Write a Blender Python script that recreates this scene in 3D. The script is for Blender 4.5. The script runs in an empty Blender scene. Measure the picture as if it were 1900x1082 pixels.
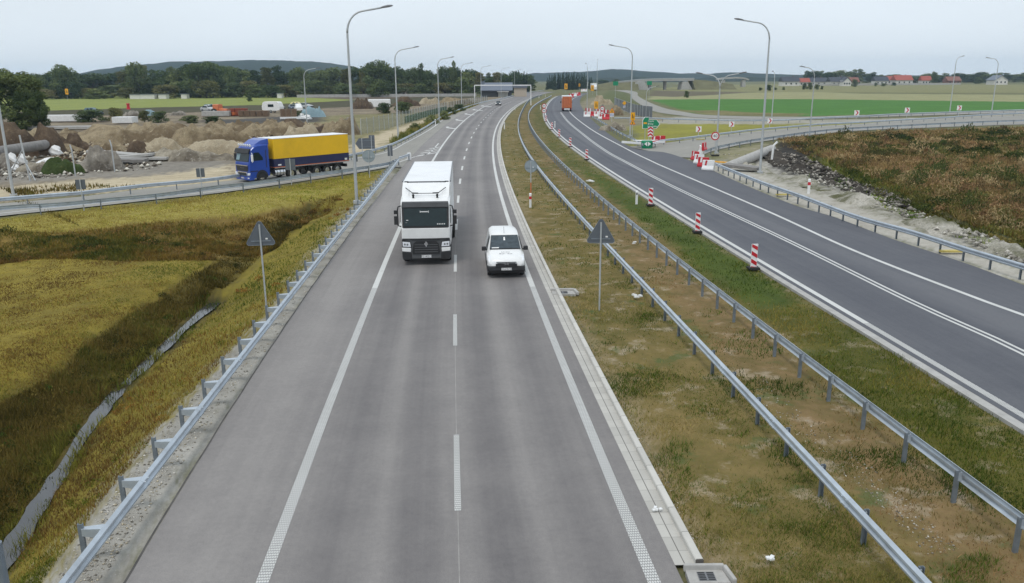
import bpy, bmesh, math, random
import numpy as np
from mathutils import Vector, Matrix, noise as mnoise
random.seed(7); np.random.seed(7)
SC = bpy.context.scene
COL = SC.collection
R = math.radians
# ------------------------------------------------------------------ camera
F, CH, YH = 1500.0, 9.3, 144.5          # focal length in photo pixels, eye height, horizon row
PITCH = math.atan((541 - YH) / F); ROLL = R(0.4)
cam_d = bpy.data.cameras.new('camera'); cam = bpy.data.objects.new('camera', cam_d); COL.objects.link(cam)
cam_d.sensor_width = 36; cam_d.lens = 36 * F / 1900; cam_d.clip_start = 0.3; cam_d.clip_end = 30000
cam.matrix_world = Matrix.Translation((0, 0, CH)) @ Matrix.Rotation(math.pi/2 - PITCH, 4, 'X') @ Matrix.Rotation(-ROLL, 4, 'Z')
SC.camera = cam
# ------------------------------------------------------------------ sky, sun, exposure
SUN_EL, SUN_AZ = R(62), R(205)          # azimuth clockwise from +Y: behind the viewer, a little to the left
world = bpy.data.worlds.new('World'); SC.world = world; world.use_nodes = True
nt = world.node_tree; bg = nt.nodes['Background']
sky = nt.nodes.new('ShaderNodeTexSky'); sky.sky_type = 'NISHITA'; sky.sun_disc = False
sky.sun_elevation = SUN_EL; sky.sun_rotation = SUN_AZ; sky.dust_density = 4.0; sky.air_density = 1.2; sky.ozone_density = 1.5
tc = nt.nodes.new('ShaderNodeTexCoord'); mp = nt.nodes.new('ShaderNodeMapping'); mp.inputs['Scale'].default_value = (1, 1, 4)
cl = nt.nodes.new('ShaderNodeTexNoise'); cl.inputs['Scale'].default_value = 1.3; cl.inputs['Detail'].default_value = 5
rmp = nt.nodes.new('ShaderNodeMapRange'); rmp.inputs['From Min'].default_value = .3; rmp.inputs['From Max'].default_value = .7
rmp.inputs['To Min'].default_value = .78; rmp.inputs['To Max'].default_value = .95
mx = nt.nodes.new('ShaderNodeMix'); mx.data_type = 'RGBA'; mx.inputs['B'].default_value = (8.8, 9.7, 10.5, 1)   # the cloud deck
nt.links.new(tc.outputs['Generated'], mp.inputs['Vector']); nt.links.new(mp.outputs['Vector'], cl.inputs['Vector'])
nt.links.new(cl.outputs['Fac'], rmp.inputs['Value']); nt.links.new(rmp.outputs['Result'], mx.inputs['Factor'])
nt.links.new(sky.outputs['Color'], mx.inputs['A']); nt.links.new(mx.outputs['Result'], bg.inputs['Color'])
bg.inputs['Strength'].default_value = 0.1
sl = bpy.data.lights.new('sun', 'SUN'); sl.energy = 1.25; sl.angle = R(14); sl.color = (1, .96, .9)
sun = bpy.data.objects.new('sun', sl); COL.objects.link(sun)
sd = Vector((math.sin(SUN_AZ)*math.cos(SUN_EL), math.cos(SUN_AZ)*math.cos(SUN_EL), math.sin(SUN_EL)))
sun.rotation_euler = sd.to_track_quat('Z', 'Y').to_euler()
SC.view_settings.view_transform = 'Standard'; SC.view_settings.look = 'None'; SC.view_settings.gamma = 1
SC.view_settings.exposure = 0.0; SC.view_settings.use_curve_mapping = False
SC.cycles.max_bounces = 5; SC.cycles.diffuse_bounces = 3; SC.cycles.volume_bounces = 0; SC.cycles.transparent_max_bounces = 6

# ------------------------------------------------------------------ helpers
_c, _s = math.cos(ROLL), math.sin(ROLL); _cp, _sp = math.cos(PITCH), math.sin(PITCH)
def G(px, py, z=0.0):
    """where the sight line through a photo pixel meets the height z (arrays or numbers)"""
    u = (px - 950) / F; v = -(py - 541) / F
    u, v = u*_c + v*_s, -u*_s + v*_c
    t = (z - CH) / (-_sp + v*_cp)
    return u*t, (_cp + v*_sp)*t
def W(x, y, z):
    z = z - CH
    yc = y*_sp + z*_cp; zc = y*_cp - z*_sp
    zc = np.where(zc < .5, .5, zc)
    u, v = x/zc, yc/zc
    u, v = u*_c - v*_s, u*_s + v*_c
    return 950 + F*u, 541 - F*v
def P3(px, py, z=0.0):
    x, y = G(px, py, z); return Vector((x, y, z))
def D3(px, d, z=0.0):
    """a point d metres ahead, in the column px of the photo"""
    return Vector(((px - 950) / F * (d*_cp + (CH-z)*_sp), d, z))
def top_z(px, py, d):
    """height of something d metres ahead whose top is seen at pixel row py"""
    v = -(py - 541) / F; u = (px - 950) / F
    v = -u*_s + v*_c
    return CH + d * (-_sp + v*_cp) / (_cp + v*_sp)
def lin(r, g, b, k=1.0):
    f = lambda c: (c/12.92 if c <= .04045 else ((c+.055)/1.055)**2.4)
    return tuple(f(c/255.)*k for c in (r, g, b))
def spline(pts, step=1.0):
    """Catmull-Rom through the points, resampled about every step metres"""
    P = [Vector(p) for p in pts]; P = [P[0]*2 - P[1]] + P + [P[-1]*2 - P[-2]]
    out = []
    for i in range(1, len(P) - 2):
        a, b, c, d = P[i-1:i+3]; n = max(1, int((c-b).length/step))
        for k in range(n):
            t = k/n
            out.append(.5*((2*b) + (c-a)*t + (2*a-5*b+4*c-d)*t*t + (3*b-a-3*c+d)*t**3))
    out.append(P[-2]); return out
def pxline(pts, z=0.0, step=1.0):
    return spline([P3(a, b, z) for a, b in pts], step)
def offset(path, d):
    """the path moved d metres to its right"""
    out = []
    for i, p in enumerate(path):
        t = (path[min(i+1, len(path)-1)] - path[max(i-1, 0)]); t.z = 0; t.normalize()
        out.append(p + Vector((t.y, -t.x, 0))*d)
    return out
def stations(path, step, start=0.0):
    """points and headings at equal distances along a path"""
    out = []; acc = -start
    for a, b in zip(path, path[1:]):
        L = (b-a).length
        if L < 1e-6: continue
        while acc <= L:
            if acc >= 0: out.append((a + (b-a)*(acc/L), math.atan2((b-a).y, (b-a).x)))
            acc += step
        acc -= L
    return out
def tag(o, label=None, cat=None, group=None, kind=None):
    if label: o['label'] = label
    if cat: o['category'] = cat
    if group: o['group'] = group
    if kind: o['kind'] = kind
    return o
def thing(name, label, cat, loc=(0, 0, 0), rz=0.0, group=None):
    o = bpy.data.objects.new(name, None); COL.objects.link(o); o.empty_display_size = .2
    o.location = loc; o.rotation_euler = (0, 0, rz); return tag(o, label, cat, group)
def dup(src, loc, rz=None, label=None, scale=None):
    r = src.copy(); COL.objects.link(r); r.location = loc
    if rz is not None: r.rotation_euler = (0, 0, rz)
    if scale: r.scale = scale
    if label: r['label'] = label
    for ch in src.children:
        c = ch.copy(); COL.objects.link(c); c.parent = r
        for g in ch.children:
            d = g.copy(); COL.objects.link(d); d.parent = c
    return r
class MB:
    def __init__(s): s.v = []; s.f = []; s.mi = []; s.uv = []
    def add(s, vs, fs, mi=0, uv=None):
        b = len(s.v); s.v += [tuple(v) for v in vs]; s.f += [[i+b for i in f] for f in fs]; s.mi += [mi]*len(fs)
        if uv: s.uv += uv
        return s
    def box(s, c, size, rz=0.0, mi=0, top=(1, 1)):
        x, y, z = size[0]/2, size[1]/2, size[2]/2; cs, sn = math.cos(rz), math.sin(rz); vs = []
        for k in (-1, 1):
            tx, ty = (top if k > 0 else (1, 1))
            for a, b in ((-1, -1), (1, -1), (1, 1), (-1, 1)):
                X, Y = a*x*tx, b*y*ty; vs.append((c[0]+X*cs-Y*sn, c[1]+X*sn+Y*cs, c[2]+k*z))
        return s.add(vs, [(3, 2, 1, 0), (4, 5, 6, 7), (0, 1, 5, 4), (1, 2, 6, 5), (2, 3, 7, 6), (3, 0, 4, 7)], mi)
    def bar(s, a, b, w, h, mi=0):
        a, b = Vector(a), Vector(b); t = (b-a).normalized(); up = Vector((0, 0, 1)) if abs(t.z) < .95 else Vector((0, 1, 0))
        n = t.cross(up).normalized(); u = n.cross(t)
        ring = lambda p: [p+n*w/2-u*h/2, p+n*w/2+u*h/2, p-n*w/2+u*h/2, p-n*w/2-u*h/2]
        return s.loft([ring(a), ring(b)], mi=mi)
    def loft(s, rings, cap=True, closed=True, mi=0):
        n = len(rings[0]); vs = [p for r in rings for p in r]; fs = []
        for k in range(len(rings)-1):
            for i in range(n if closed else n-1):
                j = (i+1) % n; fs.append((k*n+i, k*n+j, (k+1)*n+j, (k+1)*n+i))
        if cap and closed: fs += [tuple(range(n))[::-1], tuple((len(rings)-1)*n+i for i in range(n))]
        return s.add(vs, fs, mi)
    def tube(s, pts, r, n=8, mi=0, cap=True):
        pts = [Vector(p) for p in pts]; rs = r if isinstance(r, (list, tuple)) else [r]*len(pts); rings = []
        ref = None
        for i, p in enumerate(pts):
            t = (pts[min(i+1, len(pts)-1)] - pts[max(i-1, 0)]).normalized()
            if ref is None: ref = t.orthogonal().normalized()
            ref = (ref - t*ref.dot(t)).normalized(); q = t.cross(ref)
            rings.append([p + (ref*math.cos(2*math.pi*k/n) + q*math.sin(2*math.pi*k/n))*rs[i] for k in range(n)])
        return s.loft(rings, cap, mi=mi)
    def cyl(s, a, b, r, n=16, r2=None, mi=0): return s.tube([a, b], [r, r if r2 is None else r2], n, mi)
    def plate(s, poly, y0, y1, mi=0):
        """a polygon in x,z made thick along y"""
        return s.loft([[(x, y0, z) for x, z in poly], [(x, y1, z) for x, z in poly]], mi=mi)
    def side(s, poly, x0, x1, mi=0):
        """a polygon in y,z made thick along x"""
        return s.loft([[(x0, y, z) for y, z in poly], [(x1, y, z) for y, z in poly]], mi=mi)
    def flat(s, poly, z0, z1, mi=0):
        return s.loft([[(x, y, z0) for x, y in poly], [(x, y, z1) for x, y in poly]], mi=mi)
    def sweep(s, path, prof, closed=True, mi=0):
        """profile (offset to the right, height) carried along a horizontal path"""
        rings = []
        for i, p in enumerate(path):
            t = (path[min(i+1, len(path)-1)] - path[max(i-1, 0)]); t.z = 0; t.normalize(); nn = Vector((t.y, -t.x, 0))
            rings.append([p + nn*a + Vector((0, 0, b)) for a, b in prof])
        return s.loft(rings, closed, closed, mi)
    def build(s, name, m, parent=None, smooth=False, bevel=0.0, auto=None):
        me = bpy.data.meshes.new(name); me.from_pydata(s.v, [], s.f)
        ms = m if isinstance(m, (list, tuple)) else [m]
        for q in ms: me.materials.append(q)
        if len(ms) > 1: me.polygons.foreach_set('material_index', s.mi)
        if s.uv:
            l = me.uv_layers.new(name='UVMap'); l.data.foreach_set('uv', [c for p in me.polygons for i in p.vertices for c in s.uv[i]])
        bm = bmesh.new(); bm.from_mesh(me); bmesh.ops.recalc_face_normals(bm, faces=bm.faces); bm.to_mesh(me); bm.free()
        if smooth: me.polygons.foreach_set('use_smooth', [True]*len(me.polygons))
        o = bpy.data.objects.new(name, me); COL.objects.link(o)
        if parent: o.parent = parent
        if bevel:
            b = o.modifiers.new('bevel', 'BEVEL'); b.width = bevel; b.segments = 2; b.limit_method = 'ANGLE'; b.angle_limit = R(35)
        if smooth and auto is not None:
            try: me.set_sharp_from_angle(angle=R(auto))
            except Exception: pass
        return o
# ------------------------------------------------------------------ materials
def nmat(name): 
    m = bpy.data.materials.new(name); m.use_nodes = True; t = m.node_tree
    return m, t, t.nodes['Principled BSDF'], t.nodes.new, t.links.new
def noise_node(t, vec, scale, detail=4, rough=.6):
    n = t.nodes.new('ShaderNodeTexNoise'); n.inputs['Scale'].default_value = scale; n.inputs['Detail'].default_value = detail
    n.inputs['Roughness'].default_value = rough
    if vec is not None: t.links.new(vec, n.inputs['Vector'])
    return n.outputs['Fac']
def ramp_node(t, fac, a, b, lo=0.0, hi=1.0):
    n = t.nodes.new('ShaderNodeMapRange'); n.inputs['From Min'].default_value = a; n.inputs['From Max'].default_value = b
    n.inputs['To Min'].default_value = lo; n.inputs['To Max'].default_value = hi; t.links.new(fac, n.inputs['Value']); return n.outputs['Result']
def mix_node(t, fac, a, b, mode='MIX'):
    n = t.nodes.new('ShaderNodeMix'); n.data_type = 'RGBA'; n.blend_type = mode
    for k, q in (('Factor', fac), ('A', a), ('B', b)):
        if isinstance(q, (int, float)): n.inputs[k].default_value = q
        elif isinstance(q, tuple): n.inputs[k].default_value = (*q[:3], 1)
        else: t.links.new(q, n.inputs[k])
    return n.outputs['Result']
def math_node(t, op, a, b=0.0):
    n = t.nodes.new('ShaderNodeMath'); n.operation = op
    for k, q in ((0, a), (1, b)):
        if isinstance(q, (int, float)): n.inputs[k].default_value = q
        else: t.links.new(q, n.inputs[k])
    return n.outputs[0]
def coords(t, kind='Object'):
    return t.nodes.new('ShaderNodeTexCoord').outputs[kind]
def bump(t, b, h, strength=.3, dist=.02):
    n = t.nodes.new('ShaderNodeBump'); n.inputs['Strength'].default_value = strength; n.inputs['Distance'].default_value = dist
    t.links.new(h, n.inputs['Height']); t.links.new(n.outputs[0], b.inputs['Normal'])
def mat(name, col, rough=.6, metal=0.0, var=.15, scale=3.0, dirt=None, dirt_amt=.0, spec=.5, coat=0.0, bmp=0.0):
    m, t, b, N, L = nmat(name); co = coords(t)
    f = noise_node(t, co, scale, 5)
    c = mix_node(t, ramp_node(t, f, .3, .7), tuple(x*(1-var) for x in col), tuple(min(1, x*(1+var)) for x in col))
    if dirt_amt:
        d = noise_node(t, co, scale*.37, 6, .7)
        c = mix_node(t, ramp_node(t, d, .48, .75, 0, dirt_amt), c, dirt or (.12, .1, .075))
    L(c, b.inputs['Base Color']); b.inputs['Roughness'].default_value = rough; b.inputs['Metallic'].default_value = metal
    b.inputs['Specular IOR Level'].default_value = spec
    if coat: b.inputs['Coat Weight'].default_value = coat; b.inputs['Coat Roughness'].default_value = .08
    if bmp: bump(t, b, noise_node(t, co, scale*6, 5), bmp, .02)
    return m
M = {}
M['white_paint'] = mat('white_paint', (.80, .80, .79), .32, var=.03, dirt_amt=.10, coat=.4)
M['box_white'] = mat('box_white', (.80, .81, .82), .45, var=.03, scale=.8, dirt=(.42, .40, .36), dirt_amt=.25)
M['blue_paint'] = mat('blue_paint', (.008, .055, .34), .3, var=.06, dirt_amt=.08, coat=.4)
M['yellow_tarp'] = mat('yellow_tarp', (.84, .50, .006), .55, var=.05, scale=.7, dirt=(.45, .27, .02), dirt_amt=.35)
M['navy_tarp'] = mat('navy_tarp', (.014, .018, .07), .55, var=.1, dirt_amt=.12)
M['black_plastic'] = mat('black_plastic', (.018, .018, .02), .55, var=.25, dirt_amt=.12)
M['dark_grey'] = mat('dark_grey', (.06, .062, .066), .5, var=.15)
M['mid_grey'] = mat('mid_grey', (.16, .165, .175), .5, var=.12)
M['rubber'] = mat('rubber', (.02, .02, .02), .85, var=.3)
M['glass'] = mat('glass', (.010, .022, .024), .08, var=.2, spec=.4)
M['van_glass'] = mat('van_glass', (.045, .06, .07), .1, var=.35, scale=5, spec=.5)
M['bumper_grey'] = mat('bumper_grey', (.085, .088, .092), .5, var=.12)
M['seat_dark'] = mat('seat_dark', (.03, .03, .035), .8)
M['chrome'] = mat('chrome', (.65, .66, .68), .22, metal=1.0, var=.05)
M['headlight'] = mat('headlight', (.75, .77, .8), .1, var=.1, scale=14, coat=1)
M['amber'] = mat('amber', (.8, .25, .02), .25); M['red_lens'] = mat('red_lens', (.45, .01, .012), .25)
M['galv'] = mat('galvanised_steel', (.45, .50, .55), .40, metal=.35, var=.14, scale=2.2, dirt=(.22, .21, .19), dirt_amt=.35)
M['galv_dark'] = mat('galvanised_post', (.20, .23, .26), .5, metal=.35, var=.2, scale=4)
M['lamp_steel'] = mat('lamp_steel', (.46, .48, .49), .45, metal=.3, var=.08)
M['sign_back'] = mat('sign_back', (.12, .135, .155), .5, metal=.2, var=.12)
M['sign_back_light'] = mat('sign_back_light', (.30, .35, .38), .5, metal=.2, var=.12)
M['sign_white'] = mat('sign_white', (.78, .78, .78), .4, var=.04, dirt_amt=.1)
M['sign_red'] = mat('sign_red', (.50, .012, .022), .4, var=.08)
M['sign_yellow'] = mat('sign_yellow', (.80, .38, .005), .4, var=.06)
M['sign_green'] = mat('sign_green', (.0, .22, .10), .4, var=.06)
M['sign_blue'] = mat('sign_blue', (.01, .06, .38), .4, var=.06)
M['sign_black'] = mat('sign_black', (.012, .012, .013), .5)
M['concrete'] = mat('concrete', (.40, .39, .37), .85, var=.14, scale=2.0, dirt=(.2, .18, .15), dirt_amt=.4, bmp=.2)
M['concrete_dark'] = mat('concrete_dark', (.22, .21, .2), .9, var=.2, scale=2.0, dirt_amt=.4, bmp=.2)
M['plaster'] = mat('plaster', (.66, .64, .60), .85, var=.08, scale=1.0, dirt_amt=.15)
M['plaster_tan'] = mat('plaster_tan', (.45, .38, .3), .85, var=.1)
M['roof_red'] = mat('roof_red', (.34, .085, .06), .8, var=.18, scale=4)
M['roof_dark'] = mat('roof_dark', (.045, .05, .065), .7, var=.2, scale=4)
M['roof_brown'] = mat('roof_brown', (.22, .10, .075), .8, var=.2, scale=4)
M['roof_metal'] = mat('roof_metal', (.15, .17, .21), .5, metal=.2, var=.1)
M['wood'] = mat('wood', (.2, .13, .08), .8, var=.3, scale=4)
M['rust'] = mat('rust', (.28, .07, .04), .85, var=.3, scale=5)
M['orange_paint'] = mat('orange_paint', (.55, .15, .05), .45, var=.15, dirt_amt=.25)
M['car_grey'] = mat('car_grey', (.16, .19, .22), .3, coat=.4); M['car_dark'] = mat('car_dark', (.02, .025, .03), .3, coat=.4)
M['car_teal'] = mat('car_teal', (.06, .12, .14), .3, coat=.4); M['car_silver'] = mat('car_silver', (.45, .46, .46), .3, coat=.4)
M['car_navy'] = mat('car_navy', (.02, .03, .06), .3, coat=.4); M['car_yellow'] = mat('car_yellow', (.55, .5, .2), .3, coat=.4)
M['bark'] = mat('bark', (.07, .055, .04), .95, var=.3, scale=6)
M['tarp_blue'] = mat('tarp_blue', (.22, .32, .36), .6); M['plastic_white'] = mat('plastic_white', (.75, .75, .74), .6, var=.1)
M['water'] = mat('ditch_water', (.035, .035, .035), .10, var=.3, scale=1.5, spec=.8)
def _w():
    t = M['water'].node_tree; b = t.nodes['Principled BSDF']; bump(t, b, noise_node(t, coords(t), 9, 3), .06, .01)
_w()
def leaf_mat(name, a, b_, trans=.25):
    """diffuse leaves, tint from a per-leaf attribute between the two colours"""
    m, t, b, N, L = nmat(name)
    at = N('ShaderNodeAttribute'); at.attribute_name = 'tint'
    oi = N('ShaderNodeObjectInfo')
    c = mix_node(t, at.outputs['Fac'], a, b_)
    hs = N('ShaderNodeHueSaturation'); L(c, hs.inputs['Color'])
    L(ramp_node(t, oi.outputs['Random'], 0, 1, .75, 1.7), hs.inputs['Value']); L(ramp_node(t, oi.outputs['Random'], 0, 1, .525, .47), hs.inputs['Hue'])
    d = N('ShaderNodeBsdfDiffuse'); tr = N('ShaderNodeBsdfTranslucent'); ms = N('ShaderNodeMixShader'); ms.inputs[0].default_value = trans
    L(hs.outputs[0], d.inputs[0]); L(hs.outputs[0], tr.inputs[0]); L(d.outputs[0], ms.inputs[1]); L(tr.outputs[0], ms.inputs[2])
    L(ms.outputs[0], t.nodes['Material Output'].inputs['Surface']); return m
def blade_mat(name):
    m, t, b, N, L = nmat(name); at = N('ShaderNodeAttribute'); at.attribute_name = 'col'
    d = N('ShaderNodeBsdfDiffuse'); tr = N('ShaderNodeBsdfTranslucent'); ms = N('ShaderNodeMixShader'); ms.inputs[0].default_value = .25
    L(at.outputs['Color'], d.inputs[0]); L(at.outputs['Color'], tr.inputs[0]); L(d.outputs[0], ms.inputs[1]); L(tr.outputs[0], ms.inputs[2])
    L(ms.outputs[0], t.nodes['Material Output'].inputs['Surface']); return m
M['leaf_dark'] = leaf_mat('leaf_dark', (.04, .062, .03), (.115, .15, .065))
M['leaf_mid'] = leaf_mat('leaf_mid', (.05, .078, .03), (.14, .17, .065))
M['leaf_olive'] = leaf_mat('leaf_olive', (.08, .09, .036), (.19, .18, .075))
M['leaf_pine'] = leaf_mat('leaf_pine', (.022, .038, .026), (.055, .08, .05))
M['blade'] = blade_mat('blade')
# asphalt: fine aggregate, large stains, tracks worn along the lanes (UV: u across, v along, in metres)
def asphalt(name, base, dark, lanes=(), warm=(1.02, 1, .97), track=.14, stain=.12):
    m, t, b, N, L = nmat(name); uv = coords(t, 'UV'); ob = coords(t)
    sx = N('ShaderNodeSeparateXYZ'); L(uv, sx.inputs[0]); u = sx.outputs[0]
    big = noise_node(t, ob, .12, 5); mid = noise_node(t, ob, 1.1, 6, .7); fine = noise_node(t, ob, 45, 3, .7)
    mpn = N('ShaderNodeMapping'); mpn.inputs['Scale'].default_value = (1.6, .02, 1); L(uv, mpn.inputs['Vector'])
    streak = noise_node(t, mpn.outputs[0], 1.0, 5, .65)
    fac = ramp_node(t, streak, .3, .7, .22, .78)
    for c0, w, amt in lanes:                       # darker or lighter worn bands, c0 metres from the strip's left edge
        g = math_node(t, 'SUBTRACT', u, c0); g = math_node(t, 'DIVIDE', g, w); g = math_node(t, 'MULTIPLY', g, g)
        g = math_node(t, 'POWER', 2.718, math_node(t, 'MULTIPLY', g, -1.0)); fac = math_node(t, 'ADD', fac, math_node(t, 'MULTIPLY', g, amt))
    fac = math_node(t, 'ADD', fac, ramp_node(t, big, .3, .7, -.3, .3)); fac = math_node(t, 'ADD', fac, ramp_node(t, mid, .3, .7, -.18, .18))
    cl_ = ramp_node(t, fac, -.2, 1.4)
    c = mix_node(t, cl_, base, dark)
    c = mix_node(t, ramp_node(t, fine, .3, .7), mix_node(t, 1.0, c, (.86, .86, .86), 'MULTIPLY'), mix_node(t, 1.0, c, (1.22, 1.22, 1.2), 'MULTIPLY')); c = mix_node(t, ramp_node(t, noise_node(t, ob, 7, 5, .75), .35, .65), mix_node(t, 1.0, c, (.93, .93, .93), 'MULTIPLY'), mix_node(t, 1.0, c, (1.06, 1.06, 1.05), 'MULTIPLY'))
    sp = noise_node(t, ob, 3.5, 8, .8); c = mix_node(t, ramp_node(t, sp, .70, .76, 0, .5), c, (.3, .29, .27))
    sp2 = noise_node(t, ob, 2.1, 8, .75); c = mix_node(t, ramp_node(t, sp2, .73, .78, 0, .5), c, (.05, .05, .05))
    L(c, b.inputs['Base Color']); b.inputs['Roughness'].default_value = .82; b.inputs['Specular IOR Level'].default_value = .35
    bump(t, b, fine, .25, .006); return m
def paint(name, dots=False):
    m, t, b, N, L = nmat(name); ob = coords(t); uv = coords(t, 'UV')
    c = mix_node(t, ramp_node(t, noise_node(t, ob, 2.2, 7, .75), .55, .8, 0, .55), (.60, .60, .58), (.22, .22, .21))
    c = mix_node(t, ramp_node(t, noise_node(t, ob, .35, 3), .3, .7), c, mix_node(t, 1.0, c, (.86, .86, .85), 'MULTIPLY'))
    if dots:                                        # structured marking: rows of thermoplastic drops
        s = N('ShaderNodeSeparateXYZ'); L(uv, s.inputs[0]); q = []
        row = math_node(t, 'MULTIPLY', s.outputs[1], 11.0); par = math_node(t, 'MULTIPLY', math_node(t, 'FLOOR', math_node(t, 'MODULO', row, 2.0)), .5)
        for k, o_, add in ((0, 20.0, par), (1, 11.0, 0.0)):
            f = math_node(t, 'FRACT', math_node(t, 'ADD', math_node(t, 'MULTIPLY', s.outputs[k], o_), add)); f = math_node(t, 'SUBTRACT', f, .5); q.append(math_node(t, 'MULTIPLY', f, f))
        r = math_node(t, 'ADD', q[0], q[1]); c = mix_node(t, ramp_node(t, r, .15, .20), c, (.22, .215, .21))
    L(c, b.inputs['Base Color']); b.inputs['Roughness'].default_value = .6; return m
M['asphalt_main'] = asphalt('asphalt_main', lin(137, 133, 131), lin(99, 96, 97), [(3.9, .5, .5), (5.6, .5, .45), (7.4, .5, .5), (9.2, .55, .5), (1.1, 1.2, -.5), (4.75, .3, -.3), (8.3, .3, -.35), (6.5, .3, -.15)])
M['asphalt_right'] = asphalt('asphalt_right', lin(98, 99, 104), lin(73, 75, 83), [(1.6, .6, -.15), (4.0, 1.0, .3), (8.5, .8, .6), (6.0, .6, .35), (11.6, 1.3, -.7)])
M['asphalt_ramp'] = asphalt('asphalt_ramp', lin(150, 147, 140), lin(126, 124, 119), [])
M['paint'] = paint('road_paint'); M['paint_dots'] = paint('road_paint_drops', True)
def slab_mat(name, col, joint_len, u0=None):
    m, t, b, N, L = nmat(name); uv = coords(t, 'UV'); ob = coords(t); s = N('ShaderNodeSeparateXYZ'); L(uv, s.inputs[0])
    f = math_node(t, 'FRACT', math_node(t, 'DIVIDE', s.outputs[1], joint_len)); j = ramp_node(t, f, .0, .03, 1, 0)
    if u0: g = math_node(t, 'ABSOLUTE', math_node(t, 'SUBTRACT', s.outputs[0], u0)); j = math_node(t, 'MAXIMUM', j, ramp_node(t, g, .006, .014, 1, 0))
    wn = N('ShaderNodeTexWhiteNoise'); wn.noise_dimensions = '1D'; L(math_node(t, 'FLOOR', math_node(t, 'DIVIDE', s.outputs[1], joint_len)), wn.inputs['W'])
    c = mix_node(t, wn.outputs[0], tuple(x*.9 for x in col), tuple(x*1.08 for x in col))
    c = mix_node(t, ramp_node(t, noise_node(t, ob, 1.6, 6, .7), .4, .8, 0, .5), c, tuple(x*.72 for x in col))
    c = mix_node(t, j, c, (.13, .12, .11)); L(c, b.inputs['Base Color']); b.inputs['Roughness'].default_value = .85
    bump(t, b, noise_node(t, ob, 30, 4), .2, .01); return m
M['gutter'] = slab_mat('gutter_slab', lin(182, 179, 172), .5, .2); M['kerb'] = slab_mat('kerb_stone', lin(194, 191, 184), 1.0)
# ================================================================== alignments (world, from the plan of the roads)
def fit_x(pts, deg, ymax, z=0.0):
    a = np.array([G(px, py, z) for px, py in pts]); w = 1/np.maximum(a[:, 1], 12)**.8
    c = np.polyfit(a[:, 1]/100, a[:, 0], deg, w=w); return lambda y: np.polyval(c, np.asarray(y)/100)
XR = fit_x([(1212,1082),(1144,913),(1099,795),(1055,700),(1014,605.5),(980,504),(945,414.5),(925,353.5),(914.5,284),(918.5,248.5),(928.5,224),(944,206),(962,193),(988,181),(1015,173)], 5, 500)
XRL = fit_x([(1900,775),(1600,590),(1440,500),(1396,478),(1290,410),(1240,389),(1180,345),(1102,299.6),(1060,268.5),(1033,242),(1013,211),(1015,193),(1033,180),(1049,175)], 5, 460)
XLN = fit_x([(487,1082),(556,890),(632,700),(664,611),(697,533),(740,425),(810,288),(824,266),(842,242),(864,222),(891,203),(913,192)], 4, 320)
XCN = fit_x([(849,948),(848,807),(844,600),(844,488),(847,418),(851,372),(853,340),(861,295),(870,268),(878,248),(887,234.6),(896,223),(910,211),(922,201)], 4, 270)
def wid(y):
    y = np.asarray(y, float); f = np.clip((y-250)/50, 0, 1); return (XR(y)-XLN(np.minimum(y, 310)))*(1-f) + f*(XR(300.)-XLN(300.))
YS = np.concatenate([np.arange(2, 60, 1.0), np.arange(60, 200, 2.0), np.arange(200, 561, 4.0)])
def xpath(fx, y0, y1, z=0.0): return [Vector((float(fx(y)), float(y), z)) for y in YS if y0 <= y <= y1]
# other lines, traced in plan
L_SLIP = pxline([(520,312),(700,287),(755,264),(802,237.5),(833,215),(868.6,199.7),(895,191),(922,185),(960,176.5),(1000,170)], 0, 2)
L_RC = pxline([(2250,850),(1900,655),(1688,558),(1448,440),(1240,342),(1160,300),(1124,280),(1084,251),(1049,220),(1036,196),(1046,183),(1062,176)], 0, 1.5)
L_RR = pxline([(2250,718),(1900,585),(1830,560),(1587,466),(1414,387.5),(1240,313),(1210,299.6),(1160,275),(1093,237.5),(1058,208.6),(1055,194),(1064,183),(1080,176)], 0, 1.5)
PX_RE = [(2300,690),(1900,529),(1768,480),(1657,444),(1541,400),(1483,384),(1379,342),(1292,303)]     # pavement edge, right road
def strip(name, left, right, m, kind='structure', th=.0, parent=None, uvw=None):
    """a sheet between two paths of equal length; UV in metres"""
    b = MB(); vs = []; uv = []; fs = []; s = 0.0
    for i, (a, c) in enumerate(zip(left, right)):
        if i: s += ((a+c)/2 - (left[i-1]+right[i-1])/2).length
        vs += [a, c]; uv += [(0, s), ((c-a).length, s)]
        if i: k = 2*i; fs.append((k-2, k-1, k+1, k))
    b.add(vs, fs, 0, uv); o = b.build(name, m, parent)
    if kind: tag(o, kind=kind)
    return o
def band(name, path, w, m, off=0.0, z=.004, kind='structure'):
    up = Vector((0, 0, z)); return strip(name, [p+up for p in offset(path, off-w/2)], [p+up for p in offset(path, off+w/2)], m, kind)
def resample(path, n):
    d = [0.0]
    for a, b in zip(path, path[1:]): d.append(d[-1] + (b-a).length)
    T = np.linspace(0, d[-1], n); A = np.array([tuple(p) for p in path])
    return [Vector((np.interp(t, d, A[:, 0]), np.interp(t, d, A[:, 1]), np.interp(t, d, A[:, 2]))) for t in T]
def poly_sheet(name, px, m, z=0.0, uvscale=1.0):
    pts = [P3(a, b, 0) for a, b in px]; b = MB()
    from mathutils.geometry import tessellate_polygon
    tri = tessellate_polygon([pts]); vs = [(p.x, p.y, z) for p in pts]
    b.add(vs, [tuple(t) for t in tri], 0, [(p.x, p.y) for p in pts]); return tag(b.build(name, m), kind='structure')
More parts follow.
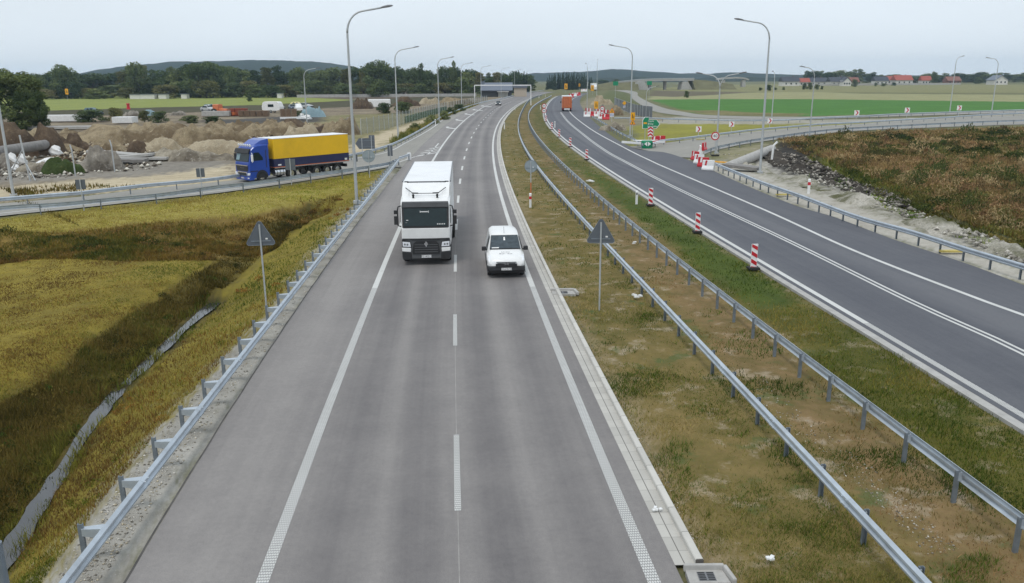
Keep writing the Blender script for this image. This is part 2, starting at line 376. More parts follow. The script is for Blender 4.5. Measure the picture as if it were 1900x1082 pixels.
# ---- pavements
NEAR = 2.0
xl = lambda y: XR(y) - wid(y)
edgeL = lambda y: xl(y) - 2.6 - .35*(1-np.exp(-np.clip(np.asarray(y)-13, 0, 200)/10))
main_l = [Vector((float(edgeL(y)), float(y), 0)) for y in YS]; main_r = [Vector((float(XR(y))+.55, float(y), 0)) for y in YS]
strip('main_road', main_l, main_r, M['asphalt_main'])
# slip lane and off-ramp: one sheet a little under the main road
RAMP_LOW = [(-420,452),(-200,428),(0,401),(106,390),(210,379),(299,369),(380,361),(450,352),(508,344),(620,327),(715,311),(755,299),(790,294)]
RAMP_UP = [(-420,418),(-200,399),(0,378),(148,365),(266,351),(400,338),(470,330),(560,316),(647,298),(700,286)]
lo = resample(pxline(RAMP_LOW, -.004), 70); up_ = resample(pxline(RAMP_UP, -.004)+[], 70)
strip('off_ramp', up_, lo, M['asphalt_ramp'])
i0 = [p for p in L_SLIP if p.y > 88]
sl_l = resample([p+Vector((-.9, 0, -.008)) for p in i0], 90); sl_r = resample([Vector((float(xl(p.y))+1.5, p.y, -.008)) for p in i0], 90)
strip('slip_lane', sl_l, sl_r, M['asphalt_ramp'])
poly_sheet('gore_pavement', [(620,327),(700,286),(740,266),(800,262),(812,300),(760,320),(755,299),(715,311)], M['asphalt_ramp'], -.012)
# right carriageway
re_ = pxline(PX_RE + [(1235,283),(1171,273),(1115,237),(1084,206),(1076,188),(1082,178),(1095,172)], 0, 1.5)
rl_y = [y for y in YS if 8 <= y <= 440]
rl = resample([Vector((float(XRL(y))-.35, y, 0)) for y in rl_y], 200); rr = resample(re_, 200)
strip('right_road', rl, rr, M['asphalt_right'])
UP = [(1165,272),(1210,268),(1260,262),(1326,253),(1393,244.5),(1460,238.5),(1526,233.5),(1600,229.5),(1700,223),(1900,214),(2300,203)]
LOW = [(1262,292),(1296,293),(1312,284),(1345,275),(1384,267),(1433,260),(1500,251),(1600,242),(1700,238),(1900,231),(2300,222)]
strip('on_ramp', resample(pxline(UP, -.006, 2), 90), resample(pxline(LOW, -.006, 2), 90), M['asphalt_ramp'])
SIDE_L = [(1130,166),(1166,173),(1172,182),(1190,195),(1215,207),(1260,214),(1320,219.5),(1480,222),(1600,218),(1900,209),(2300,199)]
SIDE_R = [(1140,164.5),(1178,170),(1184,178),(1201,188),(1231,200),(1271,208),(1320,214),(1480,217),(1600,214),(1900,205.5),(2300,196)]
strip('side_road', resample(pxline(SIDE_L, -.01, 3), 110), resample(pxline(SIDE_R, -.01, 3), 110), M['asphalt_ramp'])
# ---- markings
def pr(fx, y0, y1, off=0.0): return [Vector((float(fx(y))+off, float(y), 0)) for y in np.concatenate([np.arange(y0, min(y1, 80), 1.0), np.arange(max(y0, 80), y1, 4.0)])]
def split_mark(name, fx, y0, ym, y1, w, off=0.0):
    band(name, pr(fx, y0, ym+.5, off), w, M['paint_dots'], 0, .004); band(name, pr(fx, ym, y1, off), w, M['paint'], 0, .0045)
split_mark('edge_line', XR, 3, 36, 520, .25); split_mark('edge_line', xl, 3, 36, 86, .25)
band('edge_line', pr(xl, 86, 430), .26, M['paint'])
xc = lambda y: XCN(y) if np.max(y) < 255 else XR(y) - (XR(255.)-XCN(255.))
ya, yb = G(849, 948)[1], G(848, 807)[1]; per = (G(844, 583)[1] - yb); per = (per + G(844, 473)[1] - G(844, 583)[1])/2
k = -1
while ya + k*per < 330:
    y0 = ya + k*per; y1 = y0 + (yb-ya); k += 1
    if y0 > 3: band('lane_dash', [Vector((float(xc(y)), float(y), 0)) for y in np.linspace(y0, y1, 5)], .15 if y0 < 60 else .19, M['paint_dots'] if y0 < 36 else M['paint'])
M['seam'] = mat('road_seam', lin(150, 147, 143), .85, var=.2)
band('road_seam', pr(xc, 3, 60), .018, M['seam'], 0, .002)
band('edge_line', [p for p in L_SLIP if p.y > 66], .24, M['paint'])
band('edge_line', pxline([(-300,432),(0,396),(106,385),(210,374.5),(299,365),(380,357),(450,348.5),(508,340.5),(620,324),(715,308),(770,291),(795,285),(814,266)], 0, 1.5), .2, M['paint'])
for a, b_ in (((775,289),(812,283)),((781,284.5),(813,279.5)),((789,280),(815,276)),((797,276),(817.5,272.5))):
    A, B = P3(*a, .004), P3(*b_, .004); band('gore_stripe', [A, (A+B)/2, B], .38, M['paint'], 0, .0)
def arrow(px, py):
    c = P3(px, py, .006); b = MB(); pts = [(-1.0, 1.6), (-.75, -.2), (.1, -1.2), (1.25, -2.2), (1.2, -1.3), (.45, -.5), (-.35, .4), (-.55, 1.9)]
    s = c.y/150*.95; tagv = b.flat([(c.x+x*s, c.y+y*2.0*s) for x, y in pts], .004, .0055); tag(b.build('lane_arrow', M['paint']), kind='structure')
for q in ((835,237),(853,223),(870,212),(885,204),(901,197)): arrow(*q)
split_mark('edge_line', XRL, 8, 30, 430, .26)
for o_ in (-.14, .14): band('centre_line', [p for p in L_RC if p.y < 230], .13, M['paint'], o_)
band('edge_line', L_RR, .24, M['paint'])
band('edge_line', pxline([(1340,270),(1400,262),(1500,247.5),(1600,239.5),(1700,235.5),(1900,228.5)], 0, 2), .15, M['paint'], 0, .006)
band('edge_line', pxline([(1270,259.5),(1393,245.5),(1526,234.3),(1700,224),(1900,215)], 0, 2), .15, M['paint'], 0, .006)
# gutter and kerb beside the main road, with a drain inlet
ky = [y for y in YS if y >= 13.4 and y < 420]
g0 = [Vector((float(XR(y))+.55, y, .003)) for y in ky]; g1 = [Vector((float(XR(y))+.95, y, .012)) for y in ky]
strip('gutter', g0, g1, M['gutter'])
g0 = [Vector((float(XR(y))+.55, y, .003)) for y in np.arange(3, 14.4, 1.0)]; g0[-1].y = 13.4; g1 = [p+Vector((.40, 0, .009)) for p in g0]; strip('gutter', g0, g1, M['gutter'])
def kerb(path, w=.16, h=.13):
    b = MB(); s = 0.0; prof = [(0, -.1), (0, h-.02), (.02, h), (w-.02, h), (w, h-.02), (w, -.1)]; n = len(prof); uv = []
    for i, p in enumerate(path):
        if i: s += (p-path[i-1]).length
        uv += [(k*.1, s) for k in range(n)]
    b.sweep(path, prof); b.uv = uv; return tag(b.build('kerb', M['kerb']), kind='structure')
kerb([Vector((float(XR(y))+.951, y, 0)) for y in ky])
# edge of the right road: pale concrete strip with a drop to the grass
def edge_path(o): return [Vector((float(XRL(y))+o, float(y), 0)) for y in YS if 8 <= y <= 430]
M['edge_conc'] = slab_mat('edge_concrete', lin(150, 149, 146), 1.0)
b = MB(); b.sweep(edge_path(-.36), [(-.34, -.25), (-.34, .012), (-.30, .02), (-.005, .004), (-.005, -.25)]); tag(b.build('road_edge', M['concrete']), kind='structure')

M['edge_shade'] = mat('painted_edge_shade', (.085, .08, .075), .95, var=.4, scale=1.5)  # dark strip colour painted in for the shadow of the asphalt's thickness
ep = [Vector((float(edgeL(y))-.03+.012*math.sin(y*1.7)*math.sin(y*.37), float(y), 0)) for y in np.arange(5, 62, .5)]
band('pavement_edge_shade', ep, .05, M['edge_shade'], 0, .003)
# ================================================================== ground: one sheet to the horizon
def vnoise(x, y, s, seed=0):
    x = np.asarray(x)/s + 1000.3 + seed*17.17; y = np.asarray(y)/s + 1000.7 + seed*31.3
    xi, yi = np.floor(x).astype(np.int64), np.floor(y).astype(np.int64); fx, fy = x-xi, y-yi
    fx, fy = fx*fx*(3-2*fx), fy*fy*(3-2*fy)
    def h(a, b):
        n = (a*374761393 + b*668265263 + seed*982451653) & 0x7fffffff; n = ((n ^ (n >> 13))*1274126177) & 0x7fffffff
        return ((n ^ (n >> 16)) & 0xffff)/65535.0
    return (h(xi, yi)*(1-fx)+h(xi+1, yi)*fx)*(1-fy) + (h(xi, yi+1)*(1-fx)+h(xi+1, yi+1)*fx)*fy
def fbm(x, y, s, oct_=4, seed=0):
    a = 0; k = 1.0; t = 0
    for o in range(oct_): a = a + k*(vnoise(x, y, s/2**o, seed+o)-.5); t += k; k *= .55
    return a/t*2
def inpoly(px, py, poly):
    r = np.zeros(px.shape, bool); n = len(poly); j = n-1
    for i in range(n):
        xi, yi = poly[i]; xj, yj = poly[j]
        if yi != yj:
            c = ((yi > py) != (yj > py)) & (px < (xj-xi)*(py-yi)/(yj-yi)+xi); r ^= c
        j = i
    return r
BERM = [(20,1175),(80,1082),(190,930),(300,790),(420,660),(490,585),(560,505),(640,405),(690,345),(705,328)]     # grass begins left of this
WATER = [(-60,1120),(15,1020),(62,940),(112,868),(152,800),(212,725),(290,652),(345,600),(398,557)]
# heights left of the road, interpolated between traced lines
ctl = []
def addc(px, z, n=0):
    pts = [P3(a, b_, z) for a, b_ in px]
    if n: pts = resample(pts, n)
    ctl.extend((p.x, p.y, z) for p in pts)
addc(BERM, -.10, 26); wl = [P3(a, b_, -2.0) for a, b_ in WATER]; wl = resample(wl, 24)
for o in (-.2, .2): ctl.extend((p.x, p.y, -2.2) for p in offset(wl, o))
addc([(430,520),(460,490),(480,468)], -1.95); addc([(520,440),(560,412)], -1.5); addc([(600,388),(640,362)], -.8)
addc([(-420,760),(-180,720),(0,690),(130,640),(230,565),(320,520),(372,495)], -1.15, 14)
addc([(-700,560),(-300,530),(0,500),(150,492),(300,490)], -1.2, 10); addc([(-300,640),(0,600),(150,560)], -1.2)
addc([(-420,478),(-200,462),(0,428),(150,420),(300,411),(420,396),(520,384),(600,365),(655,345)], -.2, 18)
addc([(-420,520),(-200,500),(0,474),(150,478),(300,480),(400,474)], -1.12, 12); addc([(470,445)], -1.5)
addc(RAMP_LOW, -.08, 24); addc([(-420,1500),(-900,1100)], -1.2)
ctl = np.array(ctl); nC = len(ctl)
D = np.hypot(ctl[:, None, 0]-ctl[None, :, 0], ctl[:, None, 1]-ctl[None, :, 1])
A_ = np.zeros((nC+3, nC+3)); A_[:nC, :nC] = D - np.eye(nC)*.05; A_[:nC, nC] = 1; A_[nC, :nC] = 1
A_[:nC, nC+1:] = ctl[:, :2]; A_[nC+1:, :nC] = ctl[:, :2].T
coef = np.linalg.solve(A_, np.concatenate([ctl[:, 2], np.zeros(3)]))
LEFT_REGION = [(20,1175),(80,1082),(190,930),(300,790),(420,660),(490,585),(560,505),(640,405),(690,345),(715,313),(620,329),(508,346),(380,363),(210,381),(0,403),(-200,430),(-420,454),(-1500,560),(-1500,3000),(-400,3000)]
def left_h(x, y):
    out = np.empty(len(x))
    for i in range(0, len(x), 20000):
        xx, yy = x[i:i+20000], y[i:i+20000]; d = np.hypot(xx[:, None]-ctl[None, :, 0], yy[:, None]-ctl[None, :, 1])
        out[i:i+20000] = d @ coef[:nC] + coef[nC] + xx*coef[nC+1] + yy*coef[nC+2]
    return np.clip(out, -2.3, .0)
DITCH_R = [(1380,300),(1440,322),(1470,318),(1560,352),(1640,378),(1760,420),(1800,428),(1900,470),(1900,450),(1790,408),(1640,345),(1560,318),(1490,270),(1440,262),(1400,285)]
ROADS = []
def zone(poly, a, b_, amp=.03, fine=1.0): ZONES.append((poly, a, b_, amp, fine))
ZONES = []
gr = lambda r, g, b_, k=.9: lin(r, g, b_, k)
DIRT = (gr(150,138,118), gr(118,106,90)); SAND = (gr(205,192,165), gr(176,162,136)); GRAV = (gr(178,175,168), gr(140,136,128))
GRASS_Y = (gr(128,120,42), gr(92,90,34)); GRASS_B = (gr(122,100,48), gr(82,72,34)); DARKG = (gr(70,64,34), gr(52,50,28))
zone([(-6000,300),(-6000,160),(8000,160),(8000,300)], gr(120,120,85), gr(100,100,70), .0)
# far left: field, ploughed strip, dark hedge bank, construction ground
zone([(-3000,176),(0,176),(100,175),(420,174),(470,172),(560,178),(650,182),(650,196),(480,196),(300,200),(0,208),(-3000,225)], gr(148,154,84), gr(124,134,70), .0)
zone([(470,176),(520,163),(860,160),(870,172),(800,182),(650,185),(540,180)], gr(112,100,86), gr(92,82,70), .0)
zone([(-3000,226),(0,208),(300,199),(480,195),(660,186),(880,176),(885,184),(700,196),(560,203),(300,211),(0,222),(-3000,250)], gr(88,84,62), gr(70,68,50), .0)
zone([(-3000,250),(0,222),(300,210),(560,203),(700,196),(900,180),(945,180),(850,205),(740,265),(650,290),(430,335),(0,378),(-800,470),(-3000,600)], gr(158,146,124), gr(104,92,78), .3)
zone([(-3000,500),(-300,372),(0,346),(160,335),(300,322),(430,306),(430,336),(266,352),(0,372),(-400,425),(-3000,700)], *SAND, .05)
zone([(-300,330),(0,303),(160,296),(300,296),(430,285),(430,306),(300,324),(120,336),(0,340),(-300,365)], gr(152,146,136), gr(120,114,106), .06)
zone([(560,222),(620,214),(800,208),(850,206),(795,240),(700,276),(640,282),(560,262)], gr(150,142,108), gr(110,106,70), .05)
zone([(640,292),(655,268),(720,242),(775,225),(800,217),(812,222),(760,245),(722,262),(690,280)], *SAND, .03)
zone([(722,268),(760,246),(830,214),(880,192),(890,194),(833,218),(790,240),(742,268)], gr(108,112,60), gr(86,84,52), .05)
zone([(370,222),(430,222),(600,212),(600,226),(480,236),(400,234)], gr(92,88,84), gr(72,70,66), .03)
# left of the road: verge, slopes, lower meadow
zone([(-1500,420),(-420,470),(0,404),(106,393),(300,372),(508,347),(620,330),(712,314),(700,345),(640,405),(560,505),(490,585),(420,660),(300,790),(190,930),(80,1082),(-50,1260),(-1500,2600)], gr(142,128,54), gr(110,100,44), .10)
zone([(-900,560),(-300,440),(0,408),(150,395),(300,382),(480,360),(600,350),(660,340),(600,372),(420,400),(150,425),(0,432),(-900,570)], gr(164,152,82), gr(134,124,58), .06)
zone([(-900,640),(0,432),(150,425),(420,400),(500,388),(590,372),(560,410),(500,440),(470,465),(420,482),(300,482),(0,476),(-900,680)], gr(134,112,60), gr(94,80,42), .16)
zone([(560,380),(600,375),(600,392),(545,425),(470,470),(440,455)], gr(92,84,42), gr(70,66,34), .14)
zone([(-900,640),(0,480),(330,484),(400,478),(300,540),(200,600),(120,660),(0,720),(-900,960)], gr(150,134,58), gr(116,104,46), .07)
zone([(-900,1000),(0,740),(120,670),(230,590),(340,520),(420,480),(500,440),(470,490),(410,545),(290,640),(160,780),(60,930),(0,1010),(-60,1100),(-900,1500)], gr(116,100,50), gr(84,76,38), .14)
zone([(-100,1150),(0,1010),(60,925),(110,850),(150,785),(210,712),(290,640),(345,588),(400,545),(415,565),(350,620),(300,670),(220,745),(160,820),(120,885),(70,960),(20,1050),(-60,1180)], gr(84,76,48), gr(58,54,34), .16)
# berm gravel between grass and asphalt
zone([(-10,1230),(80,1082),(190,930),(300,790),(420,660),(490,585),(560,505),(640,405),(700,333),(745,296),(752,300),(668,432),(600,520),(480,710),(360,890),(238,1095),(160,1260)], *GRAV, .02, 1.6)
# median
MED = [(1330,1100),(1250,1000),(1170,815),(1095,655),(1030,540),(975,420),(935,320),(925,280),(924,250),(936,225),(952,206),(985,190),(1030,176),(1046,172),(1020,182),(1008,200),(1022,232),(1050,268),(1090,298),(1180,358),(1290,425),(1440,520),(1600,610),(1900,800),(2300,1040),(2300,1700),(1500,1700)]
zone(MED, gr(136,118,76), gr(96,90,48), .05, .5)
zone([(1330,1100),(1250,1000),(1170,815),(1095,655),(1030,540),(975,420),(938,320),(945,320),(985,420),(1045,545),(1115,660),(1200,820),(1300,1000),(1400,1100)], gr(168,152,122), gr(132,114,84), .03, 1.5)
zone([(985,190),(968,212),(972,240),(1000,290),(1065,368),(1140,450),(1270,580),(1430,750),(1570,890),(1760,1082),(2100,1400),(2200,1300),(1960,1010),(1700,840),(1460,655),(1340,560),(1220,455),(1100,352),(1010,275),(980,230),(980,208)], gr(142,118,84), gr(98,90,52), .05, .5)
zone([(1012,182),(992,200),(988,225),(1015,262),(1105,345),(1220,438),(1335,543),(1445,622),(1665,798),(1900,975),(2200,1200),(2300,1100),(1900,815),(1600,622),(1440,530),(1290,432),(1180,362),(1090,304),(1045,272),(1018,235),(1004,203),(1016,184)], gr(104,98,46), gr(74,78,34), .05, .7)
zone([(1015,262),(1060,300),(1180,362),(1290,432),(1440,530),(1480,560),(1400,570),(1260,460),(1130,365),(1010,268)], gr(84,98,40), gr(66,80,32), .04)
# right of the right road
zone([(2300,700),(1900,530),(1657,445),(1483,385),(1379,343),(1292,304),(1285,292),(1330,300),(1420,325),(1600,385),(1760,450),(1900,505),(2300,640)], gr(190,186,176), gr(166,160,150), .02, 1.5)
zone([(2300,640),(1900,500),(1760,446),(1600,382),(1420,322),(1330,296),(1330,284),(1430,292),(1520,330),(1660,372),(1800,425),(1900,462),(2300,600)], gr(190,186,178), gr(128,124,112), .28, 1.4)
zone([(1310,286),(1345,278),(1440,262),(1480,270),(1430,295),(1345,300)], gr(158,150,132), gr(126,124,84), .06)
zone([(1420,290),(1440,262),(1490,262),(1540,295),(1650,345),(1700,372),(1690,388),(1600,362),(1500,330),(1440,315)], gr(66,62,58), gr(44,42,40), .35)
zone([(1480,272),(1440,255),(1500,252),(1600,245),(1700,242),(1900,236),(2600,215),(2600,640),(1900,470),(1800,428),(1690,380),(1650,345),(1540,295)], gr(104,86,58), gr(70,66,40), .30)
zone([(1600,262),(1900,246),(2600,230),(2600,420),(1900,345),(1750,330),(1620,290)], gr(128,98,62), gr(92,74,48), .30)
zone([(1500,290),(1600,300),(1760,400),(1900,440),(1900,480),(1800,432),(1640,372),(1520,318)], gr(110,112,50), gr(80,84,40), .2)
# right, far: between the ramps, green field, stubble, olive field
zone([(1165,272),(1185,250),(1140,226),(1180,220),(1260,224),(1500,226),(1620,222),(1900,213),(1900,216),(1600,231),(1393,246),(1250,262),(1210,268)], gr(150,148,64), gr(126,122,56), .0)
zone([(1180,222),(1260,216),(1500,223),(1700,219),(1900,210),(2600,190),(2600,196),(1900,215),(1600,228),(1400,231),(1250,230),(1150,226)], gr(176,172,162), gr(146,142,128), .0)
zone([(1060,200),(1098,180),(1140,182),(1180,198),(1215,210),(1250,218),(1190,232),(1150,240),(1110,226),(1075,204)], gr(150,140,122), gr(116,112,84), .0)
zone([(1280,209),(1215,188),(1200,184),(1330,184),(1500,183),(1900,189),(2600,186),(2600,200),(1900,206),(1600,213),(1480,216),(1320,213)], gr(84,128,58), gr(70,112,48), .0)
zone([(1231,202),(1280,205),(1330,205),(1400,209),(1500,211),(1480,216),(1320,213)], gr(140,132,92), gr(100,98,62), .0)
zone([(1200,185),(1210,176),(1300,177),(1390,172),(1500,170),(1600,174),(1900,176),(2600,172),(2600,186),(1900,189),(1500,184),(1330,184)], gr(160,158,118), gr(138,136,98), .0)
zone([(1200,178),(1215,168),(1330,168),(1400,170),(1330,176),(1250,180)], gr(112,104,84), gr(96,90,72), .0)
zone([(1210,165),(1300,158),(1440,156),(1560,158),(1700,157),(2600,156),(2600,173),(1700,172),(1480,171),(1300,170),(1215,168)], gr(140,138,98), gr(122,120,82), .0)
zone([(1105,190),(1130,168),(1165,172),(1172,184),(1190,198),(1160,200),(1130,190)], gr(104,112,70), gr(88,92,60), .0)
# polar grid so the mesh is finest near the viewer
ang = np.concatenate([np.linspace(-180, -47, 30)[:-1], np.linspace(-47, 47, 560), np.linspace(47, 180, 30)[1:]])*math.pi/180
rad = np.concatenate([[.0, 4.0], np.geomspace(7, 2600, 560), [2900, 3250, 3640]])
RA, AN = np.meshgrid(rad, ang, indexing='ij'); gx = (RA*np.sin(AN)).ravel(); gy = (RA*np.cos(AN)).ravel()
dist = np.maximum(np.hypot(gx, gy), 1)
def base_h(x, y):
    px, py = W(x, y, 0.0); h = np.full(len(x), -.07)
    m = inpoly(px, py, LEFT_REGION) & (y > 2)
    if m.any(): h[m] = left_h(x[m], y[m]) - .03
    m2 = inpoly(px, py, DITCH_R) & (y > 20); h[m2] -= .55
    return h
def zones_at(gx, gy, passes=6):
    dist = np.maximum(np.hypot(gx, gy), 1); am = np.clip(dist*.012, .4, 1.2); bh = base_h(gx, gy); front = gy > 2; tot = None; R_ = np.random.default_rng(5)
    n1, n2 = fbm(gx, gy, 1.8, 3, 3), fbm(gx, gy, 1.8, 3, 9)
    for k in range(passes):                       # averaged over a few jittered lookups: zone edges blend
        wx = gx + n1*am*1.3 + R_.normal(size=len(gx))*am*.6; wy = gy + n2*am*1.8 + R_.normal(size=len(gx))*am*.9
        px, py = W(wx, wy, bh)
        A = np.tile(np.array(gr(120,120,85)), (len(gx), 1)); B = np.tile(np.array(gr(100,100,70)), (len(gx), 1)); amp = np.zeros(len(gx)); fine = np.ones(len(gx))
        for poly, a, b_, am_, fi in ZONES:
            m = inpoly(px, py, poly) & front; A[m] = a; B[m] = b_; amp[m] = am_; fine[m] = fi
        tot = [A, B, amp, fine] if tot is None else [p+q for p, q in zip(tot, (A, B, amp, fine))]
    return [q/passes for q in tot]
zA, zB, zamp, zfine = zones_at(gx, gy)
def height(x, y, amp=None):
    x = np.asarray(x, float); y = np.asarray(y, float)
    if amp is None: amp = zones_at(x, y, 1)[2]
    px, py = W(x, y, 0.0); h = base_h(x, y); d = np.hypot(x, y)
    n = fbm(x, y, 2.2, 4, 5)*.7 + fbm(x, y, .7, 3, 8)*.3
    roadm = (x > edgeL(y)-.35) & (x < XR(y)+1.2) & (y > 0) & (y < 560)
    roadm |= (x > XRL(y)-.9) & (px < np.interp(py, [165,172,188,206,237,273,303,342,384,444,529,690], [1100,1095,1078,1086,1117,1180,1300,1379,1483,1657,1900,2300])) & (y > 5) & (y < 440) & (x > 5)
    roadm |= inpoly(px, py, RAMP_UP + RAMP_LOW[::-1]) | inpoly(px, py, UP + LOW[::-1]) | inpoly(px, py, SIDE_L + SIDE_R[::-1]) | inpoly(px, py, [(620,329),(700,284),(800,250),(870,195),(960,172),(1000,170),(812,300)])
    a = np.where(roadm, 0, amp*np.minimum(1, 70/np.maximum(d, 1)))
    h = h + np.minimum(n*a*1.4, .45 if True else 0); h[roadm] = np.minimum(h[roadm], -.10)
    # the far country rolls a little
    f = np.clip((d-900)/1500, 0, 1); return h - f*1.0 
gz = height(gx, gy, zamp)
me = bpy.data.meshes.new('ground'); nr, na = len(rad), len(ang)
me.vertices.add(nr*na); me.vertices.foreach_set('co', np.stack([gx, gy, gz], 1).ravel())
ii, jj = np.meshgrid(np.arange(nr-1), np.arange(na-1), indexing='ij'); q0 = (ii*na+jj).ravel()
quads = np.stack([q0, q0+1, q0+na+1, q0+na], 1); nq = len(quads)
me.loops.add(nq*4); me.polygons.add(nq); me.loops.foreach_set('vertex_index', quads.ravel().astype(np.int32))
me.polygons.foreach_set('loop_start', np.arange(0, nq*4, 4, dtype=np.int32)); me.polygons.foreach_set('use_smooth', np.ones(nq, bool))
me.update(); me.validate()
for nm, c in (('colA', zA), ('colB', zB)):
    at = me.attributes.new(nm, 'FLOAT_COLOR', 'POINT'); at.data.foreach_set('color', np.concatenate([c, np.ones((len(c), 1))], 1).ravel())
at = me.attributes.new('fine', 'FLOAT', 'POINT'); at.data.foreach_set('value', zfine)
def ground_mat():
    m, t, b, N, L = nmat('ground_soil_and_grass'); ob = coords(t)
    a = N('ShaderNodeAttribute'); a.attribute_name = 'colA'; c_ = N('ShaderNodeAttribute'); c_.attribute_name = 'colB'; fi = N('ShaderNodeAttribute'); fi.attribute_name = 'fine'
    n1 = noise_node(t, ob, .09, 5, .6); n2 = noise_node(t, ob, .9, 6, .7); n3 = noise_node(t, ob, 9, 5, .7); n4 = noise_node(t, ob, 40, 3, .7)
    f = math_node(t, 'ADD', math_node(t, 'MULTIPLY', n1, .7), math_node(t, 'MULTIPLY', n2, .9)); f = math_node(t, 'ADD', f, math_node(t, 'MULTIPLY', n3, .5))
    c = mix_node(t, ramp_node(t, f, .86, 1.22), a.outputs['Color'], c_.outputs['Color'])
    c = mix_node(t, ramp_node(t, n3, .3, .7), mix_node(t, 1.0, c, (.78, .78, .78), 'MULTIPLY'), mix_node(t, 1.0, c, (1.2, 1.2, 1.18), 'MULTIPLY'))
    v = N('ShaderNodeTexVoronoi'); v.inputs['Scale'].default_value = 16; L(ob, v.inputs['Vector'])
    peb = math_node(t, 'MULTIPLY', ramp_node(t, v.outputs['Distance'], .12, .3, 1, 0), ramp_node(t, fi.outputs['Fac'], 1.2, 1.6, 0, .6))
    peb = math_node(t, 'MULTIPLY', peb, ramp_node(t, n2, .42, .6))
    sepc = N('ShaderNodeSeparateColor'); L(v.outputs['Color'], sepc.inputs[0])
    c = mix_node(t, peb, c, mix_node(t, sepc.outputs[0], (.16, .15, .14), (.55, .53, .5)))
    L(c, b.inputs['Base Color']); b.inputs['Roughness'].default_value = .95; b.inputs['Specular IOR Level'].default_value = .15
    # bare, bleached patches where the turf is thin (zones marked below 1)
    pm = math_node(t, 'MULTIPLY', ramp_node(t, fi.outputs['Fac'], .5, .95, 1, 0), ramp_node(t, noise_node(t, ob, .75, 7, .72), .54, .66, 0, .75)); c = mix_node(t, pm, c, (.40, .33, .24))
    gm = math_node(t, 'MULTIPLY', ramp_node(t, fi.outputs['Fac'], .5, .95, 1, 0), ramp_node(t, noise_node(t, ob, .5, 6, .7), .36, .44, .7, 0)); c = mix_node(t, gm, c, (.075, .11, .035)); L(c, b.inputs['Base Color'])
    h = math_node(t, 'ADD', math_node(t, 'MULTIPLY', n3, .7), math_node(t, 'MULTIPLY', n4, .4)); bump(t, b, h, .55, .05); return m
me.materials.append(ground_mat()); go = bpy.data.objects.new('ground', me); COL.objects.link(go); tag(go, kind='structure')
# ditch water
wp = resample(wl, 160); b = MB(); Lw, Rw = [], []
for i, p in enumerate(wp):
    w_ = .25 + .24*float(fbm(np.array([p.x]), np.array([p.y]), 1.6, 4, 2)[0]); Lw.append(Vector((p.x-w_*.9, p.y, -2.145))); Rw.append(Vector((p.x+w_*.9, p.y, -2.145)))
strip('ditch_water', Lw, Rw, M['water'])
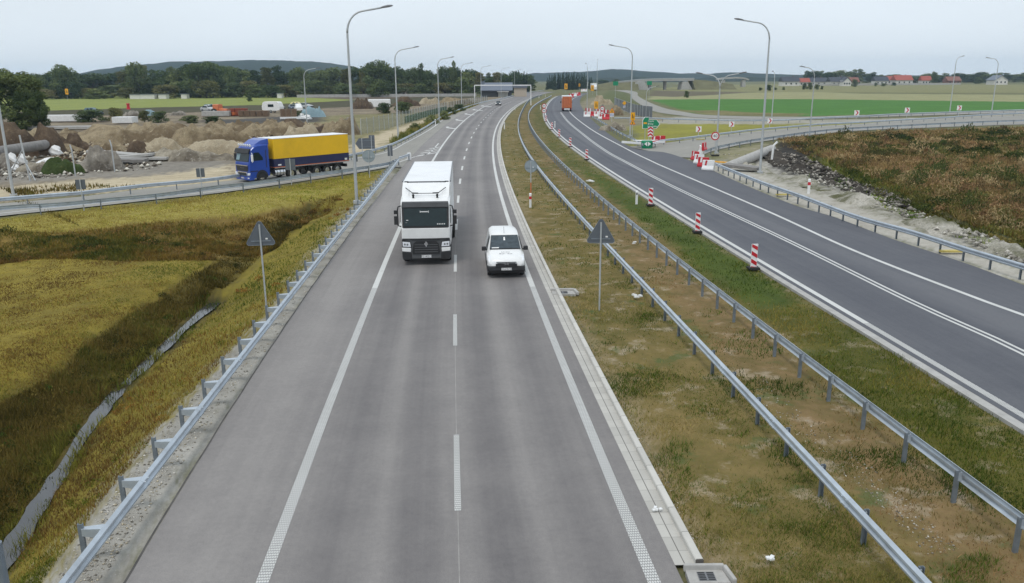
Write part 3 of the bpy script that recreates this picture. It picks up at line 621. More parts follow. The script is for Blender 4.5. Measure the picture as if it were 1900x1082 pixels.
# ================================================================== guardrails
def onground(p, dz=0.0):
    return Vector((p[0], p[1], float(height(np.array([p[0]]), np.array([p[1]]))[0]) + dz))
_postm = {}
def post_mesh(h, w=.10, d=.06):
    key = (round(h, 2), w)
    if key not in _postm:
        b = MB(); t = .012
        c = [(-d/2, -w/2), (d/2, -w/2), (d/2, -w/2+t), (-d/2+t, -w/2+t), (-d/2+t, w/2-t), (d/2, w/2-t), (d/2, w/2), (-d/2, w/2)]
        b.loft([[(x, y, -.5) for x, y in c], [(x, y, h) for x, y in c]]); o = b.build('post', M['galv_dark']); _postm[key] = o.data; bpy.data.objects.remove(o)
    return _postm[key]
def guardrail(label, px, zr, side, br=.10, every=4.0, start=1.0, step=1.0, ztop=None, group='steel guardrails along the roads', post_h=.74, maxposts=95, post_mat=None, joints=60, fit=None):
    if fit:                                            # a smooth alignment through the traced rail
        deg, y0, y1 = fit; fx_ = fit_x(px, deg, 0, zr); ys = np.concatenate([np.arange(y0, 90, 1.0), np.arange(90, max(y1, 91), 3.0)]); path = [Vector((float(fx_(y)), float(y), 0)) for y in ys if y <= y1]
    else: path = [Vector((p.x, p.y, 0)) for p in pxline(px, zr, step)]
    t = thing('guardrail', label, 'guardrail', path[0], 0, group); o0 = path[0]; path = [p - o0 for p in path]
    zc = .60; s = side
    prof = [(0, -.155), (s*.075, -.105), (s*.08, -.06), (s*.03, -.02), (s*.03, .02), (s*.08, .06), (s*.075, .105), (0, .155),
            (-s*.008, .15), (s*.066, .10), (s*.07, .066), (s*.021, .025), (s*.021, -.025), (s*.07, -.066), (s*.066, -.10), (-s*.008, -.15)]
    b = MB(); b.sweep([p+Vector((0, 0, zc)) for p in path], prof)
    for p, a in stations(path, 4.0, 2.6)[:joints]:                         # lapped joints
        v = Vector((math.cos(a), math.sin(a), 0))*.16; b.sweep([p-v+Vector((0, 0, zc)), p+v+Vector((0, 0, zc))], [(x*1.0+s*.006, y*1.02) for x, y in prof])
        nn = Vector((math.sin(a), -math.cos(a), 0))*s
        for zz in (.08, -.08):
            for q in (-.1, .1):
                c = p + v*q*6 + Vector((0, 0, zc+zz)) + nn*.082; b.cyl(c, c+nn*.02, .02, 6)
    b.build('rail', M['galv'], t)
    st = stations(path, every, start); rest = MB()
    sp_m = None
    if br > .03:
        bp = MB(); A = Vector((0, 0, 0)); k = br+.045
        if br > .2: bp.loft([[(-.10*1, -k+.012, .49), (.10, -k+.012, .49), (.10, -k+.012, .72), (-.10, -k+.012, .72)], [(-.055, -.03, .55), (.055, -.03, .55), (.055, -.03, .70), (-.055, -.03, .70)]])
        else: bp.box((0, -k/2, zc), (.08, k-.02, .2))
        o = bp.build('spacer', M['galv'], t); sp_m = o.data; bpy.data.objects.remove(o)
    for i, (p, a) in enumerate(st):
        nn = Vector((math.sin(a), -math.cos(a), 0))*-s; q = p + nn*(br+.045)
        if i < maxposts:
            o = bpy.data.objects.new('post', post_mesh(post_h)); COL.objects.link(o); o.parent = t; o.location = q; o.rotation_euler = (0, 0, a if s > 0 else a+math.pi)
            if sp_m and i < 60:
                o = bpy.data.objects.new('spacer', sp_m); COL.objects.link(o); o.parent = t; o.location = q; o.rotation_euler = (0, 0, a if s > 0 else a+math.pi)
        else: rest.box((q.x, q.y, post_h/2), (.06, .1, post_h), a)
    if rest.v: tag(rest.build('post', M['galv_dark'], t), kind='stuff')
    return t
LG = [(20,1215),(60,1155),(127,1071),(198,982),(268,891),(339,806),(420,703.5),(469,625),(546,534),(593,480.6),(637,427),(676,383),(706,335),(724,313.6),(736,301),(744,294)]
guardrail('galvanised guardrail with deep spacer brackets between ditch and hard shoulder', LG, .62, 1, .42, 2.0, .6, .8, post_h=.80, fit=(3, 7, 92))
guardrail('guardrail on the grass side of the off-ramp, in front of the blue lorry', [(-420,438),(-200,413),(0,386),(103,380),(207,370),(299,361.5),(400,347.5),(449,342.5),(508,334.5),(564,326),(620,319),(715,304.5),(738,296)], .62, -1, .06, 4.0, 1, 1.0)
guardrail('long guardrail on the far side of the off-ramp and slip lane', [(-420,414),(-200,393),(0,369.5),(148,358),(266,344),(400,331.5),(520,312),(644,289),(697,277),(740,262),(789,236),(824,214),(855,202),(877,194.5),(906,187),(935,181.5),(970,173),(1010,167)], .62, 1, .06, 4.0, 1, 2.0)
GA = [(1900,1300),(1800,1170),(1719,1081),(1670,1026),(1584,931),(1501,845),(1406,756),(1313,655),(1258,594),(1211,542),(1166,503),(1129,458),(1100,429),(1064,389.5),(1023,342),(991,300),(978,275),(966.5,248.5),(962,222),(966.5,203),(984,185),(1004,176),(1030,168.5)]
guardrail('left of the two median guardrails, facing the grey carriageway', GA, .62, -1, .06, 2.0, 1.2, .8, fit=(6, 6, 440))
GB = [(2200,1190),(2050,1080),(1897,965),(1854,934),(1747,854),(1661,787),(1615,752),(1524,691),(1396,592),(1344,550),(1283,503),(1236,463.5),(1194,428),(1147,392),(1106,357),(1064,324),(1020,283),(1004,264.5),(989,239),(982,218),(984,202),(1004,187),(1026,176),(1050,169)]
guardrail('right of the two median guardrails, its posts towards the bare strip', GB, .62, 1, .06, 2.0, 1.5, .8, fit=(6, 8, 420))
guardrail('guardrail with many posts on the gravel verge below the white rubble bank', [(2250,604),(2000,527),(1900,495),(1796,464),(1692,431),(1587,401.5),(1483,363),(1414,339),(1344,311),(1328,304)], .62, -1, .06, 2.0, .4, .8)
guardrail('guardrail from the striped barriers down to the green crash cushion', [(1097.5,215),(1115,225),(1149,245),(1177,258.5),(1193,268)], .62, -1, .06, 4.0, 1, 1)
guardrail('guardrail beside the upper edge of the on-ramp under the chevron signs', [(1211,267),(1226,261),(1260,257.5),(1326,249.5),(1393,241.5),(1460,235.5),(1526,230),(1600,226.5),(1743,218.5),(1900,210),(2300,199)], .62, 1, .06, 4.0, 1, 2)
guardrail('guardrail along the lower edge of the on-ramp above the weeds', [(1308,281),(1333,272.5),(1384,262.5),(1433,255),(1500,245.5),(1560,239.5),(1637,235),(1723,230.5),(1810,226.5),(1900,223.5),(2300,213)], .62, -1, .06, 4.0, 1, 2)
guardrail('guardrail along the side road in front of the green field', [(1140,219),(1200,219),(1260,221),(1377,223.5),(1460,222.5),(1504,219.7),(1600,215.3),(1682,211),(1900,204),(2300,194)], .62, 1, .06, 4.0, 1, 3)
# crash noses: bent rail ends
t = thing('guardrail_terminal', 'turned-down guardrail end piece at the gore by the white lorry', 'guardrail end', P3(746, 302))
b = MB(); b.sweep([Vector((-.2, -1.2, .62)), Vector((.0, .3, .6)), Vector((.25, 1.6, .62)), Vector((.5, 2.6, .66))], [(.0, -.15), (.08, -.1), (.03, 0), (.08, .1), (.0, .15), (-.01, 0)]); b.build('rail', M['galv'], t)
b = MB(); b.plate([(.25, .1), (.75, .1), (.75, .85), (.6, .95), (.4, .95), (.25, .85)], 2.6, 2.66); b.build('end_plate', M['sign_white'], t)
b = MB(); b.box((.5, 2.4, .3), (.1, .1, .6)); b.build('post', M['galv_dark'], t)
# green and white crash cushion at the on-ramp nose
t = thing('crash_cushion', 'green rounded crash cushion with white arrows at the on-ramp nose', 'crash cushion', P3(1200, 275))
b = MB()
ring = lambda r, z: [(r*1.0*math.cos(a), r*.7*math.sin(a), z) for a in np.linspace(0, 2*math.pi, 25)[:-1]]
b.loft([ring(.75, 0), ring(.78, .1), ring(.78, .95), ring(.7, 1.02)]); b.build('body', M['sign_green'], t, True, auto=40)
b = MB()
for sx in (-1, 1): b.plate([(sx*.06, .3), (sx*.06, .9), (sx*.45, .6)], -.62, -.56)
b.build('arrow', M['sign_white'], t)
b = MB()
for sx in (-1, 1): b.sweep([Vector((sx*.55, -.2, .62)), Vector((sx*1.2, .9, .62)), Vector((sx*2.2, 2.2, .62)), Vector((sx*3.0, 3.0, .62))], [(0, -.16), (.07, -.1), (.02, 0), (.07, .1), (0, .16), (-.01, 0)])
b.build('wing_rail', M['sign_white'], t)
b = MB(); b.flat([(-.6, .3), (.6, .3), (1.9, 2.2), (-1.9, 2.2)], .9, .94); b.build('cover', M['sign_white'], t)
# red and white plastic road barriers
def barrier_mesh():
    b = MB(); r = []
    for x in (-.5, -.47, .47, .5):
        k = .02 if abs(x) == .5 else 0
        r.append([(x, -.22+k, 0), (x, -.22+k, .12), (x, -.10+k, .35), (x, -.08+k, .78-k), (x, .08-k, .78-k), (x, .10-k, .35), (x, .22-k, .12), (x, .22-k, 0)])
    b.loft(r); return b
def barrier(px, py, rz, m, label, sc=1.0, group='plastic barriers at the works'):
    t = thing('road_barrier', label, 'barrier', P3(px, py), rz, group); t.scale = (sc, sc, sc)
    barrier_mesh().build('body', M[m], t, bevel=.02); o = M['sign_red'] if m == 'sign_white' else M['sign_white']
    b = MB()
    for x in (-.28, .22) if False else (-.28,):
        f = lambda z: -.085-.0 if z > .36 else -.1
        b.loft([[(x, -.105, .36), (x+.16, -.105, .36), (x+.22, -.085, .76), (x+.06, -.085, .76)], [(x, -.09, .36), (x+.16, -.09, .36), (x+.22, -.07, .76), (x+.06, -.07, .76)]])
    b.build('stripe', o, t); return t
for i, (px, py, rz, m, w) in enumerate([(1290,297,-70,'sign_red','nearest the ramp mouth'),(1297,303.5,-55,'sign_white','second along the curve'),(1305,309.5,-45,'sign_red','third along the curve'),(1314,315.5,-38,'sign_white','butting on the gravel verge guardrail'),(1299,285,-100,'sign_white','at the tip of the curve'),(1306,279,60,'sign_red','below the on-ramp guardrail end')]):
    barrier(px, py, R(rz), m, ('red' if m == 'sign_red' else 'white')+' plastic barrier with '+('white' if m == 'sign_red' else 'red')+' stripes, '+w, 1.28)
for px, py, m, w in [(1089,217,'sign_white','leftmost of the row under the striped boards'),(1097,216.5,'sign_red','between two white ones under the boards'),(1108,216.5,'sign_white','under the boards by the no-overtaking sign'),(1116,221,'sign_white','small, just behind the guardrail'),(1124,222,'sign_red','rightmost of the row behind the guardrail')]:
    barrier(px, py, 0, m, ('red' if m == 'sign_red' else 'white')+' plastic barrier, '+w, 1.6)
t = thing('barrier_board', 'long red and white striped closure board across the closed lane', 'barrier board', P3(1107, 213))
c = P3(1107, 213); A = P3(1086, 211.5)-c; B = P3(1129, 216)-c; n = 15
for mname, par in (('sign_red', 0), ('sign_white', 1)):
    b = MB()
    for k in range(n):
        if k % 2 == par: b.bar(A.lerp(B, k/n)+Vector((0, 0, 1.15)), A.lerp(B, (k+1)/n)+Vector((0, 0, 1.15)), .06, .75)
    b.build('stripe_panel', M[mname], t)
b = MB()
for k in (.05, .5, .95): b.bar(A.lerp(B, k)-Vector((0, 0, .1)), A.lerp(B, k)+Vector((.001, 0, 1.1)), .08, .08)
b.build('stand', M['dark_grey'], t)
for px, py, m, w in [(1216,266,'sign_red','beside the crash cushion'),(1226,265,'sign_red','right of the crash cushion, second')]:
    barrier(px, py, R(10), m, 'red plastic barrier with white stripes '+w, 1.3)
for px, py, m, w in [(1060,181,'sign_red','far along the lane closure, first'),(1066,179,'sign_white','far along the lane closure, second'),(1073,177.5,'sign_red','far along the lane closure, third'),(1081,170,'sign_white','white pair by the far yellow sign, left one'),(1087,170,'sign_white','white pair by the far yellow sign, right one')]:
    barrier(px, py, 0, m, ('red' if m == 'sign_red' else 'white')+' plastic barrier '+w, 2.2)
# ================================================================== vehicles (front towards local -Y, origin on the ground under the front)
def frame_to(front, rear):
    d = Vector(rear)-Vector(front); return math.atan2(d.y, d.x) - math.pi/2, d.length
def wheel(parent, x, y, r, w=.30, sgn=1, name='wheel', rim='chrome', twin=False):
    n = 28; b = MB(); prof = [(.62, -.5), (.93, -.5), (1.0, -.36), (1.0, .36), (.93, .5), (.62, .5)]
    rings = [[(x+sgn*w*q, y+r*p*math.cos(a), r+r*p*math.sin(a)) for p, q in prof] for a in np.linspace(0, 2*math.pi, n+1)]
    b.loft(rings, cap=False, closed=False); o = b.build(name, M['rubber'], parent, True, auto=40)
    b = MB(); b.cyl((x-sgn*w*.40, y, r), (x+sgn*w*.30, y, r), r*.63, 20); b.cyl((x+sgn*w*.30, y, r), (x+sgn*w*.40, y, r), r*.28, 12)
    for k in range(8):
        a = k*math.pi/4; c = Vector((x+sgn*w*.30, y+r*.45*math.cos(a), r+r*.45*math.sin(a))); b.cyl(c, c+Vector((sgn*.02, 0, 0)), r*.06, 6)
    b.build('rim', M[rim], o); return o
def text(s, size, loc, rot, m, parent=None, name='lettering', ext=.002, align='CENTER'):
    cu = bpy.data.curves.new(name, 'FONT'); cu.body = s; cu.size = size; cu.extrude = ext; cu.align_x = align; cu.align_y = 'CENTER'; cu.resolution_u = 2
    o = bpy.data.objects.new(name, cu); COL.objects.link(o); o.data.materials.append(m); o.location = loc; o.rotation_euler = rot
    me = bpy.data.meshes.new_from_object(o); bpy.data.objects.remove(o); o = bpy.data.objects.new(name, me); COL.objects.link(o)
    o.location = loc; o.rotation_euler = rot
    if parent: o.parent = parent
    return o
def plate(parent, y, z, s='', w=.52, h=.115, x=0):
    b = MB(); b.box((x, y, z), (w, .02, h)); o = b.build('number_plate', M['sign_white'], parent)
    if s: text(s, h*.95, (x, y-.012, z), (math.pi/2, 0, 0), M['sign_black'], o)
    return o
# ---------------------------------------------------------------- white box lorry
yb_ = 41.5; fx = (G(747,480)[0]+G(832,482)[0])/2; fx, fy = G(792, 493)
hd = -math.atan(float(xc(fy+20)-xc(fy))/20.0)
t = thing('box_truck', 'white box lorry with black grille driving in the slow lane', 'truck', (fx, fy, .0), hd); t.scale = (1.02, 1, 1.03)
WT = t
def cab_ring(y, w, z0, z1, ch=.12):
    return [(-w, y, z0), (-w, y, z1-ch), (-w+ch, y, z1), (w-ch, y, z1), (w, y, z1-ch), (w, y, z0)]
b = MB()
b.loft([cab_ring(.12, 1.16, .95, 1.95), cab_ring(.14, 1.20, .95, 2.02), cab_ring(.40, 1.22, .95, 3.10), cab_ring(.75, 1.24, .95, 3.28), cab_ring(1.5, 1.25, .95, 3.38), cab_ring(2.25, 1.25, .95, 3.38)])
b.build('cab', M['white_paint'], t, bevel=.035)
b = MB()                                                    # roof air deflector, scooped in the middle, with its side wings
for s_ in (-1, 1): b.loft([[(s_*1.18, .95, 3.25), (s_*.85, .95, 3.27), (s_*.85, .96, 3.30), (s_*1.18, .96, 3.30)], [(s_*1.22, 1.7, 3.3), (s_*.78, 1.7, 3.3), (s_*.84, 1.7, 3.62), (s_*1.2, 1.7, 3.66)], [(s_*1.24, 2.55, 3.3), (s_*.95, 2.55, 3.3), (s_*1.0, 2.55, 3.86), (s_*1.22, 2.55, 3.86)]])
b.loft([[(-.9, 1.05, 3.25), (.9, 1.05, 3.25), (.9, 1.06, 3.32), (-.9, 1.06, 3.32)], [(-.9, 1.75, 3.25), (.9, 1.75, 3.25), (.9, 1.75, 3.50), (-.9, 1.75, 3.50)], [(-1.02, 2.5, 3.25), (1.02, 2.5, 3.25), (1.02, 2.5, 3.84), (-1.02, 2.5, 3.84)]])
b.build('roof_deflector', M['white_paint'], t, bevel=.03)
b = MB(); b.bar((-.62, 1.1, 3.47), (.62, 1.1, 3.47), .035, .03); b.bar((-.62, 1.1, 3.47), (-1.02, 1.55, 3.7), .035, .03); b.bar((.62, 1.1, 3.47), (1.02, 1.55, 3.7), .035, .03)
for s_ in (-1, 1): b.bar((s_*.68, 1.09, 3.49), (s_*.36, 1.09, 3.48), .07, .06)
b.build('roof_seam_trim', M['dark_grey'], t)
for s_ in (-1, 1): 
    b = MB(); b.cyl((s_*.6, .78, 3.28), (s_*.6, .78, 3.42), .05, 10); b.cyl((s_*.6, .70, 3.42), (s_*.6, .86, 3.42), .06, 10); b.build('roof_horn', M['black_plastic'], t)
b = MB(); b.loft([[(-1.12, .085, 1.96), (1.12, .085, 1.96), (1.13, .10, 2.06), (-1.13, .10, 2.06)], [(-1.14, .285, 2.74), (1.14, .285, 2.74), (1.14, .30, 2.80), (-1.14, .30, 2.80)]])
b = MB()
b.loft([[(-1.155, .075, 1.93), (-1.10, .055, 1.90), (1.10, .055, 1.90), (1.155, .075, 1.93), (1.12, .16, 1.98), (-1.12, .16, 1.98)], [(-1.165, .325, 2.95), (-1.10, .31, 2.95), (1.10, .31, 2.95), (1.165, .325, 2.95), (1.1, .42, 2.95), (-1.1, .42, 2.95)]])
b.build('windshield_frame', M['black_plastic'], t)
b = MB(); b.loft([[(-1.06, .050, 1.995), (1.06, .050, 1.995), (1.06, .07, 2.0), (-1.06, .07, 2.0)], [(-1.07, .275, 2.86), (1.07, .275, 2.86), (1.07, .3, 2.86), (-1.07, .3, 2.86)]]); ws = b.build('windshield', M['glass'], t)
b = MB(); b.box((-.05, .215, 2.68), (.36, .012, .045)); b.box((-.25, .215, 2.68), (.03, .012, .10)); b.box((.16, .215, 2.68), (.03, .012, .10)); b.box((-.2, .095, 2.12), (.12, .012, .05))
for k in range(5): b.box((.60+k*.085, .072, 2.08), (.05, .012, .06))
for xx, zz in ((-.95, 2.15), (-.9, 2.28), (-.93, 2.08)): b.box((xx, .10, zz), (.1, .012, .04))
b.build('sticker', M['plastic_white'], ws)
b = MB(); b.loft([[(-1.17, .20, 2.90), (1.17, .20, 2.90), (1.17, .24, 2.94), (-1.17, .24, 2.94)], [(-1.15, .26, 3.13), (1.15, .26, 3.13), (1.15, .40, 3.17), (-1.15, .40, 3.17)]]); b.build('sun_visor', M['dark_grey'], t, bevel=.015)
b = MB(); b.loft([[(-1.16, .09, 1.33), (1.16, .09, 1.33), (1.16, .3, 1.33), (-1.16, .3, 1.33)], [(-1.18, .04, 1.88), (1.18, .04, 1.88), (1.18, .3, 1.92), (-1.18, .3, 1.92)]]); b.build('front_panel', M['white_paint'], t, bevel=.03)
b = MB(); b.plate([(-1.2, .35), (1.2, .35), (1.22, .75), (1.2, 1.25), (.85, 1.36), (-.85, 1.36), (-1.2, 1.25), (-1.22, .75)], .06, .5); b.build('bumper', M['bumper_grey'], t, bevel=.03)
b = MB(); b.plate([(-1.2, 1.26), (-.8, 1.33), (-.65, 1.29), (.65, 1.29), (.8, 1.33), (1.2, 1.26), (1.18, 1.38), (.6, 1.37), (-.6, 1.37), (-1.18, 1.38)], .02, .07); b.build('trim_strip', M['black_plastic'], t)
b = MB(); b.plate([(-.66, .58), (.66, .58), (.70, .72), (.62, 1.14), (.48, 1.24), (-.48, 1.24), (-.62, 1.14), (-.70, .72)], .015, .09); gl = b.build('grille', M['black_plastic'], t)
b = MB()
for z in (.70, .82, .94, 1.06): b.box((0, .008, z), (1.16, .03, .03))
b.build('slat', M['bumper_grey'], gl)
b = MB(); b.plate([(0, .95), (.10, 1.10), (0, 1.25), (-.10, 1.10), (0, .98), (0, 1.02), (-.045, 1.10), (0, 1.18), (.045, 1.10), (0, 1.02)][:4], -.012, .012); b.build('emblem', M['chrome'], gl)
for s_ in (-1, 1):
    b = MB(); b.plate([(s_*.72, .93), (s_*1.19, .95), (s_*1.20, 1.27), (s_*.76, 1.22)], .03, .08); b.build('headlight_housing', M['black_plastic'], t)
    b = MB(); b.plate([(s_*.76, .96), (s_*1.16, .98), (s_*1.17, 1.23), (s_*.80, 1.19)], .012, .06); hl = b.build('headlight', M['headlight'], t, bevel=.01)
    b = MB(); b.cyl((s_*.93, .005, 1.08), (s_*.93, .03, 1.08), .05, 12); b.cyl((s_*1.06, .005, 1.09), (s_*1.06, .03, 1.09), .05, 12); b.build('lens', M['mid_grey'], hl)
    b = MB(); b.plate([(s_*.78, .70), (s_*1.2, .74), (s_*1.21, .93), (s_*.76, .90)], .02, .3); b.build('bumper_corner', M['white_paint'], t, bevel=.02)
    b = MB(); b.plate([(s_*.72, .30), (s_*1.16, .30), (s_*1.21, .70), (s_*.74, .66)], .03, .4); b.build('lower_bumper', M['black_plastic'], t, bevel=.02)
    b = MB(); b.box((s_*1.46, .32, 2.25), (.20, .14, .42)); b.box((s_*1.46, .32, 2.66), (.20, .16, .18)); b.tube([(s_*1.22, .42, 2.95), (s_*1.34, .30, 2.93), (s_*1.38, .33, 2.75), (s_*1.38, .36, 1.98), (s_*1.22, .42, 1.92)], .035, 8); b.build('mirror', M['black_plastic'], t, bevel=.02)
    b = MB(); b.side([(.52, 2.05), (1.55, 2.05), (1.55, 2.75), (.70, 2.75)], s_*1.235, s_*1.255); b.build('side_window', M['glass'], t)
    b = MB(); b.side([(.5, .55), (.62, 1.0), (.95, 1.12), (1.9, 1.12), (2.3, 1.0), (2.3, .55)], s_*1.05, s_*1.24); b.build('wheel_arch', M['black_plastic'], t)
    wheel(t, s_*1.06, 1.35, .50, .32, s_); wheel(t, s_*1.06, 7.6, .50, .55, s_); wheel(t, s_*1.06, 9.0, .50, .55, s_)
    b = MB(); b.box((s_*1.12, 4.6, .72), (.2, 3.4, .55)); b.build('side_guard', M['dark_grey'], t)
plate(t, .035, .47, 'PO 4K512', .5, .13)
b = MB(); b.box((0, 6.2, .85), (.9, 9.6, .28)); b.build('chassis', M['black_plastic'], t)
LB = 13.4
b = MB(); b.box((0, (2.75+LB)/2, 2.47), (2.5, LB-2.75, 2.82)); bx = b.build('cargo_box', M['box_white'], t, bevel=.03)
b = MB(); b.box((0, 2.73, 3.86), (2.3, .05, .03)); 
for s_ in (-1, 1): b.box((s_*1.05, 2.72, 3.83), (.2, .09, .12))
b.build('marker_light', M['black_plastic'], bx)
b = MB()
for s_ in (-1, 1): b.bar((s_*1.24, 2.75, 3.87), (s_*1.24, LB, 3.87), .06, .06)
b.build('roof_rail', M['mid_grey'], bx)
# ---------------------------------------------------------------- white panel van
fl, fr = P3(907, 518), P3(973, 518); c = (fl+fr)/2
t = thing('panel_van', 'small white van with black bumper and lettered bonnet, overtaking in the fast lane', 'van', (c.x, c.y+.1, 0), -math.atan(float(xc(c.y+20)-xc(c.y))/20))
def vring(y, wb, wt, z0, zs, zt, ch=.10):
    k = min(.3, (zs-z0)*.5)
    return [(-wb*.97, y, z0), (-wb, y, z0+k), (-wb, y, zs), (-wt, y, zt-ch), (-wt+ch*1.4, y, zt), (wt-ch*1.4, y, zt), (wt, y, zt-ch), (wb, y, zs), (wb, y, z0+k), (wb*.97, y, z0)]
b = MB()
b.loft([vring(.02, .72, .66, .62, .72, .80, .05), vring(.10, .82, .74, .60, .78, .92, .06), vring(.35, .89, .78, .25, .86, 1.03, .08), vring(1.0, .90, .80, .25, .98, 1.14, .08), vring(1.12, .90, .79, .25, 1.02, 1.20, .08),
        vring(1.95, .90, .70, .25, 1.04, 1.79, .12), vring(2.3, .90, .71, .25, 1.04, 1.84, .12), vring(3.4, .90, .72, .25, 1.04, 1.85, .12), vring(4.3, .89, .70, .27, 1.04, 1.80, .12), vring(4.4, .86, .66, .32, 1.04, 1.70, .12)])
b.build('body', M['white_paint'], t, True, auto=38)
b = MB(); b.loft([[(-.76, 1.10, 1.205), (.76, 1.10, 1.205), (.74, 1.14, 1.20), (-.74, 1.14, 1.20)], [(-.66, 1.89, 1.765), (.66, 1.89, 1.765), (.64, 1.93, 1.74), (-.64, 1.93, 1.74)]]); b.build('windshield_seal', M['black_plastic'], t)
b = MB(); b.loft([[(-.73, 1.125, 1.245), (.73, 1.125, 1.245), (.72, 1.18, 1.22), (-.72, 1.18, 1.22)], [(-.645, 1.865, 1.76), (.645, 1.865, 1.76), (.63, 1.9, 1.73), (-.63, 1.9, 1.73)]]); gs = b.build('windshield', M['van_glass'], t)
b = MB(); b.loft([[(-.06, 1.50, 1.50), (.03, 1.50, 1.50), (.03, 1.52, 1.505), (-.06, 1.52, 1.505)], [(-.05, 1.74, 1.685), (.02, 1.74, 1.685), (.02, 1.76, 1.69), (-.05, 1.76, 1.69)]]); b.loft([[(-.66, 1.135, 1.26), (-.3, 1.135, 1.26), (-.3, 1.15, 1.262), (-.66, 1.15, 1.262)], [(-.64, 1.18, 1.292), (-.3, 1.18, 1.292), (-.3, 1.2, 1.296), (-.64, 1.2, 1.296)]]); b.build('sticker', M['plastic_white'], gs)
for s_ in (-1, 1):
    b = MB(); b.loft([[(s_*.905, 1.35, 1.08), (s_*.905, 2.5, 1.06), (s_*.895, 2.5, 1.06), (s_*.895, 1.35, 1.08)], [(s_*.74, 1.98, 1.68), (s_*.735, 2.5, 1.70), (s_*.72, 2.5, 1.70), (s_*.72, 1.98, 1.68)]]); b.build('side_window', M['glass'], t)
    b = MB(); b.box((s_*1.03, 1.42, 1.20), (.22, .16, .20)); b.box((s_*.91, 1.46, 1.14), (.12, .08, .08)); b.build('mirror', M['black_plastic'], t, bevel=.035)
    b = MB(); b.loft([[(s_*.46, .03, .74), (s_*.82, .10, .78), (s_*.86, .22, .90), (s_*.62, .12, .86)], [(s_*.50, .22, .80), (s_*.86, .30, .84), (s_*.87, .62, 1.02), (s_*.74, .52, 1.06)]]); b.build('headlight', M['headlight'], t, bevel=.015)
    b = MB(); b.side([(.10, .28), (4.35, .28), (4.35, .42), (2.0, .40), (.3, .40)], s_*.88, s_*.915); b.build('sill_trim', M['black_plastic'], t)
    wheel(t, s_*.80, .86, .315, .19, s_, rim='mid_grey'); wheel(t, s_*.80, 3.6, .315, .19, s_, rim='mid_grey')
    b = MB()
    for k in np.linspace(0, math.pi, 9): pass
    b.loft([[(s_*(.90+dx), .86+.39*math.cos(a), .315+.39*math.sin(a)) for a in np.linspace(0, math.pi, 11)] + [(s_*(.90+dx), .86+.33*math.cos(a), .315+.33*math.sin(a)) for a in np.linspace(math.pi, 0, 11)] for dx in (0, .02)]); b.build('arch_trim', M['black_plastic'], t)
b = MB(); b.loft([[(-.84, .06, .24), (.84, .06, .24), (.84, .5, .24), (-.84, .5, .24)], [(-.88, -.02, .42), (.88, -.02, .42), (.88, .5, .42), (-.88, .5, .42)], [(-.90, .0, .60), (.90, .0, .60), (.9, .5, .60), (-.9, .5, .60)]]); b.build('bumper', M['black_plastic'], t, bevel=.04)
b = MB(); b.box((0, .03, .655), (1.02, .12, .15)); b.build('grille', M['black_plastic'], t)
b = MB(); b.bar((-.48, .0, .80), (.48, .0, .80), .06, .025); b.bar((-.42, -.01, .745), (.42, -.01, .745), .06, .02); b.build('grille_bar', M['dark_grey'], t)
b = MB()
for k in (0, .055):
    for s_ in (-1, 1): b.bar((0, -.04, .79-k), (s_*.10, -.03, .735-k), .03, .022)
b.build('emblem', M['chrome'], t)
plate(t, -.04, .48, 'CWA 02 NK', .50, .11)
text('BUKI  SERCE', .075, (0, .83, 1.125), (R(14), 0, 0), M['mid_grey'], t, 'bonnet_lettering'); text('Buki - Kus', .15, (0, .62, 1.09), (R(13), 0, 0), M['mid_grey'], t, 'bonnet_lettering')
b = MB(); b.cyl((0, 2.05, 1.83), (.0, 2.35, 2.1), .008, 6); b.build('aerial', M['black_plastic'], t)
# ---------------------------------------------------------------- blue tractor with yellow trailer
fr_ = P3(464, 340); rr_ = P3(649, 319.5); rz, LT = frame_to(fr_, rr_)
nrm = Vector((math.cos(rz), math.sin(rz), 0))               # local +X (our side)
o_ = fr_ - nrm*1.25
t = thing('articulated_lorry', 'blue tractor unit pulling a yellow tarpaulin trailer on the off-ramp', 'truck', o_, rz)
b = MB()
b.loft([cab_ring(.10, 1.18, .40, 1.8), cab_ring(.14, 1.22, .40, 1.9), cab_ring(.35, 1.23, .40, 3.0), cab_ring(.7, 1.24, .40, 3.30), cab_ring(1.0, 1.24, .5, 3.45), cab_ring(2.2, 1.25, .5, 3.5)])
b.build('cab', M['blue_paint'], t, bevel=.04)
b = MB(); b.loft([[(-1.0, .9, 3.4), (1.0, .9, 3.4), (.95, .95, 3.46), (-.95, .95, 3.46)], [(-1.15, 1.6, 3.4), (1.15, 1.6, 3.4), (1.05, 1.6, 3.82), (-1.05, 1.6, 3.82)], [(-1.22, 2.3, 3.4), (1.22, 2.3, 3.4), (1.2, 2.3, 3.95), (-1.2, 2.3, 3.95)]]); b.build('roof_deflector', M['blue_paint'], t, bevel=.04)
b = MB(); b.loft([[(-1.08, .085, 1.92), (1.08, .085, 1.92), (1.08, .15, 1.92), (-1.08, .15, 1.92)], [(-1.1, .27, 2.72), (1.1, .27, 2.72), (1.1, .35, 2.72), (-1.1, .35, 2.72)]]); gs = b.build('windshield', M['glass'], t)
b = MB(); b.loft([[(-1.0, .10, 2.05), (-.45, .10, 2.05), (-.45, .12, 2.05), (-1.0, .12, 2.05)], [(-.9, .235, 2.62), (-.35, .235, 2.62), (-.35, .26, 2.62), (-.9, .26, 2.62)]]); b.build('curtain', M['tarp_blue'], gs)
b = MB(); b.loft([[(-1.2, .06, 2.70), (1.2, .06, 2.70), (1.2, .12, 2.70), (-1.2, .12, 2.70)], [(-1.19, .22, 3.08), (1.19, .22, 3.08), (1.19, .42, 3.12), (-1.19, .42, 3.12)]]); b.build('sun_visor', M['black_plastic'], t, bevel=.02)
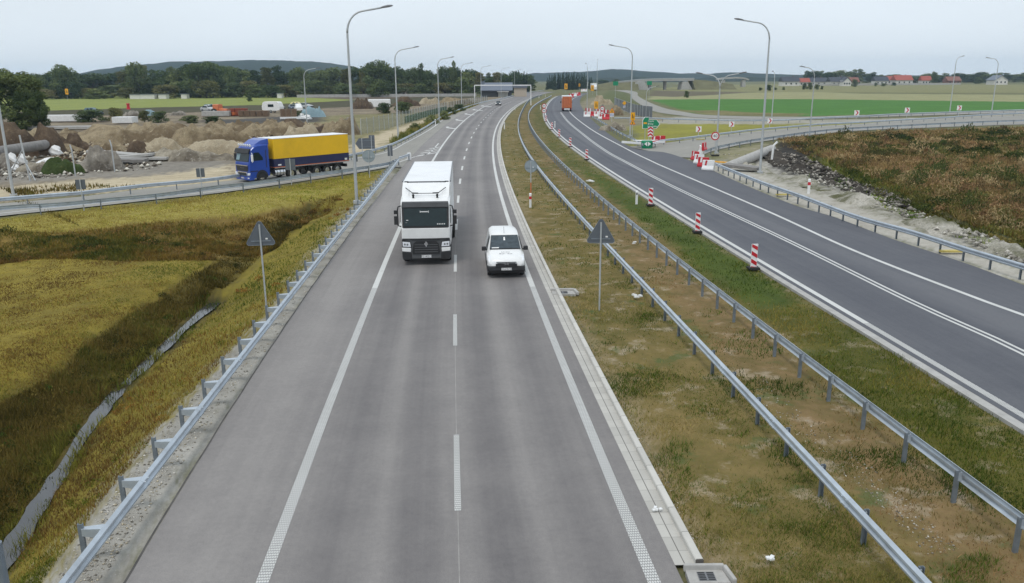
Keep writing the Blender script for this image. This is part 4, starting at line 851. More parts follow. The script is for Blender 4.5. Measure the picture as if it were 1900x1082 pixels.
b = MB(); b.tube([(-1.05, .55, 3.3), (-1.05, .5, 3.42), (1.05, .5, 3.42), (1.05, .55, 3.3)], .03, 6)
b.build('light_bar', M['chrome'], t)
for k in range(6):
    b = MB(); x = -.95+k*.38; b.cyl((x, .44, 3.40), (x, .52, 3.42), .11, 12); b.build('roof_lamp', M['headlight'], t)
b = MB(); b.plate([(-.92, 1.05), (.92, 1.05), (1.0, 1.55), (-1.0, 1.55)], .05, .12); gl = b.build('grille', M['black_plastic'], t)
b = MB(); b.box((0, .045, 1.58), (2.0, .05, .09)); b.build('chrome_strip', M['chrome'], gl)
text('M A N', .2, (0, .045, 1.34), (math.pi/2, 0, 0), M['mid_grey'], gl, 'badge')
b = MB(); b.plate([(-.72, .62), (.72, .62), (.82, .98), (-.82, .98)], .03, .10); b.build('lower_frame', M['chrome'], t)
b = MB(); b.plate([(-.62, .68), (.62, .68), (.68, .90), (-.68, .90)], .01, .06); b.build('lower_grille', M['black_plastic'], t)
plate(t, .02, .42, 'KR 61 MX', .52, .13)
b = MB(); b.box((0, .3, .38), (2.46, .5, .34)); b.build('bumper', M['blue_paint'], t, bevel=.06)
for s_ in (-1, 1):
    b = MB(); b.plate([(s_*.86, .66), (s_*1.2, .70), (s_*1.22, .92), (s_*.9, .90)], .02, .2); b.build('headlight', M['headlight'], t, bevel=.02)
    b = MB(); b.box((s_*1.0, .05, .42), (.28, .03, .09)); b.build('fog_lamp', M['headlight'], t)
    b = MB(); b.side([(.50, 2.0), (1.55, 2.0), (1.55, 2.25), (1.15, 2.75), (.62, 2.75)], s_*1.235, s_*1.258); b.build('side_window', M['glass'], t)
    b = MB(); b.side([(1.85, 1.3), (1.93, 1.3), (1.93, 2.9), (1.85, 2.9)], s_*1.24, s_*1.262); b.build('side_slot', M['navy_tarp'], t)
    b = MB(); b.box((s_*1.48, .30, 2.28), (.2, .12, .62)); b.tube([(s_*1.24, .4, 2.75), (s_*1.45, .34, 2.7), (s_*1.45, .34, 1.9), (s_*1.24, .4, 1.85)], .03, 6); b.build('mirror', M['plastic_white'] if s_ > 0 else M['black_plastic'], t, bevel=.02)
    b = MB(); b.loft([[(s_*(1.235+dx), 1.35+.62*math.cos(a), .5+.62*math.sin(a)) for a in np.linspace(-.2, math.pi+.2, 15)] for dx in (0, .03)]); b.build('wheel_arch', M['black_plastic'], t)
    b = MB(); b.box((s_*1.16, .55, 1.05), (.2, .8, .10)); b.build('step_edge', M['navy_tarp'], t)
    w = wheel(t, s_*1.12, 1.35, .50, .33, s_); wheel(t, s_*1.08, 4.6, .50, .5, s_)
    b = MB(); b.cyl((s_*.98, 2.75, .72), (s_*.98, 3.85, .72), .33, 18); ft = b.build('fuel_tank', M['chrome'], t, True, auto=40)
    b = MB(); 
    for yy in (2.95, 3.3, 3.65): b.tube([(s_*.98+.345*math.cos(a), yy, .72+.345*math.sin(a)) for a in np.linspace(0, 2*math.pi, 19)], .02, 5)
    b.build('tank_strap', M['dark_grey'], ft)
y0 = 2.75; y1 = LT
for s_ in (-1, 1):
    for k in range(3): wheel(t, s_*1.1, y1-1.5-k*1.25, .48, .42, s_)
b = MB(); b.box((0, (2.0+y1)/2, .85), (1.0, y1-2.4, .3)); b.box((0, y1-.3, .75), (2.3, .2, .3)); b.box((.6, (y0+y1)/2+.3, .75), (.6, 1.2, .5)); b.box((-.6, (y0+y1)/2+.3, .75), (.6, 1.2, .5)); b.box((0, 4.6, .95), (2.2, 2.0, .12))
for s_ in (-1, 1): b.box((s_*1.12, y1-2.75, 1.02), (.3, 3.9, .06)); b.box((s_*1.1, 5.9, .62), (.16, .5, .45))
b.build('chassis', M['black_plastic'], t)
b = MB(); b.box((0, (y0+y1)/2, 2.93), (2.52, y1-y0, 1.86)); tr = b.build('trailer_tarpaulin', M['yellow_tarp'], t, bevel=.02)
b = MB(); b.box((0, (y0+y1)/2, 1.62), (2.53, y1-y0+.01, .74)); b.build('lower_tarpaulin', M['navy_tarp'], tr, bevel=.01)
b = MB(); b.box((0, (y0+y1)/2, 3.895), (2.54, y1-y0+.02, .06)); b.build('trailer_roof', M['box_white'], tr, bevel=.02)
b = MB(); b.box((0, (y0+y1)/2, 1.21), (2.54, y1-y0+.02, .07)); b.build('floor_rail', M['orange_paint'], tr)
b = MB(); b.box((0, (y0+y1)/2, 1.14), (2.50, y1-y0, .06)); b.build('load_rail', M['chrome'], tr)
b = MB(); b.box((1.265, y0+.55, 1.42), (.02, .35, .14)); b.box((1.265, y1-.4, 1.4), (.02, .3, .2)); b.build('marker_plate', M['plastic_white'], tr)
# ---------------------------------------------------------------- orange van going away
c = P3(1052, 207); rzv = math.atan2(float(XRL(c.y+20)-XRL(c.y)), 20.0)*-1
t = thing('delivery_truck', 'orange box truck with white roof seen from behind, driving away', 'truck', (c.x, c.y, 0), math.pi-.04-0)
S_ = 1.12; t.scale = (S_, S_, S_)                           # its rear is at local +Y = 0 after the turn
b = MB(); b.box((0, -3.2, 2.25), (2.4, 6.4, 2.9)); b.build('cargo_box', M['orange_paint'], t, bevel=.03)
b = MB(); b.box((0, -3.2, 3.75), (2.5, 6.5, .16)); b.box((-1.22, -3.2, 3.5), (.08, 6.5, .5)); b.box((1.22, -3.2, 3.5), (.08, 6.5, .5)); b.build('roof', M['box_white'], t)
for s_ in (-1, 1):
    b = MB(); b.box((s_*.585, .03, 2.28), (1.12, .06, 2.7)); d = b.build('rear_door', M['orange_paint'], t, bevel=.02)
    b = MB(); b.box((s_*.25, .08, 2.25), (.05, .04, 2.6)); b.box((s_*.9, .08, 2.25), (.05, .04, 2.6)); b.build('door_bar', M['rust'], d)
    b = MB(); b.box((s_*1.0, .1, .62), (.3, .06, .18)); b.build('tail_light', M['red_lens'], t)
    wheel(t, s_*.95, -1.6, .45, .4, s_); wheel(t, s_*1.0, -7.4, .45, .3, s_)
    b = MB(); b.box((s_*1.42, -7.3, 2.1), (.25, .1, .5)); b.bar((s_*1.15, -7.3, 2.3), (s_*1.42, -7.3, 2.3), .05, .05); b.build('mirror', M['black_plastic'], t)
b = MB(); b.box((0, -3.4, .72), (2.2, 6.8, .35)); b.box((0, .05, .5), (2.2, .1, .12)); b.build('chassis', M['black_plastic'], t)
b = MB(); b.loft([cab_ring(-6.6, 1.1, .5, 2.6), cab_ring(-7.6, 1.1, .5, 2.5), cab_ring(-8.2, 1.05, .5, 1.6)]); b.build('cab', M['white_paint'], t, bevel=.05)
b = MB(); b.box((0, .11, .62), (1.4, .03, .3)); b.build('rear_panel', M['plastic_white'], t)
# ---------------------------------------------------------------- cars
def car(name, label, cat, loc, rz, paint_, L=4.3, Wd=.88, Hh=1.47, kind='hatch', lights=False, group=None):
    t = thing(name, label, cat, loc, rz, group); b = MB()
    zt = Hh
    def rg(y, w, wt, zs, z, ch=.08): return vring(y, w, wt, .25, zs, z, ch)
    if kind == 'estate':
        rs = [rg(.03, .7, .66, .6, .68, .03), rg(.3, Wd, Wd*.9, .72, .86), rg(1.2, Wd, Wd*.9, .88, 1.0), rg(1.9, Wd, Wd*.74, .9, zt-.03), rg(2.6, Wd, Wd*.76, .9, zt), rg(L-.5, Wd, Wd*.74, .9, zt-.05), rg(L-.08, Wd*.97, Wd*.84, .9, 1.0), rg(L, Wd*.9, Wd*.8, .7, .8, .03)]
    else:
        rs = [rg(.03, .7, .66, .6, .68, .03), rg(.3, Wd, Wd*.9, .70, .82), rg(1.15, Wd, Wd*.9, .85, .96), rg(1.95, Wd, Wd*.72, .88, zt-.04), rg(2.5, Wd, Wd*.73, .88, zt), rg(L-1.2, Wd, Wd*.72, .88, zt-.06), rg(L-.45, Wd, Wd*.85, .88, 1.02), rg(L-.03, Wd*.95, Wd*.84, .8, .9), rg(L, Wd*.9, Wd*.8, .6, .7, .03)]
    b.loft(rs); b.build('body', M[paint_], t, True, auto=38)
    b = MB(); b.loft([[(-Wd*.84, 1.2, .985), (Wd*.84, 1.2, .985), (Wd*.8, 1.3, .97), (-Wd*.8, 1.3, .97)], [(-Wd*.69, 1.88, zt-.05), (Wd*.69, 1.88, zt-.05), (Wd*.66, 1.97, zt-.08), (-Wd*.66, 1.97, zt-.08)]]); b.build('windshield', M['glass'], t)
    for s_ in (-1, 1):
        b = MB(); b.loft([[(s_*(Wd+.006), 1.45, .92), (s_*(Wd+.006), L-.75, .92), (s_*(Wd-.02), L-.75, .92), (s_*(Wd-.02), 1.45, .92)], [(s_*Wd*.765, 1.95, zt-.13), (s_*Wd*.765, L-1.15, zt-.13), (s_*Wd*.73, L-1.15, zt-.13), (s_*Wd*.73, 1.95, zt-.13)]]); b.build('side_window', M['glass'], t)
        b = MB(); b.box((s_*(Wd*.74), .10, .66), (.3, .12, .14)); b.build('headlight', M['lamp_on'] if lights else M['headlight'], t)
        wheel(t, s_*(Wd-.08), .8, .31, .2, s_, rim='mid_grey'); wheel(t, s_*(Wd-.08), L-.85, .31, .2, s_, rim='mid_grey')
    b = MB(); b.box((0, .03, .42), (1.5, .12, .28)); b.build('grille', M['black_plastic'], t)
    b = MB(); b.loft([[(-Wd*.7, L-1.12, zt-.1), (Wd*.7, L-1.12, zt-.1), (Wd*.7, L-1.05, zt-.1), (-Wd*.7, L-1.05, zt-.1)], [(-Wd*.8, L-.52, 1.06), (Wd*.8, L-.52, 1.06), (Wd*.8, L-.44, 1.06), (-Wd*.8, L-.44, 1.06)]]); b.build('rear_window', M['glass'], t)
    return t
m, t_, b_, N, L = nmat('lamp_on'); b_.inputs['Emission Color'].default_value = (1, .98, .93, 1); b_.inputs['Emission Strength'].default_value = 2.2; M['lamp_on'] = m
c = P3(924, 196); car('car', 'black car with headlights on, coming round the far bend', 'car', (c.x, c.y, 0), -.06, 'car_dark', lights=True)
CARS = [('silver hatchback parked at the left end of the scrap yard row', 397, 207, 60, 'car_silver', 'hatch'), ('dark teal estate car parked next to the silver hatchback', 408, 204, 100, 'car_teal', 'estate'),
        ('grey hatchback parked right of the white caravan', 527, 204, 75, 'car_grey', 'hatch'), ('dark navy car parked nose out beside the white pickup', 546, 205, 25, 'car_navy', 'hatch'),
        ('yellowish car parked behind the white boat-shaped trailer', 565, 199, 80, 'car_yellow', 'estate'), ('silver car at the right end of the parked row', 579, 201, 70, 'car_silver', 'hatch')]
for lab, px, py, a, p_, k_ in CARS:
    o = car('parked_car', lab, 'car', P3(px, py), R(a), p_, kind=k_, group='cars parked in the yard'); o.scale = (1.15, 1.15, 1.25)
o = car('off_road_car', 'dark green off-road car parked behind the bushes left', 'car', P3(189, 214), R(80), 'car_teal', L=4.2, Hh=1.75, kind='estate'); o.scale = (1.2, 1.2, 1.2)
t = thing('caravan', 'white rounded touring caravan parked in the yard', 'caravan', P3(507, 209), R(80)); t.scale = (1.25, 1.25, 1.25)
b = MB(); b.side([(-2.2, .6), (-2.25, 1.3), (-1.9, 2.3), (-1.5, 2.5), (1.5, 2.5), (1.95, 2.3), (2.25, 1.4), (2.2, .6), (1.6, .45), (-1.6, .45)], -1.05, 1.05); b.build('body', M['plastic_white'], t, bevel=.08)
b = MB(); b.side([(-.7, 1.3), (.7, 1.3), (.7, 1.9), (-.7, 1.9)], 1.04, 1.07); b.side([(-.7, 1.3), (.7, 1.3), (.7, 1.9), (-.7, 1.9)], -1.07, -1.04); b.build('window', M['glass'], t)
for s_ in (-1, 1): wheel(t, s_*.95, .1, .33, .2, s_)
b = MB(); b.bar((0, -2.2, .45), (0, -3.3, .45), .1, .08); b.build('drawbar', M['dark_grey'], t)
t = thing('pickup', 'small white pickup parked between navy car and lamp post', 'pickup truck', P3(556, 208), R(20)); t.scale = (1.2, 1.2, 1.3)
b = MB(); b.loft([vring(0, .8, .75, .4, .9, 1.0), vring(.9, .85, .78, .4, 1.05, 1.2), vring(1.5, .85, .68, .4, 1.1, 1.8), vring(2.5, .85, .7, .4, 1.1, 1.8), vring(2.55, .85, .8, .4, .95, 1.05), vring(4.4, .85, .8, .4, .95, 1.05)]); b.build('body', M['white_paint'], t, True, auto=38)
b = MB(); b.loft([[(-.7, .98, 1.25), (.7, .98, 1.25), (.7, 1.05, 1.25), (-.7, 1.05, 1.25)], [(-.62, 1.42, 1.7), (.62, 1.42, 1.7), (.62, 1.5, 1.7), (-.62, 1.5, 1.7)]]); b.build('windshield', M['glass'], t)
for s_ in (-1, 1):
    for y in (.8, 3.5): wheel(t, s_*.78, y, .34, .2, s_)
t = thing('white_truck', 'white box truck far off beyond the works', 'truck', P3(1103, 168), 0); t.scale = (1.5, 1.5, 1.3)
b = MB(); b.box((0, 4.5, 2.4), (2.5, 6.5, 2.9)); b.build('cargo_box', M['box_white'], t, bevel=.03)
b = MB(); b.loft([cab_ring(0, 1.15, .5, 2.0), cab_ring(.4, 1.2, .5, 2.7), cab_ring(1.2, 1.2, .5, 2.8)]); cb = b.build('cab', M['white_paint'], t, bevel=.04)
b = MB(); b.loft([[(-1, .03, 1.7), (1, .03, 1.7), (1, .1, 1.7), (-1, .1, 1.7)], [(-1, .3, 2.5), (1, .3, 2.5), (1, .4, 2.5), (-1, .4, 2.5)]]); b.build('windshield', M['glass'], cb)
for s_ in (-1, 1):
    for y in (.9, 6): wheel(t, s_*1.0, y, .45, .35, s_)
# ================================================================== lamps
def lamp(px, py, h, az, reach, label, r0=.13, arms=1, name='street_lamp', top=None, z=None, lean=0.0):
    """az: direction the arm points, radians in plan (0 = +X)"""
    p = P3(px, py); t = thing(name, label, 'street lamp', p, az, 'street lamps along the roads')
    b = MB(); b.tube([(0, 0, -.3), (0, 0, .4), (0, 0, h*.5), (0, 0, h-1.9)], [r0, r0*.98, r0*.8, r0*.6], 10); b.cyl((0, 0, -.1), (0, 0, .12), r0*2.2, 12); b.build('pole', M['lamp_steel'], t, True, auto=40)
    for k in range(arms):
        s = -1 if k else 1; b = MB(); pts = [(0, 0, h-1.9)]
        for a in np.linspace(R(10), R(80), 8): pts.append((s*(1.35*(1-math.cos(a))), 0, h-1.9+1.55*math.sin(a)))
        e = Vector(pts[-1]); tip = Vector((s*reach, 0, e.z+(reach-abs(e.x))*.17)); pts.append(tip)
        b.tube(pts, [r0*.6]*3+[r0*.5]*(len(pts)-3), 8); b.build('arm', M['lamp_steel'], t, True)
        b = MB(); d = Vector((s*.98, 0, .17)).normalized(); L_ = .85; up = Vector((-d.z*s, 0, abs(d.x)))
        rg = lambda q, w, hh: [tip+d*q+Vector((0, -w, 0)), tip+d*q+Vector((0, -w*.8, 0))+up*hh, tip+d*q+Vector((0, w*.8, 0))+up*hh, tip+d*q+Vector((0, w, 0)), tip+d*q+Vector((0, w*.8, 0))-up*hh*.5, tip+d*q+Vector((0, -w*.8, 0))-up*hh*.5]
        b.loft([rg(-.1, .05, .04), rg(.1, .13, .09), rg(.5, .17, .11), rg(L_-.1, .13, .07), rg(L_, .05, .03)]); b.build('lantern', M['mid_grey'], t, bevel=.01)
    return t
for px, py, h, rch, lab in [(662,375,14.5,2.6,'tall grey lamp post rising above the guardrail near the triangular sign'),(739,261,13.9,2.9,'lamp post by the dirt track, second in the left row'),(815,225,13.8,2.9,'lamp post behind the slip lane guardrail, third in the left row'),(857,203,13.8,2.9,'lamp post at the far slip lane, fourth in the left row'),(893,189,14,3.2,'lamp post left of the grey-roofed building, fifth in the left row'),(930,181,14,3.2,'lamp post before the grey-roofed building, sixth in the left row'),(955,175,14,3,'lamp post under the height gantry, seventh in the left row'),(977,169.5,14,3,'farthest lamp post of the left row beside the pine clump')]:
    lamp(px, py, h, 0.12, rch, lab)
lamp(1410, 320, 14.6, math.pi-.1, 2.6, 'tall lamp post in the rubble bank right of the double line road')
lamp(1169, 252, 14.2, math.pi-.1, 3.0, 'lamp post behind the green crash cushion carrying yellow signs')
lamp(1089, 204, 13.4, R(100), 1.6, 'thin lamp post by the striped closure boards', r0=.11)
lamp(1107, 190, 16.0, R(80), 1.6, 'thin lamp post by the yellow signs beyond the closure', r0=.11)
lamp(1198, 216, 7.2, 0.1, 2.4, 'short lamp post on the side road bend', r0=.11)
lamp(1329, 284, 9.8, math.pi-.5, 2.3, 'double-armed lamp post beside the round 40 sign', r0=.12, arms=2)
lamp(1432, 218, 10.5, R(85), 2.0, 'lamp post in front of the green field, near the chevron sign', r0=.12)
lamp(1502, 252, 10.9, math.pi-.1, 1.6, 'shorter lamp post on the on-ramp in front of the houses', r0=.11)
lamp(1762, 209, 14, .4, 1.8, 'lamp post on the far ramp, left of the last one', r0=.13)
lamp(1839, 214, 13.2, math.pi-.3, 2.0, 'rightmost lamp post on the far ramp', r0=.13)
lamp(570, 232, 11.6, 0.1, 2.6, 'lamp post in the scrap yard behind the yellow trailer', r0=.13)
lamp(25, 363, 13.8, R(150), 2.2, 'leftmost lamp post, cut by the picture edge, behind the ramp guardrail', r0=.13)
lamp(560, 180, 9.0, R(90), 1.0, 'thin pole at the edge of the far field by a dark tree', r0=.10)
t = thing('height_gantry', 'thin white portal gantry spanning the far carriageway', 'gantry', P3(881, 193.5)); a = P3(881, 193.5); c = P3(985, 195)-a
b = MB(); b.bar((0, 0, -.2), (0, 0, 6.6), .28, .28); b.build('post', M['sign_white'], t); b = MB(); b.bar(c+Vector((0, 0, -.2)), c+Vector((0, 0, 6.6)), .28, .28); b.build('post', M['sign_white'], t)
b = MB(); b.bar((0, 0, 6.75), c+Vector((0, 0, 6.75)), .3, .32); b.build('beam', M['sign_white'], t)
# ================================================================== signs
def face_rz(p): return math.atan2(-p.x, p.y)*0.6           # roughly square to the road
def poly_ring(n, r, ph=0.0): return [(r*math.cos(2*math.pi*k/n+ph), r*math.sin(2*math.pi*k/n+ph)) for k in range(n)]
def rounded_tri(r, c=.10):
    out = []
    for k in range(3):
        a = math.pi/2 + k*2*math.pi/3
        for d in (-.9, -.3, .3, .9): out.append(((r-c)*math.cos(a)+c*math.cos(a+d), (r-c)*math.sin(a)+c*math.sin(a+d)))
    return out
def sign_back(kind, px, py, zc, r, label, m='sign_back', name='road_sign', lean=0.0, extra=False):
    p = P3(px, py); p = onground(p) if px < 700 and py > 340 else p
    t = thing(name, label, 'road sign', p, face_rz(p), 'backs of road signs')
    b = MB(); b.tube([(0, 0, -.4), (lean*.5, 0, zc*.5), (lean, 0, zc+r*.8)], .035, 8); b.build('post', M['lamp_steel'], t)
    pg = rounded_tri(r) if kind == 'tri' else poly_ring(28, r)
    b = MB(); b.plate([(x+lean, z+zc) for x, z in pg], .045, .06); rim = [(x*.985+lean, z*.985+zc) for x, z in pg]; pn = b.build('panel', M[m], t)
    b = MB(); n = len(pg)
    for i in range(n): b.bar((pg[i][0]+lean, .04, pg[i][1]+zc), (pg[(i+1) % n][0]+lean, .04, pg[(i+1) % n][1]+zc), .02, .02)
    zb = zc-r*.30; w = r*.62 if kind == 'tri' else r*.8
    b.bar((lean-w, .035, zb), (lean+w, .035, zb), .03, .045); b.build('bracket', M['galv_dark'], pn)
    b = MB(); b.box((lean+r*.38, .042, zc-r*.16), (.09, .006, .06)); b.build('sticker', M['plastic_white'], pn); return t
d1 = 33
sign_back('tri', 495, 578, 3.32, .62, 'triangular warning sign seen from behind, standing on the ditch bank at left', lean=-.0)
sign_back('tri', 1112, 574, 3.15, .62, 'triangular warning sign seen from behind, standing in the median')
t = sign_back('round', 985, 382, 2.95, .46, 'round sign seen from behind above the red-banded post in the median', m='sign_back_light')
b = MB(); b.cyl((0, 0, .95), (0, 0, 1.75), .04, 8); b.build('post_sleeve', M['orange_paint'], t)
sign_back('round', 686, 328, 2.0, .60, 'pale round sign seen from behind beside the nearest lamp post', m='sign_back_light')
def delineator(px, py, label, h=1.0, w=.14, red=False, m='plastic_white'):
    p = P3(px, py); t = thing('delineator_post', label, 'marker post', p, 0, 'white marker posts')
    b = MB(); b.loft([[(-w/2, -.05, -.1), (w/2, -.05, -.1), (w/2, .05, -.1), (-w/2, .05, -.1)], [(-w/2, -.05, h-.06), (w/2, -.05, h-.06), (w/2, .05, h), (-w/2, .05, h)]]); b.build('post', M[m], t)
    b = MB()
    if red: b.box((0, 0, h*.66), (w+.012, .112, h*.22))
    else: b.box((0, -.052, h*.75), (w*.6, .01, .16))
    b.build('reflector', M['sign_red' if red else 'dark_grey'], t); return t
delineator(984, 383, 'white marker post with red band in the median', .98, .17, True); delineator(1181, 377, 'white marker post at the edge of the right road', .95, .17)
for px, py, w in [(936,239,'in the median by the kerb, nearer one'),(955.5,204,'in the median by the kerb, farther one'),(1029.5,237,'below the pair of round signs'),(1003,203,'left of the pair of round signs'),(808,232,'behind the slip lane guardrail'),(1000,182,'far in the median grass'),(1012,180,'far median, second'),(1500,358,'with red top on the gravel verge')]:
    delineator(px, py, 'small white marker post '+w, 1.15, .2, 'red' in w)
def panel(px, py, hpx, label):
    p = P3(px, py); d = p.y; h = hpx/F*d*1.04; w = h*.25; t = thing('marker_panel', label, 'marker board', p, .05, 'red and white marker boards on the right road')
    b = MB(); b.box((0, .03, .12+h/2), (w+.03, .04, h)); b.build('panel', M['sign_white'], t, bevel=.01)
    b = MB(); s = w*.62
    for k in range(-1, 4):
        z0 = .12 + h*k/3.0+h*.05; z1 = z0 + h/6.0
        q = [(-w/2, z0+s), (w/2, z0), (w/2, z1), (-w/2, z1+s)]; q = [(x, min(max(z, .12), .12+h)) for x, z in q]
        if max(z for x, z in q)-min(z for x, z in q) > .03: b.plate(q, .0, .009)
    b.build('stripe', M['sign_red'], t)
    b = MB(); b.box((0, .05, .06), (w*1.9, .5, .12)); b.build('foot', M['rubber'], t, bevel=.02); return t
for px, py, h, w in [(1398,500,43,'nearest the viewer'),(1294,432,33,'second from the viewer'),(1207,382,29,'beside the white marker post'),(1088.5,297,17,'fourth from the viewer'),(1058,273,15,'fifth from the viewer'),(1037.5,255,13,'sixth, on the inside of the bend'),(1024,241,12,'seventh, below the round signs'),(1013,226,10,'farthest, beside the round signs')]:
    panel(px, py, h, 'red and white striped marker board '+w)
def board_backs(px, py, zc, w, h, label, two=True, gap=.06):
    p = P3(px, py); t = thing('chevron_board', label, 'road sign', p, face_rz(p), 'backs of boards along the off-ramp')
    b = MB(); b.bar((0, 0, -.3), (0, 0, zc+h/2+.05), .07, .07); b.build('post', M['lamp_steel'], t)
    for s in ((-1, 1) if two else (0,)):
        b = MB(); b.box((s*(w/2+gap/2), .06, zc), (w, .03, h)); b.build('panel', M['sign_back'], t)
    return t
board_backs(156, 390, 1.9, .30, .72, 'grey backs of twin boards at the grass edge, leftmost on the off-ramp'); board_backs(376, 362, 1.85, .30, .72, 'grey backs of twin boards left of the blue lorry')
board_backs(541, 341, 1.75, .42, 1.0, 'grey backs of twin boards in front of the blue lorry fuel tank'); board_backs(725, 310, 1.75, .24, 1.15, 'grey backs of twin boards above the gore guardrail end')
board_backs(661.5, 322, 1.55, .36, .72, 'small dark board back beside the nearest lamp post', two=False)
p = P3(676, 292); t = thing('direction_sign', 'grey back of a large arrow-shaped direction sign beyond the off-ramp', 'road sign', p, .15)
b = MB(); b.plate([(-1.0, 1.65), (-.55, 1.0), (1.35, 1.0), (1.35, 2.65), (.65, 2.65), (.65, 2.3), (-.55, 2.3)], .05, .09); b.build('panel', M['sign_back'], t)
for x in (-.2, .95): 
    b = MB(); b.bar((x, 0, -.3), (x, 0, 2.6 if x > 0 else 2.3), .09, .09); b.build('post', M['lamp_steel'], t)
b = MB(); b.box((.4, .03, 1.25), (1.8, .04, .06)); b.box((.4, .03, 2.0), (1.8, .04, .06)); b.build('rail', M['galv_dark'], t)
# round 40 limit
p = P3(1329, 289); t = thing('speed_limit_sign', 'round speed limit sign reading 40 at the mouth of the on-ramp', 'road sign', p, .0)
b = MB(); b.cyl((-.15, 0, 0), (-.28, 0, 2.9), .035, 8); b.build('post', M['lamp_steel'], t)
b = MB(); b.plate([(x-.27, z+2.35) for x, z in poly_ring(30, .50)], -.06, -.03); b.build('ring', M['sign_red'], t)
b = MB(); b.plate([(x-.27, z+2.35) for x, z in poly_ring(30, .37)], -.072, -.058); fc = b.build('face', M['sign_white'], t)
text('40', .52, (-.27, -.076, 2.35), (math.pi/2, 0, 0), M['sign_black'], fc, 'number')
b = MB(); b.box((-.15, 0, .06), (.9, .5, .14)); b.build('foot', M['rubber'], t)
def chevron(px, py, zc, s, label):
    p = P3(px, py); t = thing('chevron_sign', label, 'road sign', p, -.05, 'white and red chevron signs on the on-ramp')
    b = MB(); b.bar((0, .03, -.2), (0, .03, zc), .07, .07); b.build('post', M['lamp_steel'], t)
    b = MB(); b.box((0, -.02, zc), (s, .03, s)); b.build('panel', M['sign_white'], t)
    h = s*.46; b = MB(); w = s*.27
    b.plate([(-s*.26, zc+h), (-s*.26+w, zc+h), (s*.36, zc), (s*.36-w, zc)], -.046, -.036); b.plate([(-s*.26, zc-h), (-s*.26+w, zc-h), (s*.36, zc), (s*.36-w, zc)], -.047, -.037); b.build('chevron', M['sign_red'], t); return t
for px, py, zc, s, w in [(1295.5,256,1.35,.85,'nearest the crash cushion'),(1356.5,248,1.55,.85,'second along the upper guardrail'),(1427.5,240,1.5,.85,'third, in front of the tall lamp post'),(1588,227,1.9,1.0,'fourth along the ramp'),(1681.5,221,1.9,1.05,'fifth along the ramp'),(1778,216,1.9,1.05,'last one at the right')]:
    chevron(px, py, zc, s, 'white sign with red chevron pointing right, '+w)
# green direction sign
p = P3(1205, 262); t = thing('direction_sign', 'green arrow-shaped direction sign with white lettering behind the crash cushion', 'road sign', p, 0)
out = [(-1.15, 1.85), (1.0, 1.85), (1.5, 2.5), (1.0, 3.15), (-.25, 3.15), (-.25, 3.55), (-.85, 3.55), (-1.15, 3.1)]
b = MB(); b.plate(out, -.03, .02); b.build('border', M['sign_white'], t); k = .93
b = MB(); b.plate([((x-.1)*k+.1, (z-2.6)*k+2.6) for x, z in out], -.042, -.028); fc = b.build('panel', M['sign_green'], t)
b = MB(); b.box((-.72, -.048, 2.65), (.5, .012, .24)); b.build('route_patch', M['sign_yellow'], fc)
for i, s in enumerate(('Opole', 'Brzeg', 'Namysłów')): text(s, .36, (-.35, -.052, 2.92-i*.38), (math.pi/2, 0, 0), M['sign_white'], fc, 'lettering', align='LEFT')
for x in (-.7, .6):
    b = MB(); b.bar((x, .06, -.2), (x, .06, 3.0), .08, .08); b.build('post', M['lamp_steel'], t)
p = P3(1206, 268); t = thing('arrow_board', 'upright board with red and white chevrons pointing up behind the crash cushion', 'road sign', p, 0)
b = MB(); b.box((0, .02, 1.75), (.72, .03, 1.35)); b.build('panel', M['sign_white'], t); b = MB()
for z in (1.10, 1.55, 2.0): 
    for s in (-1, 1): b.plate([(s*.36, z), (s*.36, z+.24), (0, z+.48), (0, z+.24)], -.012, .0)
b.build('chevron', M['sign_red'], t); b = MB(); b.bar((-.2, .06, -.2), (-.2, .06, 1.2), .06, .06); b.bar((.2, .06, -.2), (.2, .06, 1.2), .06, .06); b.build('post', M['lamp_steel'], t)
